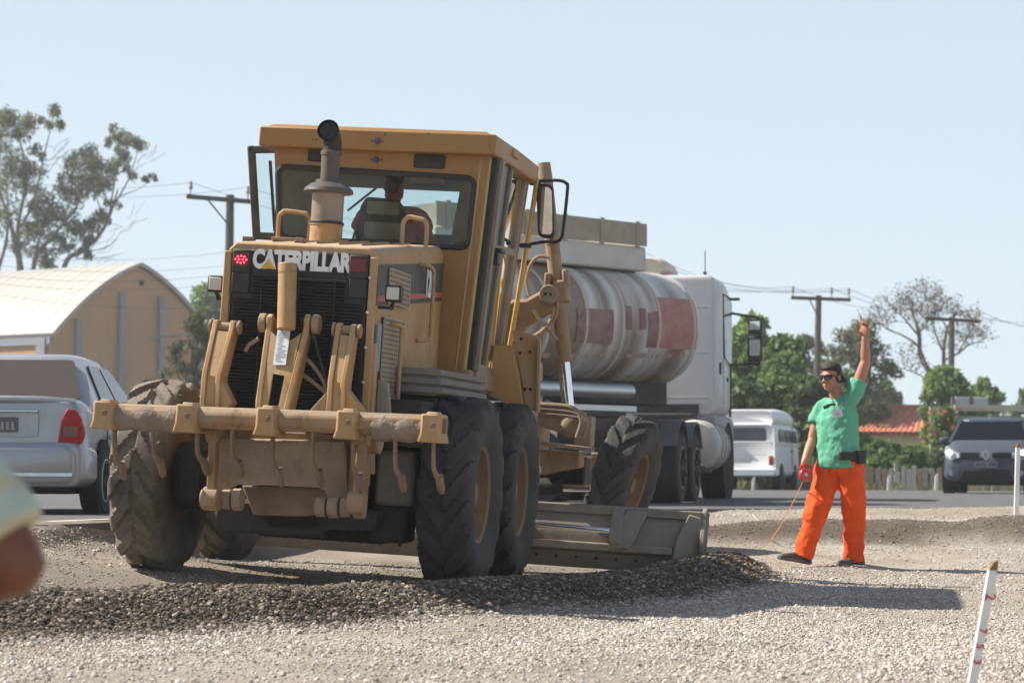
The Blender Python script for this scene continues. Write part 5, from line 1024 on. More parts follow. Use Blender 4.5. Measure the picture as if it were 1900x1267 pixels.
panel([V(-.75,.0,.52), V(-.55,.0,.52), V(-.55,.0,.60), V(-.75,.0,.60)], .01, .01, 'sticker', mat('sticker_white', (.5,.5,.5), .5), kb)

# ---- grey hatchback coming towards the camera, on the right
gp_ = mat('graphite_paint', (.055,.068,.09), .6, .0, var=.04, coat=.0, spec=.12, dust=.1, dcol=(.10,.10,.10))
hp = at(1828, 912, 46); hb = empty('hatchback_car', Matrix.Translation((hp.x+.02, 46, .55)) @ Matrix.Rotation(R(180-16), 4, 'Z'), 'dark grey hatchback with headlights facing the camera at the right edge', 'car')
# local y forward is towards the camera; origin under the front bumper, so the body runs to y = -4
S = fillsecs([rsec(.02,.55,.30,.62,.12,.9), rsec(-.03,.72,.26,.72,.16,.9), rsec(-.22,.82,.23,.86,.16,.9), rsec(-.6,.86,.21,.99,.16,.88), rsec(-1.15,.875,.20,1.06,.14,.9), rsec(-2.2,.875,.20,1.05,.12,.92), rsec(-3.3,.87,.21,1.05,.14,.92), rsec(-3.9,.82,.26,1.02,.16,.92), rsec(-4.03,.7,.32,.95,.16,.92)], 4)
m = MB(); m.loft(S); hbody = m.build('body', gp_, hb, smooth=50)
m = MB(); q_ = lambda y0, y1, hw, z, k=.10: [V(-hw+k,y0,z), V(hw-k,y0,z), V(hw,y0+k*1.4,z), V(hw,y1-k*1.4,z), V(hw-k,y1,z), V(-hw+k,y1,z), V(-hw,y1-k*1.4,z), V(-hw,y0+k*1.4,z)]
m.loft([q_(-3.47,-1.70,.655,1.445), q_(-3.44,-1.74,.635,1.48), q_(-3.3,-1.88,.53,1.522), q_(-3.1,-2.1,.35,1.53)]); hcab = m.build('roof', gp_, hb, bevel=.01)
for s in (-1, 1):
    for (p, q, w) in (((s*.79,-.98,.98),(s*.635,-1.74,1.46),.075), ((s*.80,-2.02,.98),(s*.645,-2.0,1.46),.10), ((s*.78,-3.80,.98),(s*.635,-3.42,1.46),.16)): m = MB(); m.bar(p, q, w, .06, (s,0,.3)); m.build('roof_pillar', gp_, hcab, bevel=.01)
    seat_ = MB(); seat_.box((s*.36,-2.35,1.02), (.46,.14,.5), (R(-14),0,0)); seat_.build('front_seat', archm, hb, bevel=.05); mm = MB(); mm.box((s*.36,-2.43,1.33), (.25,.10,.17)); mm.build('headrest', archm, hb, bevel=.04)
mm = MB(); mm.box((0,-1.35,.99), (1.45,.5,.12)); mm.build('dashboard', archm, hb, bevel=.03); mm = MB(); mm.box((0,-1.68,1.40), (.22,.04,.06)); mm.build('inside_mirror', archm, hb, bevel=.01)
mm = MB(); mm.lathe([(.17,-.012),(.19,-.012),(.19,.012),(.17,.012)], (.36,-1.72,1.06), (0,.9,.4), 20, closed=True); mm.build('steering_wheel', archm, hb)
hg = glass('car_pane', (.70,.80,.82), .06)
ws = facequad(1.0,1.48,.80,.63,-.98,-1.72,.06,.93,.90,.88); panel([ws[1], ws[0], ws[3], ws[2]], .07, .006, 'windscreen', hg, hcab, off=.0)
rws = facequad(1.0,1.48,.80,.63,-3.82,-3.45,.1,.9,.86,.84); panel(rws, .07, .006, 'rear_window', hg, hcab)
for s in (1, -1):
    q = sidequad(1.0,1.48,.80,.638,-1.95,-1.25,-1.95,-1.72,.06,.92,s); panel(q, .05, .006, 'side_window', hg, hcab, off=.0)
    q = sidequad(1.0,1.48,.808,.638,-3.0,-2.05,-2.95,-2.05,.10,.88,s); panel(q, .05, .006, 'side_window', hg, hcab, off=.0)
    arch(hb, s*.872, -.82, .33); arch(hb, s*.872, -3.35, .33); carwheel(hb, s*.765, -.82, .315, .20); carwheel(hb, s*.765, -3.35, .315, .20)
    m = MB(); P0 = [(.50,.0,.70),(.66,-.02,.645),(.80,-.20,.70),(.845,-.42,.84),(.80,-.40,.93),(.68,-.16,.86),(.52,-.06,.78)]
    ring = [V(s*x,y,z) for x,y,z in P0]; m.loft([[p+V(0,.035,0) for p in ring], [p+V(-s*.08,-.12,0) for p in ring]]); hl = m.build('headlight', mat('headlight_glass', (.22,.25,.29), .15, spec=.5, coat=.3, var=.4, scale=8), hb, bevel=.012)
    m = MB(); m.ball((s*.70,-.015,.79), (.07,.05,.06), 12, 8); m.build('reflector', emit('headlight_lit', (.8,.79,.75), .7), hl)
    m = MB(); m.ball((s*.93,-1.45,1.05), (.13,.07,.085), 12, 8); m.bar((s*.78,-1.45,1.0), (s*.88,-1.45,1.02), .05, .05); m.build('side_mirror', gp_, hb)
    m = MB(); m.cyl((s*.66,.0,.40), (s*.66,-.1,.40), .055, n=14); m.build('fog_lamp', mat('fog_glass', (.3,.31,.32), .15, coat=.5), hb)
    m = MB(); m.prism([V(s*.12,.045,.70), V(s*.49,.02,.70), V(s*.49,.02,.80), V(s*.12,.045,.80)], (0,-.05,0)); m.build('radiator_grille', archm, hb, bevel=.01)
m = MB(); m.prism([V(-.50,.03,.26), V(.50,.03,.26), V(.44,.045,.46), V(-.44,.045,.46)], (0,-.08,0)); m.build('air_intake', archm, hb, bevel=.015)
lg = MB(); a0, a1, a2, a3 = V(0,.055,.86), V(.07,.055,.755), V(0,.055,.65), V(-.07,.055,.755)      # diamond badge
for p, q in ((a0,a1),(a1,a2),(a2,a3),(a3,a0)): lg.bar(p, q, .022, .04, (0,1,0))
lg.build('diamond_badge', chrome, hb)
hpl = panel([V(.22,.05,.50), V(-.22,.05,.50), V(-.22,.05,.63), V(.22,.05,.63)], .01, .01, 'number_plate', mat('plate_blue_grey', (.14,.17,.20), .5), hb)
m = MB()
for x in (-.17,-.12,-.07,.02,.07,.12,.17): m.box((x,.064,.565), (.03,.004,.07))
o = m.build('plate_print', mat('plate_dark_print', (.05,.055,.06), .5), hpl); o['kind'] = 'stuff'
m = MB(); m.box((0,-.6,.20), (1.5,.8,.08)); m.build('underside', archm, hb)
panel([V(.56,-1.655,1.435), V(.47,-1.655,1.435), V(.47,-1.665,1.452), V(.56,-1.665,1.452)], .004, .004, 'windscreen_sticker', mat('sticker_white', (.5,.5,.5), .5), hcab, off=.02)

# ---- flatbed lorry with a stake rack, standing farther back behind the hatchback
fp_ = at(1905, 905, 75); fb = empty('flatbed_lorry', pose((fp_.x, 75, .52), 80), 'flatbed lorry with pale rails and two boards showing over the hatchback roof', 'lorry')
fm = mat('rail_pale', (.45,.43,.36), .7); zf = lambda py: .78+(889-py)*75/FPX-.52
m = MB(); m.box((0,0,.95), (2.3,5.6,.2)); m.build('bed', dk, fb)
for x in (-1.1, 1.1):
    m = MB(); m.box((x,0,zf(753)), (.08,5.6,.13)); m.build('top_rail', fm, fb); m = MB(); m.box((x,0,zf(776)), (.06,5.6,.22)); m.build('side_board', mat('board_grey', (.2,.21,.2), .8), fb)
    for k in range(6): m = MB(); m.box((x,-2.75+k*1.1,1.5), (.08,.1,zf(753)-1.0)); m.build('stake', fm, fb)
for k in range(2): m = MB(); m.box((-1.0,-1.75+k*.62,zf(741)), (.1,.5,.34)); m.build('crate_board', mat('board_pale', (.42,.43,.45), .6), fb, bevel=.02)
for k in range(3): m = MB(); m.box((-.98,-2.07+k*.62,zf(741)), (.1,.08,.36)); m.build('crate_post', mat('board_brown', (.12,.09,.07), .8), fb)
m = MB(); m.loft(fillsecs([rsec(2.9,1.1,.7,2.3,.15), rsec(3.2,1.15,.6,2.5,.2), rsec(4.5,1.15,.6,2.4,.2), rsec(5.0,1.05,.6,1.5,.2)], 3)); m.build('cab', mat('flatbed_cab_white', (.6,.6,.58), .4), fb, smooth=50)
for s in (1, -1):
    for y in (-1.6, 3.9): carwheel(fb, s*.95, y, .42, .28)
# ================================================================== trees, buildings, poles, fence, stakes
bark = mat('bark', (.16,.125,.095), .9, var=.3, scale=12, bump=.4); barkp = mat('pale_bark', (.33,.29,.24), .85, var=.3, scale=8); barkd = mat('dark_bark', (.075,.062,.052), .9, var=.3)
L_euc = leafmat('eucalyptus_leaves', (.085,.105,.05), (.20,.215,.115), .4); L_mid = leafmat('green_leaves', (.09,.15,.045), (.21,.29,.10), .45)
L_bright = leafmat('bright_leaves', (.12,.195,.055), (.26,.35,.11), .48); L_dark = leafmat('dark_leaves', (.06,.10,.04), (.15,.195,.08), .4); L_pine = leafmat('pine_needles', (.085,.10,.05), (.18,.185,.10), .4)
L_dry = leafmat('dry_twigs', (.11,.095,.065), (.2,.17,.11), .2); L_red = leafmat('red_flowers', (.30,.10,.05), (.36,.17,.08), .35)
def leafmesh(C, rad, per, size, aspect=.45, seed=1, droop=0.0, flat=1.0):
    r = np.random.default_rng(seed); C = np.asarray(C, float); rad = np.broadcast_to(np.asarray(rad, float), (len(C),)); per = np.broadcast_to(np.asarray(per), (len(C),)).astype(int)
    idx = np.repeat(np.arange(len(C)), per); n = len(idx); d = r.normal(size=(n, 3)); d /= np.linalg.norm(d, axis=1)[:, None]; rr = r.random(n)**.45
    P = C[idx]+d*(rad[idx]*rr)[:, None]*np.array([1, 1, flat]); a = r.normal(size=(n, 3)); a[:, 2] -= droop; a /= np.linalg.norm(a, axis=1)[:, None]
    b = np.cross(a, r.normal(size=(n, 3))); b /= np.linalg.norm(b, axis=1)[:, None]; s = size*r.uniform(.6, 1.35, n)[:, None]; c = np.cross(a, b)
    q = np.stack([P-a*s*.5, P+b*s*aspect*.5+c*s*.08, P+a*s*.5, P-b*s*aspect*.5+c*s*.08], 1).reshape(-1, 3); me = bpy.data.meshes.new('crown')
    me.vertices.add(4*n); me.vertices.foreach_set('co', q.ravel()); me.loops.add(4*n); me.loops.foreach_set('vertex_index', np.arange(4*n, dtype=np.int32)); me.polygons.add(n)
    me.polygons.foreach_set('loop_start', np.arange(0, 4*n, 4, dtype=np.int32)); me.polygons.foreach_set('loop_total', np.full(n, 4, np.int32)); me.update(); return me
def limb(mb, a, b, r0, r1, r, n=6, wig=.12):
    a = Vector(a); b = Vector(b); L = (b-a).length; m1 = a.lerp(b, .35)+V(r.uniform(-1,1), r.uniform(-1,1), r.uniform(-.3,.6))*L*wig; m2 = a.lerp(b, .7)+V(r.uniform(-1,1), r.uniform(-1,1), r.uniform(-.3,.6))*L*wig
    P = bez([a, m1, m2, b], 3); mb.tube(P, [r0+(r1-r0)*k/(len(P)-1) for k in range(len(P))], n); return P
def tree(name, base, top, wid, label, cat='tree', leaf=L_mid, barkm=bark, nclump=46, per=110, size=.30, crown0=.28, dens=1.0, seed=1, group=None, flat=.8, trunkr=.18, aspect=.5, cl=.20):
    """base: point on the ground; top: height; wid: crown width; clumps sit on limbs that leave a tapering trunk"""
    r = random.Random(seed); root = empty(name, base, label, cat, group); tb = MB(); tr0 = trunkr*top/6
    T = limb(tb, (0,0,-.1), (wid*.06*r.uniform(-1,1), wid*.06*r.uniform(-1,1), top*.78), tr0, tr0*.25, r, 8, .06); C = []; Rr = []
    for k in range(nclump):
        z = top*(crown0+(1-crown0)*(k+.5)/nclump); t = (z/top-crown0)/(1-crown0); prof = math.sin(math.pi*min(1, .18+.80*t))**.75
        a = r.uniform(0, 2*math.pi); d = wid/2*prof*(r.random()**.5)*r.uniform(.8, 1.15); c = V(d*math.cos(a), d*math.sin(a), z-top*.06*r.random()); C.append(c); Rr.append(wid*cl*r.uniform(.55, 1.15))
        if k % 2 == 0:
            q = T[min(len(T)-1, max(2, int(len(T)*(z/top-.16))))]; limb(tb, q, c, tr0*.28, tr0*.05, r, 5)
    tb.build('trunk', barkm, root, smooth=60, fix=False)
    me = leafmesh([tuple(c) for c in C], Rr, [int(per*dens*(q/(wid*cl))**1.5) for q in Rr], size, aspect, seed, .2, flat); me.materials.append(leaf); cr_ = link(me, 'crown', root); return root
HZ = lambda px, Y: (V(at(px, 889, Y).x, Y, .52))
def topz(py, Y): return .78+(889-py)*Y/FPX-.52

# ---- tall eucalyptus on the left, built limb by limb
YE_ = 122; eu = empty('eucalyptus_tree', HZ(60, YE_), 'tall sparse eucalyptus with several bare limbs rising behind the pale barn roof', 'tree'); tb = MB(); r = random.Random(4); e0_ = eu.matrix_world.translation
def E(px, py, dy=0): p = at(px, py, YE_); return V(p.x-e0_.x, dy, p.z-e0_.z)
limbs = [([(40,700),(40,505),(30,440),(5,370),(-20,300)],.16), ([(40,505),(38,430),(48,350),(40,290),(20,220)],.10), ([(40,420),(60,370),(85,290),(100,215)],.06), ([(62,700),(64,505),(85,460),(115,425),(145,385),(152,320)],.12), ([(62,505),(70,440),(100,380),(130,330)],.06),
  ([(80,720),(120,505),(150,470),(180,440),(203,395),(215,350)],.13), ([(203,395),(235,330),(262,275)],.045), ([(195,420),(215,370),(255,350),(282,333)],.035), ([(180,440),(190,400),(175,350),(170,300)],.04), ([(150,470),(195,455),(220,430)],.025), ([(140,480),(190,478),(235,470)],.022), ([(115,425),(75,400),(60,350)],.04), ([(203,395),(210,330),(222,255)],.04), ([(85,460),(60,430)],.03), ([(-5,505),(15,430),(10,300)],.09)]
for P, rr0 in limbs:
    Q = bez([E(x, y, r.uniform(-.8,.8) if i else 0) for i, (x, y) in enumerate(P)], 5); tb.tube(Q, [1.4*rr0*(1-.8*k/(len(Q)-1)) for k in range(len(Q))], 6)
for k in range(60):
    x, y = r.choice([(215,440),(200,470),(170,480),(150,460),(230,400),(120,470),(60,440),(225,330),(265,300),(100,300)]); x += r.uniform(-25,25); y += r.uniform(-20,20); tb.tube(bez([E(x,y), E(x+r.uniform(5,20),y-r.uniform(2,16),r.uniform(-.4,.4)), E(x+r.uniform(15,34),y-r.uniform(8,30),r.uniform(-.8,.8))], 3), .012, 4)
tb.build('trunk', mat('eucalyptus_bark', (.17,.15,.13), .85, var=.35, scale=3), eu, smooth=60, fix=False)
cl_ = [(8,232,30),(-10,260,30),(30,222,20),(60,222,18),(97,205,13),(105,220,12),(88,232,10),(30,255,18),(25,300,30),(60,320,26),(5,340,30),(20,390,30),(75,365,24),(45,420,26),(130,300,26),(158,285,16),(145,330,26),(175,300,22),(185,330,24),(150,365,26),(112,345,18),(216,245,11),(228,262,12),(245,265,12),(258,272,13),(210,270,10),(235,290,14),(200,345,22),(110,400,24),(75,420,26),(135,415,26),(40,470,26),(85,470,20),(165,420,18),(188,395,14),(172,450,14),(267,332,6),(281,328,6),(240,318,10),(205,375,10),(120,452,14),(98,440,16),(60,385,18),(-15,420,30),(200,310,16),(90,500,14),(160,470,9),(70,280,12),(45,345,14),(225,300,10)]
C = []; Rr = []
for (x, y, q) in cl_:
    for k in range(4):
        C.append(tuple(E(x+r.uniform(-.6,.6)*q, y+r.uniform(-.6,.6)*q, r.uniform(-1.6,1.6)))); Rr.append(q*YE_/FPX*r.uniform(.55,1.1))
me = leafmesh(C, Rr, [int(150*(q/.75)**1.3)+14 for q in Rr], .25, .30, 5, 1.1); me.materials.append(L_euc); link(me, 'crown', eu)

# ---- the other trees; (px centre, py top, distance, width in px ...)
def tpx(name, px, py, Y, wpx, label, **k): b = HZ(px, Y); return tree(name, b, topz(py, Y), wpx*Y/FPX, label, **k)
tpx('leafy_tree', 385, 532, 118, 150, 'bright green leafy tree behind the barn gable, left of the grille', leaf=L_bright, nclump=50, per=150, size=.34, seed=11, crown0=.15)
tpx('pine_tree', 360, 575, 62, 125, 'small grey-green pine with upswept boughs in front of the barn gable', cat='tree', leaf=L_pine, barkm=barkd, nclump=80, per=90, size=.17, seed=12, crown0=.2, aspect=.2, cl=.13)
tpx('leafy_tree', 1395, 578, 74, 130, 'tall bright green tree directly behind the lorry mirror', leaf=L_bright, nclump=64, per=190, size=.30, seed=13, crown0=.2)
tpx('leafy_tree', 1452, 632, 72, 150, 'broad green tree above the microbus, left of the worker', leaf=L_mid, nclump=70, per=190, size=.28, seed=14, crown0=.12)
tpx('leafy_tree', 1500, 700, 69, 120, 'low dark green tree just right of the microbus roof', leaf=L_dark, nclump=50, per=170, size=.26, seed=15, crown0=.08)
tpx('leafy_tree', 1385, 700, 66.5, 90, 'dark bushy tree half hidden behind the lorry cab front', leaf=L_dark, nclump=40, per=170, size=.26, seed=16, crown0=.05)
tpx('leafy_tree', 1335, 680, 78, 110, 'green tree mostly hidden behind the lorry cab', leaf=L_mid, nclump=40, per=120, size=.28, seed=17, crown0=.1)
tpx('pine_tree', 1495, 612, 100, 95, 'dark flat-topped pine left of the tall pole behind the worker', cat='tree', leaf=L_pine, barkm=barkd, nclump=34, per=110, size=.32, seed=18, crown0=.55, aspect=.25, flat=.5)
tpx('pine_tree', 1592, 592, 98, 150, 'tall dark pine with spreading crown behind the raised arm', cat='tree', leaf=L_pine, barkm=barkd, nclump=60, per=120, size=.32, seed=19, crown0=.38, aspect=.25, flat=.55)
tpx('leafy_tree', 1560, 690, 88, 110, 'green tree behind the shoulders of the worker', leaf=L_mid, nclump=44, per=150, size=.30, seed=20, crown0=.1)
tpx('leafy_tree', 1640, 700, 120, 90, 'small distant tree above the red tiled roof', leaf=L_dark, nclump=30, per=110, size=.36, seed=21, crown0=.2)
tpx('leafy_tree', 1755, 682, 84, 130, 'rounded light green tree around the right-hand utility pole', leaf=L_bright, nclump=62, per=170, size=.28, seed=22, crown0=.2)
tpx('leafy_tree', 1825, 698, 92, 80, 'light green tree right of the right-hand utility pole', leaf=L_bright, nclump=36, per=130, size=.30, seed=23, crown0=.3)
tpx('leafy_tree', 1905, 722, 110, 80, 'hazy green tree at the right edge behind the rack', leaf=L_mid, nclump=30, per=120, size=.34, seed=24, crown0=.1)
tpx('leafy_tree', 1790, 745, 81, 110, 'dark green tree behind the grey hatchback', leaf=L_dark, nclump=34, per=160, size=.28, seed=25, crown0=.05)
tpx('flowering_shrub', 1752, 752, 68, 72, 'loose shrub with red flowers beside the tiled house', cat='shrub', leaf=L_bright, nclump=34, per=120, size=.20, seed=26, crown0=.1)
sh = bpy.data.objects['flowering_shrub']; rr_ = random.Random(3); c2 = [tuple(V(rr_.uniform(-.6,.6), rr_.uniform(-.7,-.2), topz(800,68)+rr_.uniform(-.5,.75))) for _ in range(15)]
me = leafmesh(c2, .10, 16, .085, .8, 9); me.materials.append(L_red); link(me, 'blossom', sh)
tpx('bush', 1640, 818, 66, 95, 'leafy green bush in front of the house wall, behind the worker', cat='bush', leaf=L_mid, nclump=44, per=190, size=.19, seed=27, crown0=.12)
tpx('bush', 1690, 826, 65.5, 65, 'smaller green bush below the tiled eave, over the fence', cat='bush', leaf=L_mid, nclump=30, per=170, size=.19, seed=28, crown0=.15)
tpx('bush', 1745, 830, 66, 70, 'dark bush between the fence and the grey hatchback', cat='bush', leaf=L_dark, nclump=30, per=170, size=.19, seed=29, crown0=.1)
tpx('bush', 1520, 805, 66, 90, 'dark bush behind the wing mirror of the microbus', cat='bush', leaf=L_dark, nclump=34, per=170, size=.2, seed=30, crown0=.05)
# bare tree
YB_ = 108; bt = empty('bare_tree', HZ(1725, YB_), 'almost leafless tree with fine spreading branches left of the right-hand pole', 'tree'); e1 = bt.matrix_world.translation
def B_(px, py, dy=0): p = at(px, py, YB_); return V(p.x-e1.x, dy, p.z-e1.z)
tb = MB(); r = random.Random(8); tips = []
mains = [([(1722,800),(1725,705),(1712,660),(1702,620),(1695,580),(1690,560)],.16), ([(1725,705),(1705,650),(1680,625),(1650,610),(1640,600)],.07), ([(1745,800),(1748,690),(1748,650),(1760,610),(1770,580)],.12), ([(1748,670),(1778,655),(1800,640),(1820,632)],.06), ([(1702,620),(1672,590),(1655,572)],.05), ([(1748,650),(1735,610),(1730,575)],.05), ([(1725,705),(1690,690),(1655,678)],.035), ([(1778,655),(1800,620),(1812,600)],.04), ([(1695,580),(1712,562),(1722,556)],.03), ([(1702,620),(1720,600),(1728,590)],.03)]
for P, rr0 in mains:
    Q = bez([B_(x, y, r.uniform(-.6,.6) if i else 0) for i, (x, y) in enumerate(P)], 5); tb.tube(Q, [rr0*(1-.72*k/(len(Q)-1)) for k in range(len(Q))], 6)
    for k in range(10):
        q = Q[r.randint(len(Q)//3, len(Q)-1)]; e = q+V(r.uniform(-.75,.75), r.uniform(-.8,.8), r.uniform(.1,.8)); limb(tb, q, e, .022, .010, r, 4, .15); tips.append(e)
        for _ in range(3): e2 = e+V(r.uniform(-.4,.4), r.uniform(-.5,.5), r.uniform(-.1,.4)); tb.tube([q.lerp(e,.6), e2], .010, 3); tips.append(e2)
tb.build('trunk', mat('grey_bark', (.13,.115,.10), .9, var=.3), bt, smooth=60, fix=False)
me = leafmesh([tuple(t) for t in tips], .30, 7, .14, .4, 10); me.materials.append(L_dry); link(me, 'crown', bt)

# far wooded skyline, one mass
C = []; r = random.Random(2)
for k in range(420):
    x = r.uniform(-75, 75); C.append((x, r.uniform(165, 185), .5+r.random()*(3.0+1.6*math.sin(x*.21)+1.1*math.sin(x*.55+1))))
me = leafmesh(C, 1.7, 95, .62, .6, 12); me.materials.append(L_dark); o = link(me, 'far_woods'); tag(o, 'low dark woods closing the far side of the fields', kind='stuff')

# ---- barn with a pointed-arch gable and a pale metal roof
YW = 100; gc = at(252, 889, YW); bw = empty('barn', Matrix.Translation((gc.x, YW, .5)) @ Matrix.Rotation(R(54), 4, 'Z'), 'orange barn with a pointed gable and long white metal roof behind the silver car', 'barn')
# local x runs across the gable, local -y looks out of the gable
wallo = mat('orange_plaster', (.52,.31,.20), .85, var=.06, scale=.6, dust=.35, streak=.9, dcol=(.36,.23,.15), dscale=1.2); roofm = mat('white_metal_roof', (.39,.375,.35), .5, var=.06, scale=.4, dust=.15, dcol=(.42,.38,.33)); pil = mat('grey_blue_paint', (.26,.28,.33), .7)
zr = lambda py: .78+(889-py)*YW/FPX-.5
HWb = 4.9; ze, zp = zr(640), zr(497)
def archz(t): t = abs(t); return ze+(zp-ze)*(1-t**1.9*.55-t*.45)
prof = [(HWb*t, archz(t)) for t in np.linspace(-1, 1, 33)]; LBn = 22
m = MB(); m.prism([V(x, 0, z-.06) for x, z in prof]+[V(HWb,0,0), V(-HWb,0,0)], (0,.25,0)); m.build('gable_wall', wallo, bw)
for s in (-1, 1): m = MB(); m.box((s*(HWb-.12),LBn/2,ze/2), (.24,LBn-.52,ze)); m.build('side_wall', wallo, bw)
m = MB(); m.prism([V(x, LBn, z-.06) for x, z in prof]+[V(HWb,LBn,0), V(-HWb,LBn,0)], (0,-.25,0)); m.build('gable_wall', wallo, bw)
m = MB(); out = [(x*1.02, z+.06) for x, z in prof]; n = len(prof); rf_ = []
for y in (-.18, LBn+.18): rf_.append([V(x,y,z+.10) for x, z in out]+[V(x,y,z) for x, z in prof[::-1]])
m.loft(rf_); bro = m.build('roof', roofm, bw, smooth=30)
seam = []
for k in range(1, 30):
    m = MB(); y = LBn*k/30; m.tube([V(x,y,z+.105) for x, z in out], .009, 4); seam.append(m.build('roof_seam', roofm, bro, smooth=0))
m = MB(); m.box((-HWb-.03,LBn/2,ze-.15), (.14,LBn,.3)); m.build('gutter', pil, bw)
for t, py in ((-.72,605),(-.22,548),(.26,550),(.74,620)): z = zr(py); m = MB(); m.box((HWb*t,-.07,z/2), (.26,.2,z)); m.build('pilaster', pil, bw)
m = MB(); m.cyl((.15,-.03,zr(528)), (.15,.1,zr(528)), .13, n=12); m.build('round_vent', archm, bw)
m = MB(); m.bar((-.0,-.1,zr(631)), (-.0,-.1,zr(634)), .05, .05); m.tube([V(.6,-.1,zr(630)), V(.75,-.9,zr(628)), V(.8,-1.3,zr(626))], .04, 5); m.box((.8,-1.45,zr(626)), (.25,.5,.12)); m.build('wall_lamp', mat('lamp_grey', (.3,.3,.3), .6), bw)
m = MB()
for k in range(3): m.box((-HWb-.02,4+6*k,2.3), (.1,1.8,1.2))
for k in range(3): mm = MB(); mm.box((-HWb-.01,3+5.5*k,3.0), (.06,1.8,1.0)); mm.build('window', carglass, bw)
for k in range(7): mm = MB(); mm.box((-HWb-.06,.5+3.4*k,ze/2), (.16,.5,ze)); mm.build('pilaster', pil, bw)

# ---- house with a hipped roof of red clay tiles
YH = 96; hc = at(1668, 889, YH); ho = empty('house', Matrix.Translation((hc.x, YH, .5)) @ Matrix.Rotation(R(-14), 4, 'Z'), 'low cream house with a hipped red tile roof to the right of the worker', 'house')
zh = lambda py: .78+(889-py)*YH/FPX-.5; we, wr = zh(800), zh(750); clay = mat('clay_tile', (.52,.19,.105), .8, var=.25, scale=3); creamw = mat('cream_wall', (.52,.45,.34), .85, var=.05)
X0, X1, Dp = -2.0, 3.6, 5.0; rx0, rx1 = X0+1.45, X1-1.45
m = MB(); m.box(((X0+X1)/2,Dp/2,we/2), (X1-X0-.5,Dp-.5,we)); m.build('wall', creamw, ho)
def tiled(a, b, c, d, nt, nr, name='roof'):     # eave a-b, ridge d-c; courses of barrel tiles as relief
    a, b, c, d = map(Vector, (a, b, c, d)); nrm = (b-a).cross(d-a).normalized(); nrm = nrm if nrm.z > 0 else -nrm; m = MB()
    def fn(u, v):
        rowp = (v*nr) % 1; p = a.lerp(b, u).lerp(d.lerp(c, u), v); return p+nrm*(.05*abs(math.sin(math.pi*u*nt))+.035*(1-rowp))
    m.grid(fn, nt*5, nr*3); return m.build(name, clay, ho, smooth=0, fix=False)
ov = .15; P0, P1, P2, P3 = V(X0-ov,-ov,we), V(X1+ov,-ov,we), V(X1+ov,Dp+ov,we), V(X0-ov,Dp+ov,we); R0, R1 = V(rx0,Dp/2,wr), V(rx1,Dp/2,wr)
tiled(P0,P1,R1,R0,26,9); tiled(P3,P0,R0,R0,22,9); tiled(P1,P2,R1,R1,22,9); tiled(P2,P3,R0,R1,26,9)
m = MB()
for p, q in ((R0,R1),(P0,R0),(P1,R1),(P2,R1),(P3,R0)): m.tube([p+V(0,0,.06), q+V(0,0,.06)], .09, 6)
m.build('ridge_tiles', clay, ho); m = MB(); m.box(((X0+X1)/2,Dp/2,we-.04), (X1-X0+2*ov,Dp+2*ov,.08)); m.build('eave_board', mat('eave_red', (.33,.09,.05), .7), ho)
for x in (-.9, 1.2, 2.6): m = MB(); m.box((x,.24,we*.55), (.9,.08,.9)); w_ = m.build('window', carglass, ho); m = MB(); m.box((x,.19,we*.55-.5), (1.05,.12,.08)); m.build('sill', creamw, w_)

# ---- wooden utility poles with cross-arms
wood = mat('weathered_wood', (.10,.085,.072), .9, var=.25, scale=9, bump=.3); insul = mat('insulator', (.30,.28,.26), .4)
WIRE = []
def pole(px, pyt, Y, arm0, arm1, pins, label, lean=0.0, r=.12, cross=True, base=.5):
    b = V(at(px-lean*(889-pyt), 889, Y).x, Y, base); t = at(px, pyt, Y); root = empty('utility_pole', b, label, 'utility pole', 'wooden utility poles'); L = t-b
    m = MB(); m.tube([V(0,0,-.3), L*.5, L], [r*1.25, r*1.1, r*.9], 10); m.build('pole', wood, root)
    if cross:
        p, q = at(*arm0, Y)-b, at(*arm1, Y)-b; m = MB(); m.bar(p+V(0,-r-.05,0), q+V(0,-r-.05,0), .10, .12); m.build('cross_arm', wood, root)
        m = MB(); c = p.lerp(q,.5); m.tube([V(L.x,-.12,L.z-.85), p.lerp(q,.3)+V(0,-.12,0)], .025, 5); m.build('arm_brace', wood, root)
        for k in pins:
            e = p.lerp(q, k)+V(0,-r-.05,.06); m = MB(); m.lathe([(.02,0),(.02,.14),(.055,.15),(.06,.22),(.035,.25),(.05,.28),(.03,.36),(0,.37)], e, (0,0,1), 10); m.build('insulator_pin', insul, root); WIRE.append(root.matrix_world.translation+e+V(0,0,.33))
    return root
pole(427, 362, 64, (348,366), (470,376), (.06,.93), 'weathered pole with a long cross-arm left of the grader cab', .012)
pole(1519, 548, 84, (1467,553), (1577,557), (.03,.68,.97), 'tall pole with cross-arm rising behind the head of the worker', .02)
pole(1766, 588, 88, (1716,591), (1818,597), (.03,.62,.97), 'pole with cross-arm right of the bare tree, above the hatchback', .012)
pole(1644, 664, 150, (1630,668), (1658,668), (), 'thin distant pole beside the bare tree', .0, .10)
wirem = mat('wire_dark', (.12,.12,.125), .6)
def wire(a, b, sag, label, r=.012):
    a = Vector(a); b = Vector(b); P = [a.lerp(b, k/16)-V(0,0,sag*4*(k/16)*(1-k/16)) for k in range(17)]; m = MB(); m.tube(P, r*.72, 4); o = m.build('power_line', wirem); tag(o, label, 'power line', 'thin overhead wires')
far_l = [at(-60, y, 105) for y in (300, 325, 345)]
PN = ('first', 'second', 'third', 'fourth', 'fifth')
for k in range(2): wire(WIRE[k], at(-120, 292+30*k, 78), .5, '%s thin wire from the top of the left pole into the eucalyptus' % ('upper', 'lower')[k], .010)
for k in range(2): wire(WIRE[k], at(1467+108*k, 540, 84), .9, 'thin wire from the %s insulator of the left pole behind the cab' % ('outer', 'inner')[k], .010)
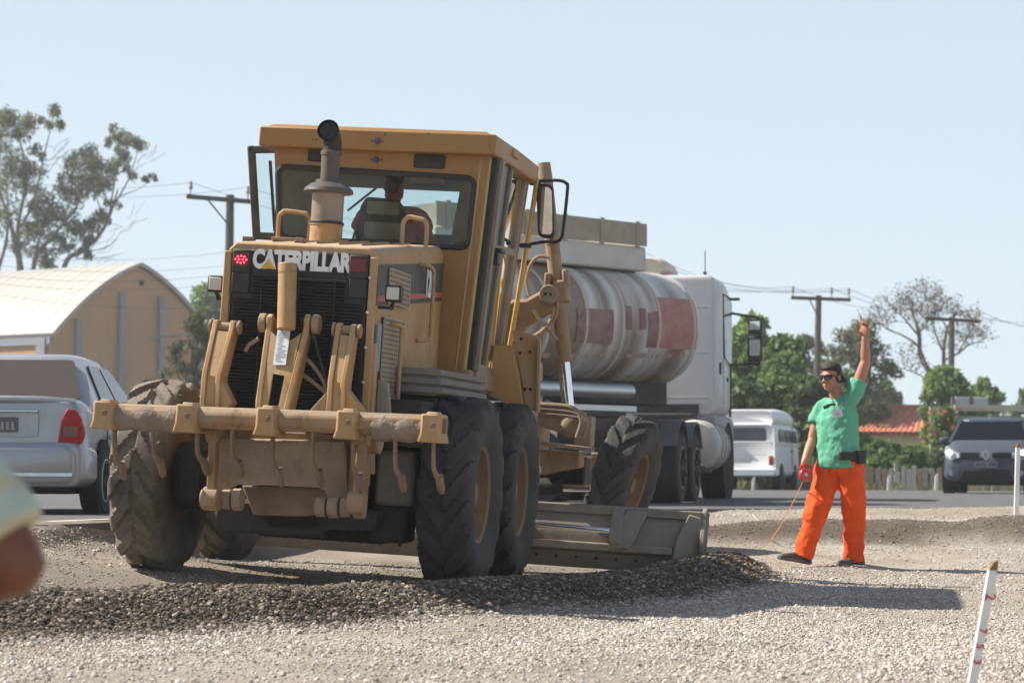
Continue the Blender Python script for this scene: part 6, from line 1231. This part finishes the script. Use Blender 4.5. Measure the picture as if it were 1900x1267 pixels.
for k in range(3): wire(WIRE[2+k], WIRE[5+k], .35, '%s thin wire from the left between the two cross-armed poles' % PN[k], .012)
for k in range(3): wire(WIRE[2+k], at(1200, 470+14*k, 78), .4, '%s thin wire from the tall pole behind the worker back to the lorry' % PN[k], .011)
for k in range(3): wire(WIRE[5+k], at(1990, 596+9*k, 95), .25, '%s thin wire from the farther pole out past the right edge' % PN[k], .012)
for k, (y0, y1) in enumerate(((470,452),(488,478),(508,494),(522,512),(540,560))): wire(at(-40, y0, 70), at(520, y1, 74), .35, '%s wire from the top crossing the sky low above the barn roof' % PN[k], .008)

# ---- paling fence beyond the road
FY = 61.6; fe = empty('paling_fence', (at(1600, 900, FY).x, FY, .5), 'weathered paling fence of pale uneven boards along the far side of the road', 'fence'); fx0 = fe.matrix_world.translation.x; r = random.Random(6)
fms = [mat('fence_grey', (.30,.285,.26), .9, var=.25), mat('fence_tan', (.30,.235,.155), .9, var=.25), mat('fence_pale', (.42,.40,.37), .9, var=.2)]
PL = []
for k in range(3):
    m = MB(); h = .60; m.prism([V(-.062,0,0), V(.062,0,0), V(.06,0,h-.01), V(.0,0,h+.0), V(-.058,0,h-.02)], (0,.025,0)); me = m.mesh('paling', 0); me.materials.append(fms[k]); PL.append(me)
x = -2.6
while x < 6.2:
    o = link(PL[r.randint(0, 2)], 'paling', fe); o.location = (x, r.uniform(-.015,.015), r.uniform(-.02,.06)); o.rotation_euler = (0, r.uniform(-.03,.03), 0); o.scale = (r.uniform(.85,1.15), 1, r.uniform(.92,1.12)); x += r.uniform(.13,.185)
for z in (.2, .5): m = MB(); m.bar((-2.7,.05,z), (6.3,.05,z), .05, .07); m.build('fence_rail', fms[1], fe)
for k in range(6): m = MB(); m.box((-2.6+k*1.75,.11,.36), (.10,.10,.85)); m.build('fence_post', fms[0], fe)
# ---- dry grass along the far verge
r2 = np.random.default_rng(3); C = np.stack([r2.uniform(-24, 24, 900), r2.uniform(60.8, 64.5, 900), np.full(900, .62)], 1)
me = leafmesh(C, .22, 14, .24, .12, 33, -2.5, .6); me.materials.append(leafmat('dry_grass', (.11,.12,.04), (.30,.25,.13), .3)); o = link(me, 'verge_grass'); tag(o, 'dry tufted grass along the far verge', kind='stuff')

# ---- marker stakes
stw = mat('stake_white', (.74,.73,.72), .55, var=.06, dust=.12, dcol=(.5,.42,.36), scale=14)
def stake(top, foot, Y, w, label, tip=True, zb=None):
    t = at(*top, Y); z = gz(at(*foot, Y).x, Y) if zb is None else zb; f = at(*foot, Y); d = (t-f).normalized(); base = f-d*((f.z-z)/d.z); root = empty('marker_stake', base, label, 'marker stake', 'white marker stakes'); L = t-base
    m = MB(); m.bar(-d*.12, L-d*w*1.2, w, w*.75, (0,1,0)); m.build('shaft', stw, root, bevel=w*.08)
    m = MB(); a = L-d*w*1.2; s = V(1,0,0); 
    m.hexa([a+V(-w/2,-w*.37,0), a+V(w/2,-w*.37,0), a+V(w/2,w*.37,0), a+V(-w/2,w*.37,0), L+V(-w*.1,-w*.3,-w*.25), L+V(w*.42,-w*.3,0), L+V(w*.42,w*.3,0), L+V(-w*.1,w*.3,-w*.25)]); m.build('tip', mat('split_wood_tip', (.24,.14,.07), .8, var=.3) if tip else stw, root); return root, L, d
YS = 9.6; root, L, d = stake((1845,1038), (1798,1300), YS, .036, 'leaning white stake with red numbers and a split brown tip in the near gravel')
redn = mat('red_marker_ink', (.50,.06,.07), .6)
for (ch, f) in (('2', .74), ('7', .50), ('5', .39), ('3', .28)):
    me = text_mesh(ch, .045 if ch != '2' else .06, .0008, 1, .001); me.materials.append(redn); o = link(me, 'lettering', root); base = L*f; o.matrix_local = Matrix.Translation(base+V(-.012,-.0145,0)) @ Matrix(((1,0,d.x),(0,1,d.y*0),(0,0,1))).to_4x4() @ Matrix.Rotation(R(90), 4, 'X') @ Matrix.Rotation(R(-90), 4, 'Z')
stake((1889,820), (1886,938), 27.3, .052, 'tall white stake at the right edge in front of the hatchback headlight')
stake((1650,880), (1648,913), 59, .07, 'short white stake by the fence behind the legs of the worker', False, .55)
stake((1399,884), (1397,913), 57, .07, 'short white stake behind the microbus bumper', False, .55)
stake((1738,878), (1737,913), 60.2, .08, 'stubby white stake just left of the hatchback wheel', False, .55)
# ================================================================== people
skin = mat('skin', (.42,.20,.125), .5, var=.08, scale=18, spec=.35, bump=.05, bscale=120); skin_d = mat('skin_tanned', (.26,.105,.06), .5, var=.08, spec=.35)
def oball(mb, c, r, ax, n=14, m=10):     # ellipsoid on axes ax = (right, forward, up)
    c = Vector(c); secs = []
    for i in range(m+1):
        t = math.pi*min(max(i/m, .03), .97)
        secs.append([c+ax[0]*(r[0]*math.sin(t)*math.cos(2*math.pi*k/n))+ax[1]*(r[1]*math.sin(t)*math.sin(2*math.pi*k/n))+ax[2]*(-r[2]*math.cos(t)) for k in range(n)])
    mb.loft(secs)
def axes(f, up=(0,0,1)):
    f = Vector(f).normalized(); r = f.cross(Vector(up)).normalized(); return (r, f, r.cross(f).normalized())
def head(mb, c, f):
    X, F, U = a = axes(f); p = lambda x, y, z: Vector(c)+X*x+F*y+U*z
    oball(mb, p(0,-.012,.035), (.073,.092,.088), a); oball(mb, p(0,.028,-.03), (.062,.066,.085), a); oball(mb, p(0,.045,-.082), (.042,.042,.036), a); oball(mb, p(0,.075,-.098), (.022,.018,.018), a)
    oball(mb, p(0,.100,-.018), (.014,.016,.030), a); oball(mb, p(0,.112,-.034), (.017,.014,.012), a); oball(mb, p(0,.082,.022), (.055,.016,.012), a)
    oball(mb, p(0,.088,-.066), (.026,.010,.007), a); oball(mb, p(0,.085,-.078), (.023,.010,.008), a)
    for s in (-1, 1): oball(mb, p(s*.040,.066,-.035), (.022,.018,.024), a); oball(mb, p(s*.075,-.012,-.01), (.010,.018,.032), a); oball(mb, p(s*.055,.01,-.07), (.018,.035,.03), a)
def finger(mb, pts, r): mb.tube(bez(pts, 4), [r]*(4*(len(pts)-1))+[r*.75], 8); mb.ball(pts[-1], r*.85, 8, 6)
def hand(mb, w, d, n, thumb, curl, k=1.0, point=None):
    """wrist w, direction d, palm normal n (side the fingers close to), thumb side vector; curl 0..1; point: index stays straight"""
    d = Vector(d).normalized(); n = (Vector(n)-d*Vector(n).dot(d)).normalized(); t = d.cross(n).normalized(); t = t if t.dot(Vector(thumb)) > 0 else -t; w = Vector(w)
    oball(mb, w+d*.045*k, (.042*k,.052*k,.017*k), (t, d, n)); mb.tube([w-d*.03, w+d*.03*k], [(.026,.021),(.034,.019)], 10, ref=t)
    for i, (o, L) in enumerate(((.030,.072),(.010,.080),(-.010,.074),(-.029,.058))):
        c = 0.05 if (point and i == 0) else curl*(1+.05*i); b = w+d*.088*k+t*o*k; P = [w+d*.06*k+t*o*.8*k, b]; dirv = d.copy(); q = b
        for s_, fr in ((.45,.5),(.32,1.0),(.23,1.45)):
            a = c*1.55*fr; v = d*math.cos(a)+n*math.sin(a); q = q+v*L*s_*1.05*k; P.append(q)
        finger(mb, P, .0088*k*(1 if i < 3 else .88))
    a0 = w+d*.022*k+t*.03*k; v = (t*.75+d*.65+n*.35).normalized(); v2 = (d*.8+t*.1+n*(.3+.7*curl)-t*.25*curl).normalized(); finger(mb, [a0, a0+v*.032*k, a0+v*.032*k+v2*.030*k, a0+v*.032*k+v2*.058*k], .0105*k)
def rings(J, grow, lv, n=20):
    pel, che, nec = J['pelvis'], J['chest'], J['neck']; lat0 = (J['hip_r']-J['hip_l']).normalized(); lat1 = (J['sh_r']-J['sh_l']); lat1 = V(lat1.x, lat1.y, lat1.z*.45).normalized(); out = []
    for (t, w, d) in lv:
        c = pel.lerp(che, t) if t <= 1 else che.lerp(nec, t-1); la = lat0.lerp(lat1, min(1, max(0, t))).normalized(); up = (che-pel).normalized(); fw = up.cross(la).normalized()
        out.append([c+la*((w+grow)*math.copysign(abs(math.cos(2*math.pi*k/n))**.85, math.cos(2*math.pi*k/n)))+fw*((d+grow)*math.sin(2*math.pi*k/n)) for k in range(n)])
    return out
BODYLV = [(-.32,.10,.08),(-.22,.155,.105),(0,.165,.115),(.35,.150,.105),(.7,.165,.115),(1.0,.175,.115),(1.35,.16,.10),(1.65,.11,.075),(1.9,.065,.06)]
def arm(mb, J, s, g=0): 
    a, b, c = J['sh_'+s], J['el_'+s], J['wr_'+s]; mid = J['chest'].lerp(J['neck'], .6)
    mb.tube(bez([mid.lerp(a,.3), a, a.lerp(b,.35), b.lerp(a,.08), b.lerp(c,.08), b.lerp(c,.35), c], 3), [.062,.062,.06,.058,.056,.054,.053,.052,.050,.047,.044,.042,.041,.042,.044,.043,.040,.034,.029], 12)
def leg(mb, J, s, g=0): 
    a, b, c = J['hip_'+s], J['kn_'+s], J['an_'+s]; mb.tube(bez([a+V(0,0,.05), a.lerp(b,.3), b, b.lerp(c,.3), c], 3), [.088,.09,.088,.083,.075,.066,.058,.057,.059,.055,.045,.038,.037], 12)
def body(root, J, face, mat_, voxel, hands): 
    m = MB(); m.loft(rings(J, 0, BODYLV)); head(m, J['head'], face) ; m.tube([J['neck']-V(0,0,.05), J['neck'].lerp(J['head'],.6)+V(0,0,.0)], [.066,.056], 14)
    for s in 'lr': arm(m, J, s); leg(m, J, s)
    for h in hands: hand(m, **h)
    return remeshed(m, 'body', mat_, root, voxel, 3)
def shirt(root, J, mat_, sl=.52, voxel=.011, lv=None, flare=.02, name='shirt', folds=.012):
    m = MB(); lv = lv or [(-.14,.185,.135),(-.02,.185,.138),(.3,.175,.135),(.7,.175,.135),(1.0,.178,.128),(1.35,.165,.108),(1.62,.118,.085),(1.80,.080,.072)]
    m.loft(rings(J, .012, lv, 26))
    for s in 'lr':
        a, b = J['sh_'+s], J['el_'+s]; mid = J['chest'].lerp(J['neck'], .55); e = a.lerp(b, sl); m.tube(bez([mid.lerp(a,.25), a.lerp(mid,.15), a.lerp(b,.2), e], 4), [.080,.080,.079,.078,.077,.077,.077,.076,.076,.077,.078,.079,.080], 16)
    o = remeshed(m, name, mat_, root, voxel, 5); folded(o, folds); return o
def folded(o, s, sc=.11):
    t = bpy.data.textures.new('cloth_folds', 'CLOUDS'); t.noise_scale = sc; t.noise_depth = 2; d = o.modifiers.new('folds', 'DISPLACE'); d.texture = t; d.strength = s*2.2; d.mid_level = .5
def trousers(root, J, mat_, wl=(.115,.098,.088), voxel=.012, name='trousers', folds=.010, lv=None):
    m = MB(); m.loft(rings(J, .012, lv or [(-.30,.12,.10),(-.2,.168,.118),(0,.172,.125),(.16,.168,.118)], 22))
    for s in 'lr':
        a, b, c = J['hip_'+s], J['kn_'+s], J['an_'+s]; e = c.lerp(b, -.02); m.tube(bez([a+V(0,0,.06), a.lerp(b,.35), b, b.lerp(e,.45), e], 4), [wl[0]]*3+[wl[0]*.98,wl[0]*.96]+[wl[1]*1.03,wl[1],wl[1],wl[1]*.98,wl[1]*.97,wl[1]*.95,wl[2],wl[2],wl[2],wl[2],wl[2],wl[2]*1.02][:12], 16)
    o = remeshed(m, name, mat_, root, voxel, 4); folded(o, folds, .09); return o
def shoe(root, heel, toe, up, mat_, sole, name='shoe', w=.048):
    heel, toe = Vector(heel), Vector(toe); f = (toe-heel); L = f.length; f.normalize(); r = f.cross(Vector(up)).normalized(); u = r.cross(f).normalized(); S = []
    for (t, ww, h) in ((-.02,.6,.07),(.03,.8,.095),(.18,.86,.105),(.38,.84,.095),(.55,.95,.075),(.75,1.05,.06),(.9,.9,.048),(1.0,.55,.034)):
        c = heel+f*(L*t); S.append([c+r*(w*ww*math.cos(a))+u*max(.012, h*(.5+.5*math.sin(a))) for a in [2*math.pi*k/14 for k in range(14)]])
    m = MB(); m.loft(S); o = m.build(name, mat_, root, smooth=70); m = MB(); S2 = [[p for p in [heel+f*(L*t)+r*(w*ww*1.08*math.cos(a))+u*(.009+.009*(1 if math.sin(a) > 0 else -1)) for a in [2*math.pi*(k+.5)/14 for k in range(14)]]] for (t, ww) in ((-.03,.6),(.03,.82),(.2,.86),(.4,.8),(.6,.95),(.78,1.03),(.92,.86),(1.02,.5))]
    m.loft(S2); m.build('sole', sole, o, smooth=50); return o

# ---- the worker pointing up
YP = 20.3; z0 = gz(2.85, YP); wk = empty('person', (at(1545, 1050, YP).x, YP, at(1545, 1050, YP).z), 'worker in green shirt and bright orange trousers pointing up with a raised arm', 'person'); w0 = wk.matrix_world.translation
def W(px, py, dy=0): p = at(px, py, YP+dy); return p-w0
J = dict(pelvis=W(1557,858), chest=W(1553,778), neck=W(1555,733,-.01), head=W(1542,699,-.05), sh_l=W(1583,737,-.10), el_l=W(1606,672,-.13), wr_l=W(1605,625,-.16), sh_r=W(1524,757,.10), el_r=W(1508,815,.08), wr_r=W(1491,862,-.06),
  hip_l=W(1576,868,-.05), kn_l=W(1585,948,-.03), an_l=W(1584,1036,.12), hip_r=W(1540,868,.06), kn_r=W(1516,945,-.05), an_r=W(1489,1034,-.10))
FACE = V(-.66,-.72,-.06)
body(wk, J, FACE, skin, .0065, [dict(w=J['wr_l'], d=V(-.02,-.02,1), n=V(-.55,-.8,0), thumb=V(-1,.3,0), curl=1.0, point=True, k=1.12), dict(w=J['wr_r'], d=V(-.05,-.18,-1), n=V(.75,-.5,0), thumb=V(-.4,-.8,0), curl=.62, k=1.05)])
green = mat('green_cotton', (.125,.40,.27), .85, var=.08, scale=7, spec=.15, bump=.4, bscale=14); orange = mat('orange_workwear', (.80,.085,.008), .75, var=.10, dust=.12, dcol=(.5,.12,.05), spec=.2, bump=.3, bscale=18)
sh = shirt(wk, J, green, .50, .011, [(-.13,.185,.150),(.0,.185,.158),(.3,.178,.152),(.7,.176,.138),(1.0,.178,.128),(1.35,.165,.108),(1.62,.118,.085),(1.82,.078,.074)], folds=.019)
trousers(wk, J, orange, (.118,.108,.088), .011, folds=.017)
m = MB(); m.loft(rings(J, .018, [(.02,.176,.128),(.10,.176,.126)], 26)); m.build('belt', blackp, wk)
m = MB(); c = W(1586,850,-.16); c += V(.02,.05,.01); m.box(c, (.075,.19,.115), (0,0,R(28))); m.box(c+V(-.09,-.085,.01), (.14,.05,.075), (0,0,R(12))); pz = remeshed(m, 'belt_pouch', blackp, wk, .010, 5)
bootm = mat('boot_leather', (.035,.028,.022), .6, dust=.5, dcol=(.2,.16,.12)); solem = mat('boot_sole', (.06,.05,.042), .85, dust=.4)
shoe(wk, W(1501,1046,-.06), W(1446,1036,-.22), (-.12,0,1), bootm, solem, 'boot'); shoe(wk, W(1599,1052,.18), W(1556,1048,-.03), (0,0,1), bootm, solem, 'boot')
hx, hf, hu = axes(FACE); hc_ = J['head']; hp_ = lambda x, y, z: hc_+hx*x+hf*y+hu*z
capm = mat('cap_dark_green', (.025,.035,.028), .8, bump=.2); m = MB()
oball(m, hp_(0,-.022,.056), (.080,.093,.076), (hx,hf,hu)); oball(m, hp_(0,-.085,-.0), (.055,.035,.055), (hx,hf,hu)); m.bar(hp_(0,-.08,.015), hp_(0,-.155,-.05), .12, .018, hu); remeshed(m, 'cap', capm, wk, .008, 3)
m = MB(); oball(m, hp_(0,.02,.072), (.074,.068,.035), (hx,hf,hu)); oball(m, hp_(-.062,-.02,-.0), (.02,.04,.045), (hx,hf,hu)); oball(m, hp_(.062,-.02,-.0), (.02,.04,.045), (hx,hf,hu)); remeshed(m, 'hair', mat('dark_hair', (.022,.016,.012), .7), wk, .008, 2)
sg = MB()
for s in (-1, 1):
    sg.prism([hp_(s*x, y, z) for x, y, z in ((.006,.108,.014),(.066,.083,.016),(.070,.078,-.004),(.058,.088,-.024),(.022,.104,-.024),(.006,.111,-.006))], hf*.007); sg.bar(hp_(s*.068,.080,.010), hp_(s*.078,-.01,.006), .008, .012, hu)
sg.bar(hp_(-.02,.111,.008), hp_(.02,.111,.008), .008, .01, hu); sg.build('sunglasses', mat('sunglass_black', (.01,.01,.011), .12, coat=.6), wk)
def onchest(px, py, off=-.19): return W(px, py, off)
bq = [onchest(1546,776), onchest(1564,772), onchest(1561,757), onchest(1543,761)]; m = MB(); m.prism(rquad(bq, .008), (0,-.006,0)); bd_ = m.build('name_badge', mat('badge_white', (.62,.60,.66), .35), wk)
m = MB(); m.prism([q.lerp(bq[2], .0)+V(0,-.008,0) for q in (bq[0].lerp(bq[2],.25), bq[1].lerp(bq[3],.25), bq[2].lerp(bq[0],.4), bq[3].lerp(bq[1],.4))], (0,-.002,0)); m.build('badge_print', mat('badge_print_grey', (.42,.42,.5), .5), bd_)
for a_, b_ in (((1543,735),(1549,760)), ((1568,738),(1557,760))):
    m = MB(); m.tube([W(*a_,-.10), W((a_[0]+b_[0])/2,(a_[1]+b_[1])/2,-.165), W(*b_,-.19)], .005, 6); m.build('lanyard', mat('lanyard_grey', (.12,.14,.13), .8), wk)
m = MB(); c = W(1540,752,-.155); m.bar(c+V(-.03,0,.0), c+V(.045,-.02,.01), .03, .02); m.bar(c+V(-.055,.01,-.02), c+V(-.01,0,-.005), .012, .03); m.build('clipped_glasses', mat('clip_dark', (.03,.06,.045), .5), wk, bevel=.004)
# tape reel held in the lower hand, its tape running to the ground
hc2 = J['wr_r']+V(.0,-.075,-.085); rl_ = empty('tape_reel', w0+hc2, 'red measuring tape reel held in the lowered hand of the worker', 'tape measure'); redpl = mat('red_plastic', (.62,.02,.02), .35, coat=.3)
m = MB(); ax_ = V(.35,-.93,.05); m.lathe([(.020,-.02),(.050,-.02),(.054,-.012),(.054,.012),(.050,.02),(.020,.02)], (0,0,0), ax_, 26, closed=True); m.build('reel', redpl, rl_)
m = MB(); m.tube(bez([V(-.03,.0,.04), V(-.03,-.0,.07), V(.01,.01,.085), V(.05,.02,.07), V(.045,.02,.03)], 5), .011, 8); m.build('reel_handle', redpl, rl_)
m = MB(); m.cyl(ax_*.021, ax_*.027, .016, n=12); m.build('hub', mat('reel_hub', (.6,.5,.48), .4), rl_); m = MB(); m.cyl(ax_*-.012, ax_*.012, .036, n=18); m.build('wound_tape', mat('tape_dark', (.05,.02,.02), .6), rl_)
ge = at(1431, 977, 23.0); ge.z = gz(ge.x, 23.0)+.01; m = MB(); b0 = V(-.02,-.02,-.06); b1 = ge-w0-hc2; P = [b0.lerp(b1, k/10)-V(0,0,.03*4*(k/10)*(1-k/10)) for k in range(11)]
m.tube(P, [(.007,.002)]*11, 6, ref=(0,0,1)); m.build('tape_blade', mat('tape_orange', (.55,.16,.06), .6), rl_)
# pale string lying on the ground
P = []
for (px, py, Y) in ((1386,938,29.2),(1398,949,27),(1412,955,25.6),(1440,958,25),(1500,961,24.6),(1560,963,24.4),(1640,966,24.2)): p = at(px, py, Y); P.append(V(p.x, Y, gz(p.x, Y)+.015))
m = MB(); m.tube(bez(P, 5), .006, 5); o = m.build('guide_string', mat('string_pale', (.45,.42,.36), .8)); tag(o, 'thin pale string lying loose on the gravel by the road edge', 'string')

# ---- the operator, seen from behind inside the cab
oc = G(730, 349, YC+.60); op = empty('person', GP @ Matrix.Translation(oc), 'machine operator seen from behind in the cab, dark hair and red shirt', 'person')
J = dict(pelvis=V(.0,-.05,-.66), chest=V(.0,0,-.34), neck=V(0,.0,-.13), head=V(0,.02,.02), sh_l=V(-.20,.02,-.20), el_l=V(-.29,.12,-.44), wr_l=V(-.22,.36,-.50), sh_r=V(.20,.02,-.20), el_r=V(.30,.12,-.43), wr_r=V(.22,.36,-.48),
  hip_l=V(-.09,0,-.66), kn_l=V(-.14,.44,-.62), an_l=V(-.14,.52,-1.02), hip_r=V(.09,0,-.66), kn_r=V(.14,.44,-.62), an_r=V(.14,.52,-1.02))
body(op, J, V(.12,1,-.04), skin_d, .010, [dict(w=J['wr_l'], d=V(.2,1,-.1), n=V(0,0,-1), thumb=V(1,0,0), curl=.6), dict(w=J['wr_r'], d=V(-.2,1,-.1), n=V(0,0,-1), thumb=V(-1,0,0), curl=.6)])
shirt(op, J, mat('red_shirt', (.36,.05,.035), .85, var=.1), .5, .014); trousers(op, J, mat('navy_trousers', (.03,.035,.05), .85), voxel=.015)
m = MB(); a = axes((.12,1,-.04)); c = J['head']; oball(m, c+a[1]*-.02+a[2]*.045, (.080,.092,.080), a); oball(m, c+a[1]*-.06+a[2]*-.02, (.062,.045,.06), a); remeshed(m, 'hair', mat('dark_hair', (.022,.016,.012), .7), op, .009, 2)
for s in (-1, 1): shoe(op, V(s*.14,.46,-1.08), V(s*.14,.72,-1.08), (0,0,1), bootm, solem, 'boot')

# ---- the two people sitting in the grey hatchback
for s, lab in ((1, 'driver of the grey hatchback, a dark figure behind the windscreen'), (-1, 'passenger of the grey hatchback, a dark figure behind the windscreen')):
    pr_ = empty('person', hb.matrix_world @ Matrix.Translation((s*.36,-2.15,1.26)), lab, 'person')
    J = dict(pelvis=V(.0,-.05,-.66), chest=V(.0,0,-.34), neck=V(0,.0,-.13), head=V(0,.02,.02), sh_l=V(-.20,.02,-.20), el_l=V(-.29,.12,-.44), wr_l=V(-.18,.36,-.36), sh_r=V(.20,.02,-.20), el_r=V(.30,.12,-.43), wr_r=V(.18,.36,-.36),
      hip_l=V(-.09,0,-.66), kn_l=V(-.14,.44,-.62), an_l=V(-.14,.52,-1.02), hip_r=V(.09,0,-.66), kn_r=V(.14,.44,-.62), an_r=V(.14,.52,-1.02))
    body(pr_, J, V(0,1,-.04), skin_d, .014, []); shirt(pr_, J, mat('dark_shirt', (.05,.05,.06) , .9), .5, .018)
    m = MB(); a = axes((0,1,-.04)); oball(m, J['head']+a[1]*-.02+a[2]*.045, (.080,.092,.080), a); m.build('hair', mat('dark_hair', (.022,.016,.012), .7), pr_, smooth=80)

# ---- the bystander cut by the left edge, close to the camera
YF_ = 4.0; zf_ = gz(-1.05, YF_); bys = empty('person', (at(-130, 889, YF_).x, YF_, zf_), 'out of focus bystander in striped pale shirt, elbow showing at the left edge', 'person'); b0_ = bys.matrix_world.translation
def B2(px, py, dy=0): return at(px, py, YF_+dy)-b0_
J = dict(pelvis=B2(-252,1190), chest=B2(-275,850), neck=B2(-280,655), head=B2(-285,500,.0), sh_r=B2(-140,800), el_r=B2(46,1058,-.02), wr_r=B2(-200,1120,.2), sh_l=B2(-440,745,.04), el_l=B2(-480,1045,.05), wr_l=B2(-400,1130,.28),
  hip_r=B2(-150,1210), hip_l=B2(-310,1210), kn_r=B2(-120,1640), kn_l=B2(-310,1640), an_r=B2(-110,2060), an_l=B2(-320,2060))
for k in ('an_r','an_l'): J[k].z = .09
for k, a, b in (('kn_r','hip_r','an_r'),('kn_l','hip_l','an_l')): J[k] = J[a].lerp(J[b], .5)+V(0,.03,0)
body(bys, J, V(-.2,1,-.05), mat('skin_dark', (.17,.065,.038), .55, var=.08), .010, [dict(w=J['wr_r'], d=V(-.9,.5,-.1), n=V(0,1,0), thumb=V(0,0,1), curl=.4), dict(w=J['wr_l'], d=V(.9,.4,-.1), n=V(0,1,0), thumb=V(0,0,1), curl=.4)])
def striped():
    m = mat('striped_shirt', (.46,.53,.47), .9, var=.04); t = m.node_tree; N = t.nodes; L = t.links; b = N['Principled BSDF']; tc = N.new('ShaderNodeTexCoord'); w = N.new('ShaderNodeTexWave'); w.bands_direction = 'Z'; w.inputs['Scale'].default_value = 4.2; w.inputs['Distortion'].default_value = .6
    mp = N.new('ShaderNodeMapping'); mp.inputs['Rotation'].default_value = (0, R(18), 0); L.new(tc.outputs['Object'], mp.inputs[0]); L.new(mp.outputs[0], w.inputs['Vector'])
    cr = N.new('ShaderNodeValToRGB'); e = cr.color_ramp.elements; e[0].position = .55; e[0].color = (.44,.50,.43,1); e[1].position = .8; e[1].color = (.50,.46,.33,1); L.new(w.outputs['Fac'], cr.inputs[0]); L.new(cr.outputs[0], b.inputs['Base Color']); return m
shirt(bys, J, striped(), .80, .014, [(-.02,.19,.15),(.1,.19,.15),(.3,.18,.145),(.7,.178,.14),(1.0,.18,.13),(1.35,.165,.108),(1.62,.118,.085),(1.82,.078,.074)]); trousers(bys, J, mat('khaki_trousers', (.36,.31,.22), .9), voxel=.014, lv=[(-.30,.12,.10),(-.2,.168,.118),(0,.172,.125),(.25,.172,.118)])
m = MB(); m.loft(rings(J, .02, [(.14,.172,.122),(.22,.172,.122)], 24)); m.build('belt', mat('belt_dark', (.02,.025,.035), .5), bys)
m = MB(); a = axes((-.2,1,-.05)); c = J['head']; oball(m, c+a[1]*-.02+a[2]*.045, (.080,.092,.080), a); oball(m, c+a[1]*-.06+a[2]*-.02, (.062,.045,.06), a); remeshed(m, 'hair', mat('dark_hair', (.022,.016,.012), .7), bys, .010, 2)
for k in ('an_r','an_l'): q = J[k]; shoe(bys, V(q.x,q.y-.06,0), V(q.x-.02,q.y+.20,0), (0,0,1), bootm, solem)

# ================================================================== the dry haze in the air
hm = bpy.data.materials.new('air_haze'); hm.use_nodes = True; t = hm.node_tree; t.nodes.clear()
o_ = t.nodes.new('ShaderNodeOutputMaterial'); pv = t.nodes.new('ShaderNodeVolumePrincipled'); pv.inputs['Color'].default_value = (.92, .95, 1, 1); pv.inputs['Density'].default_value = .0008; pv.inputs['Anisotropy'].default_value = .25
t.links.new(pv.outputs[0], o_.inputs['Volume'])
m = MB(); m.box((0, 95, 8.0), (320, 230, 20.5)); o = m.build('haze', hm, smooth=0); tag(o, 'thin pale haze in the air', kind='stuff')
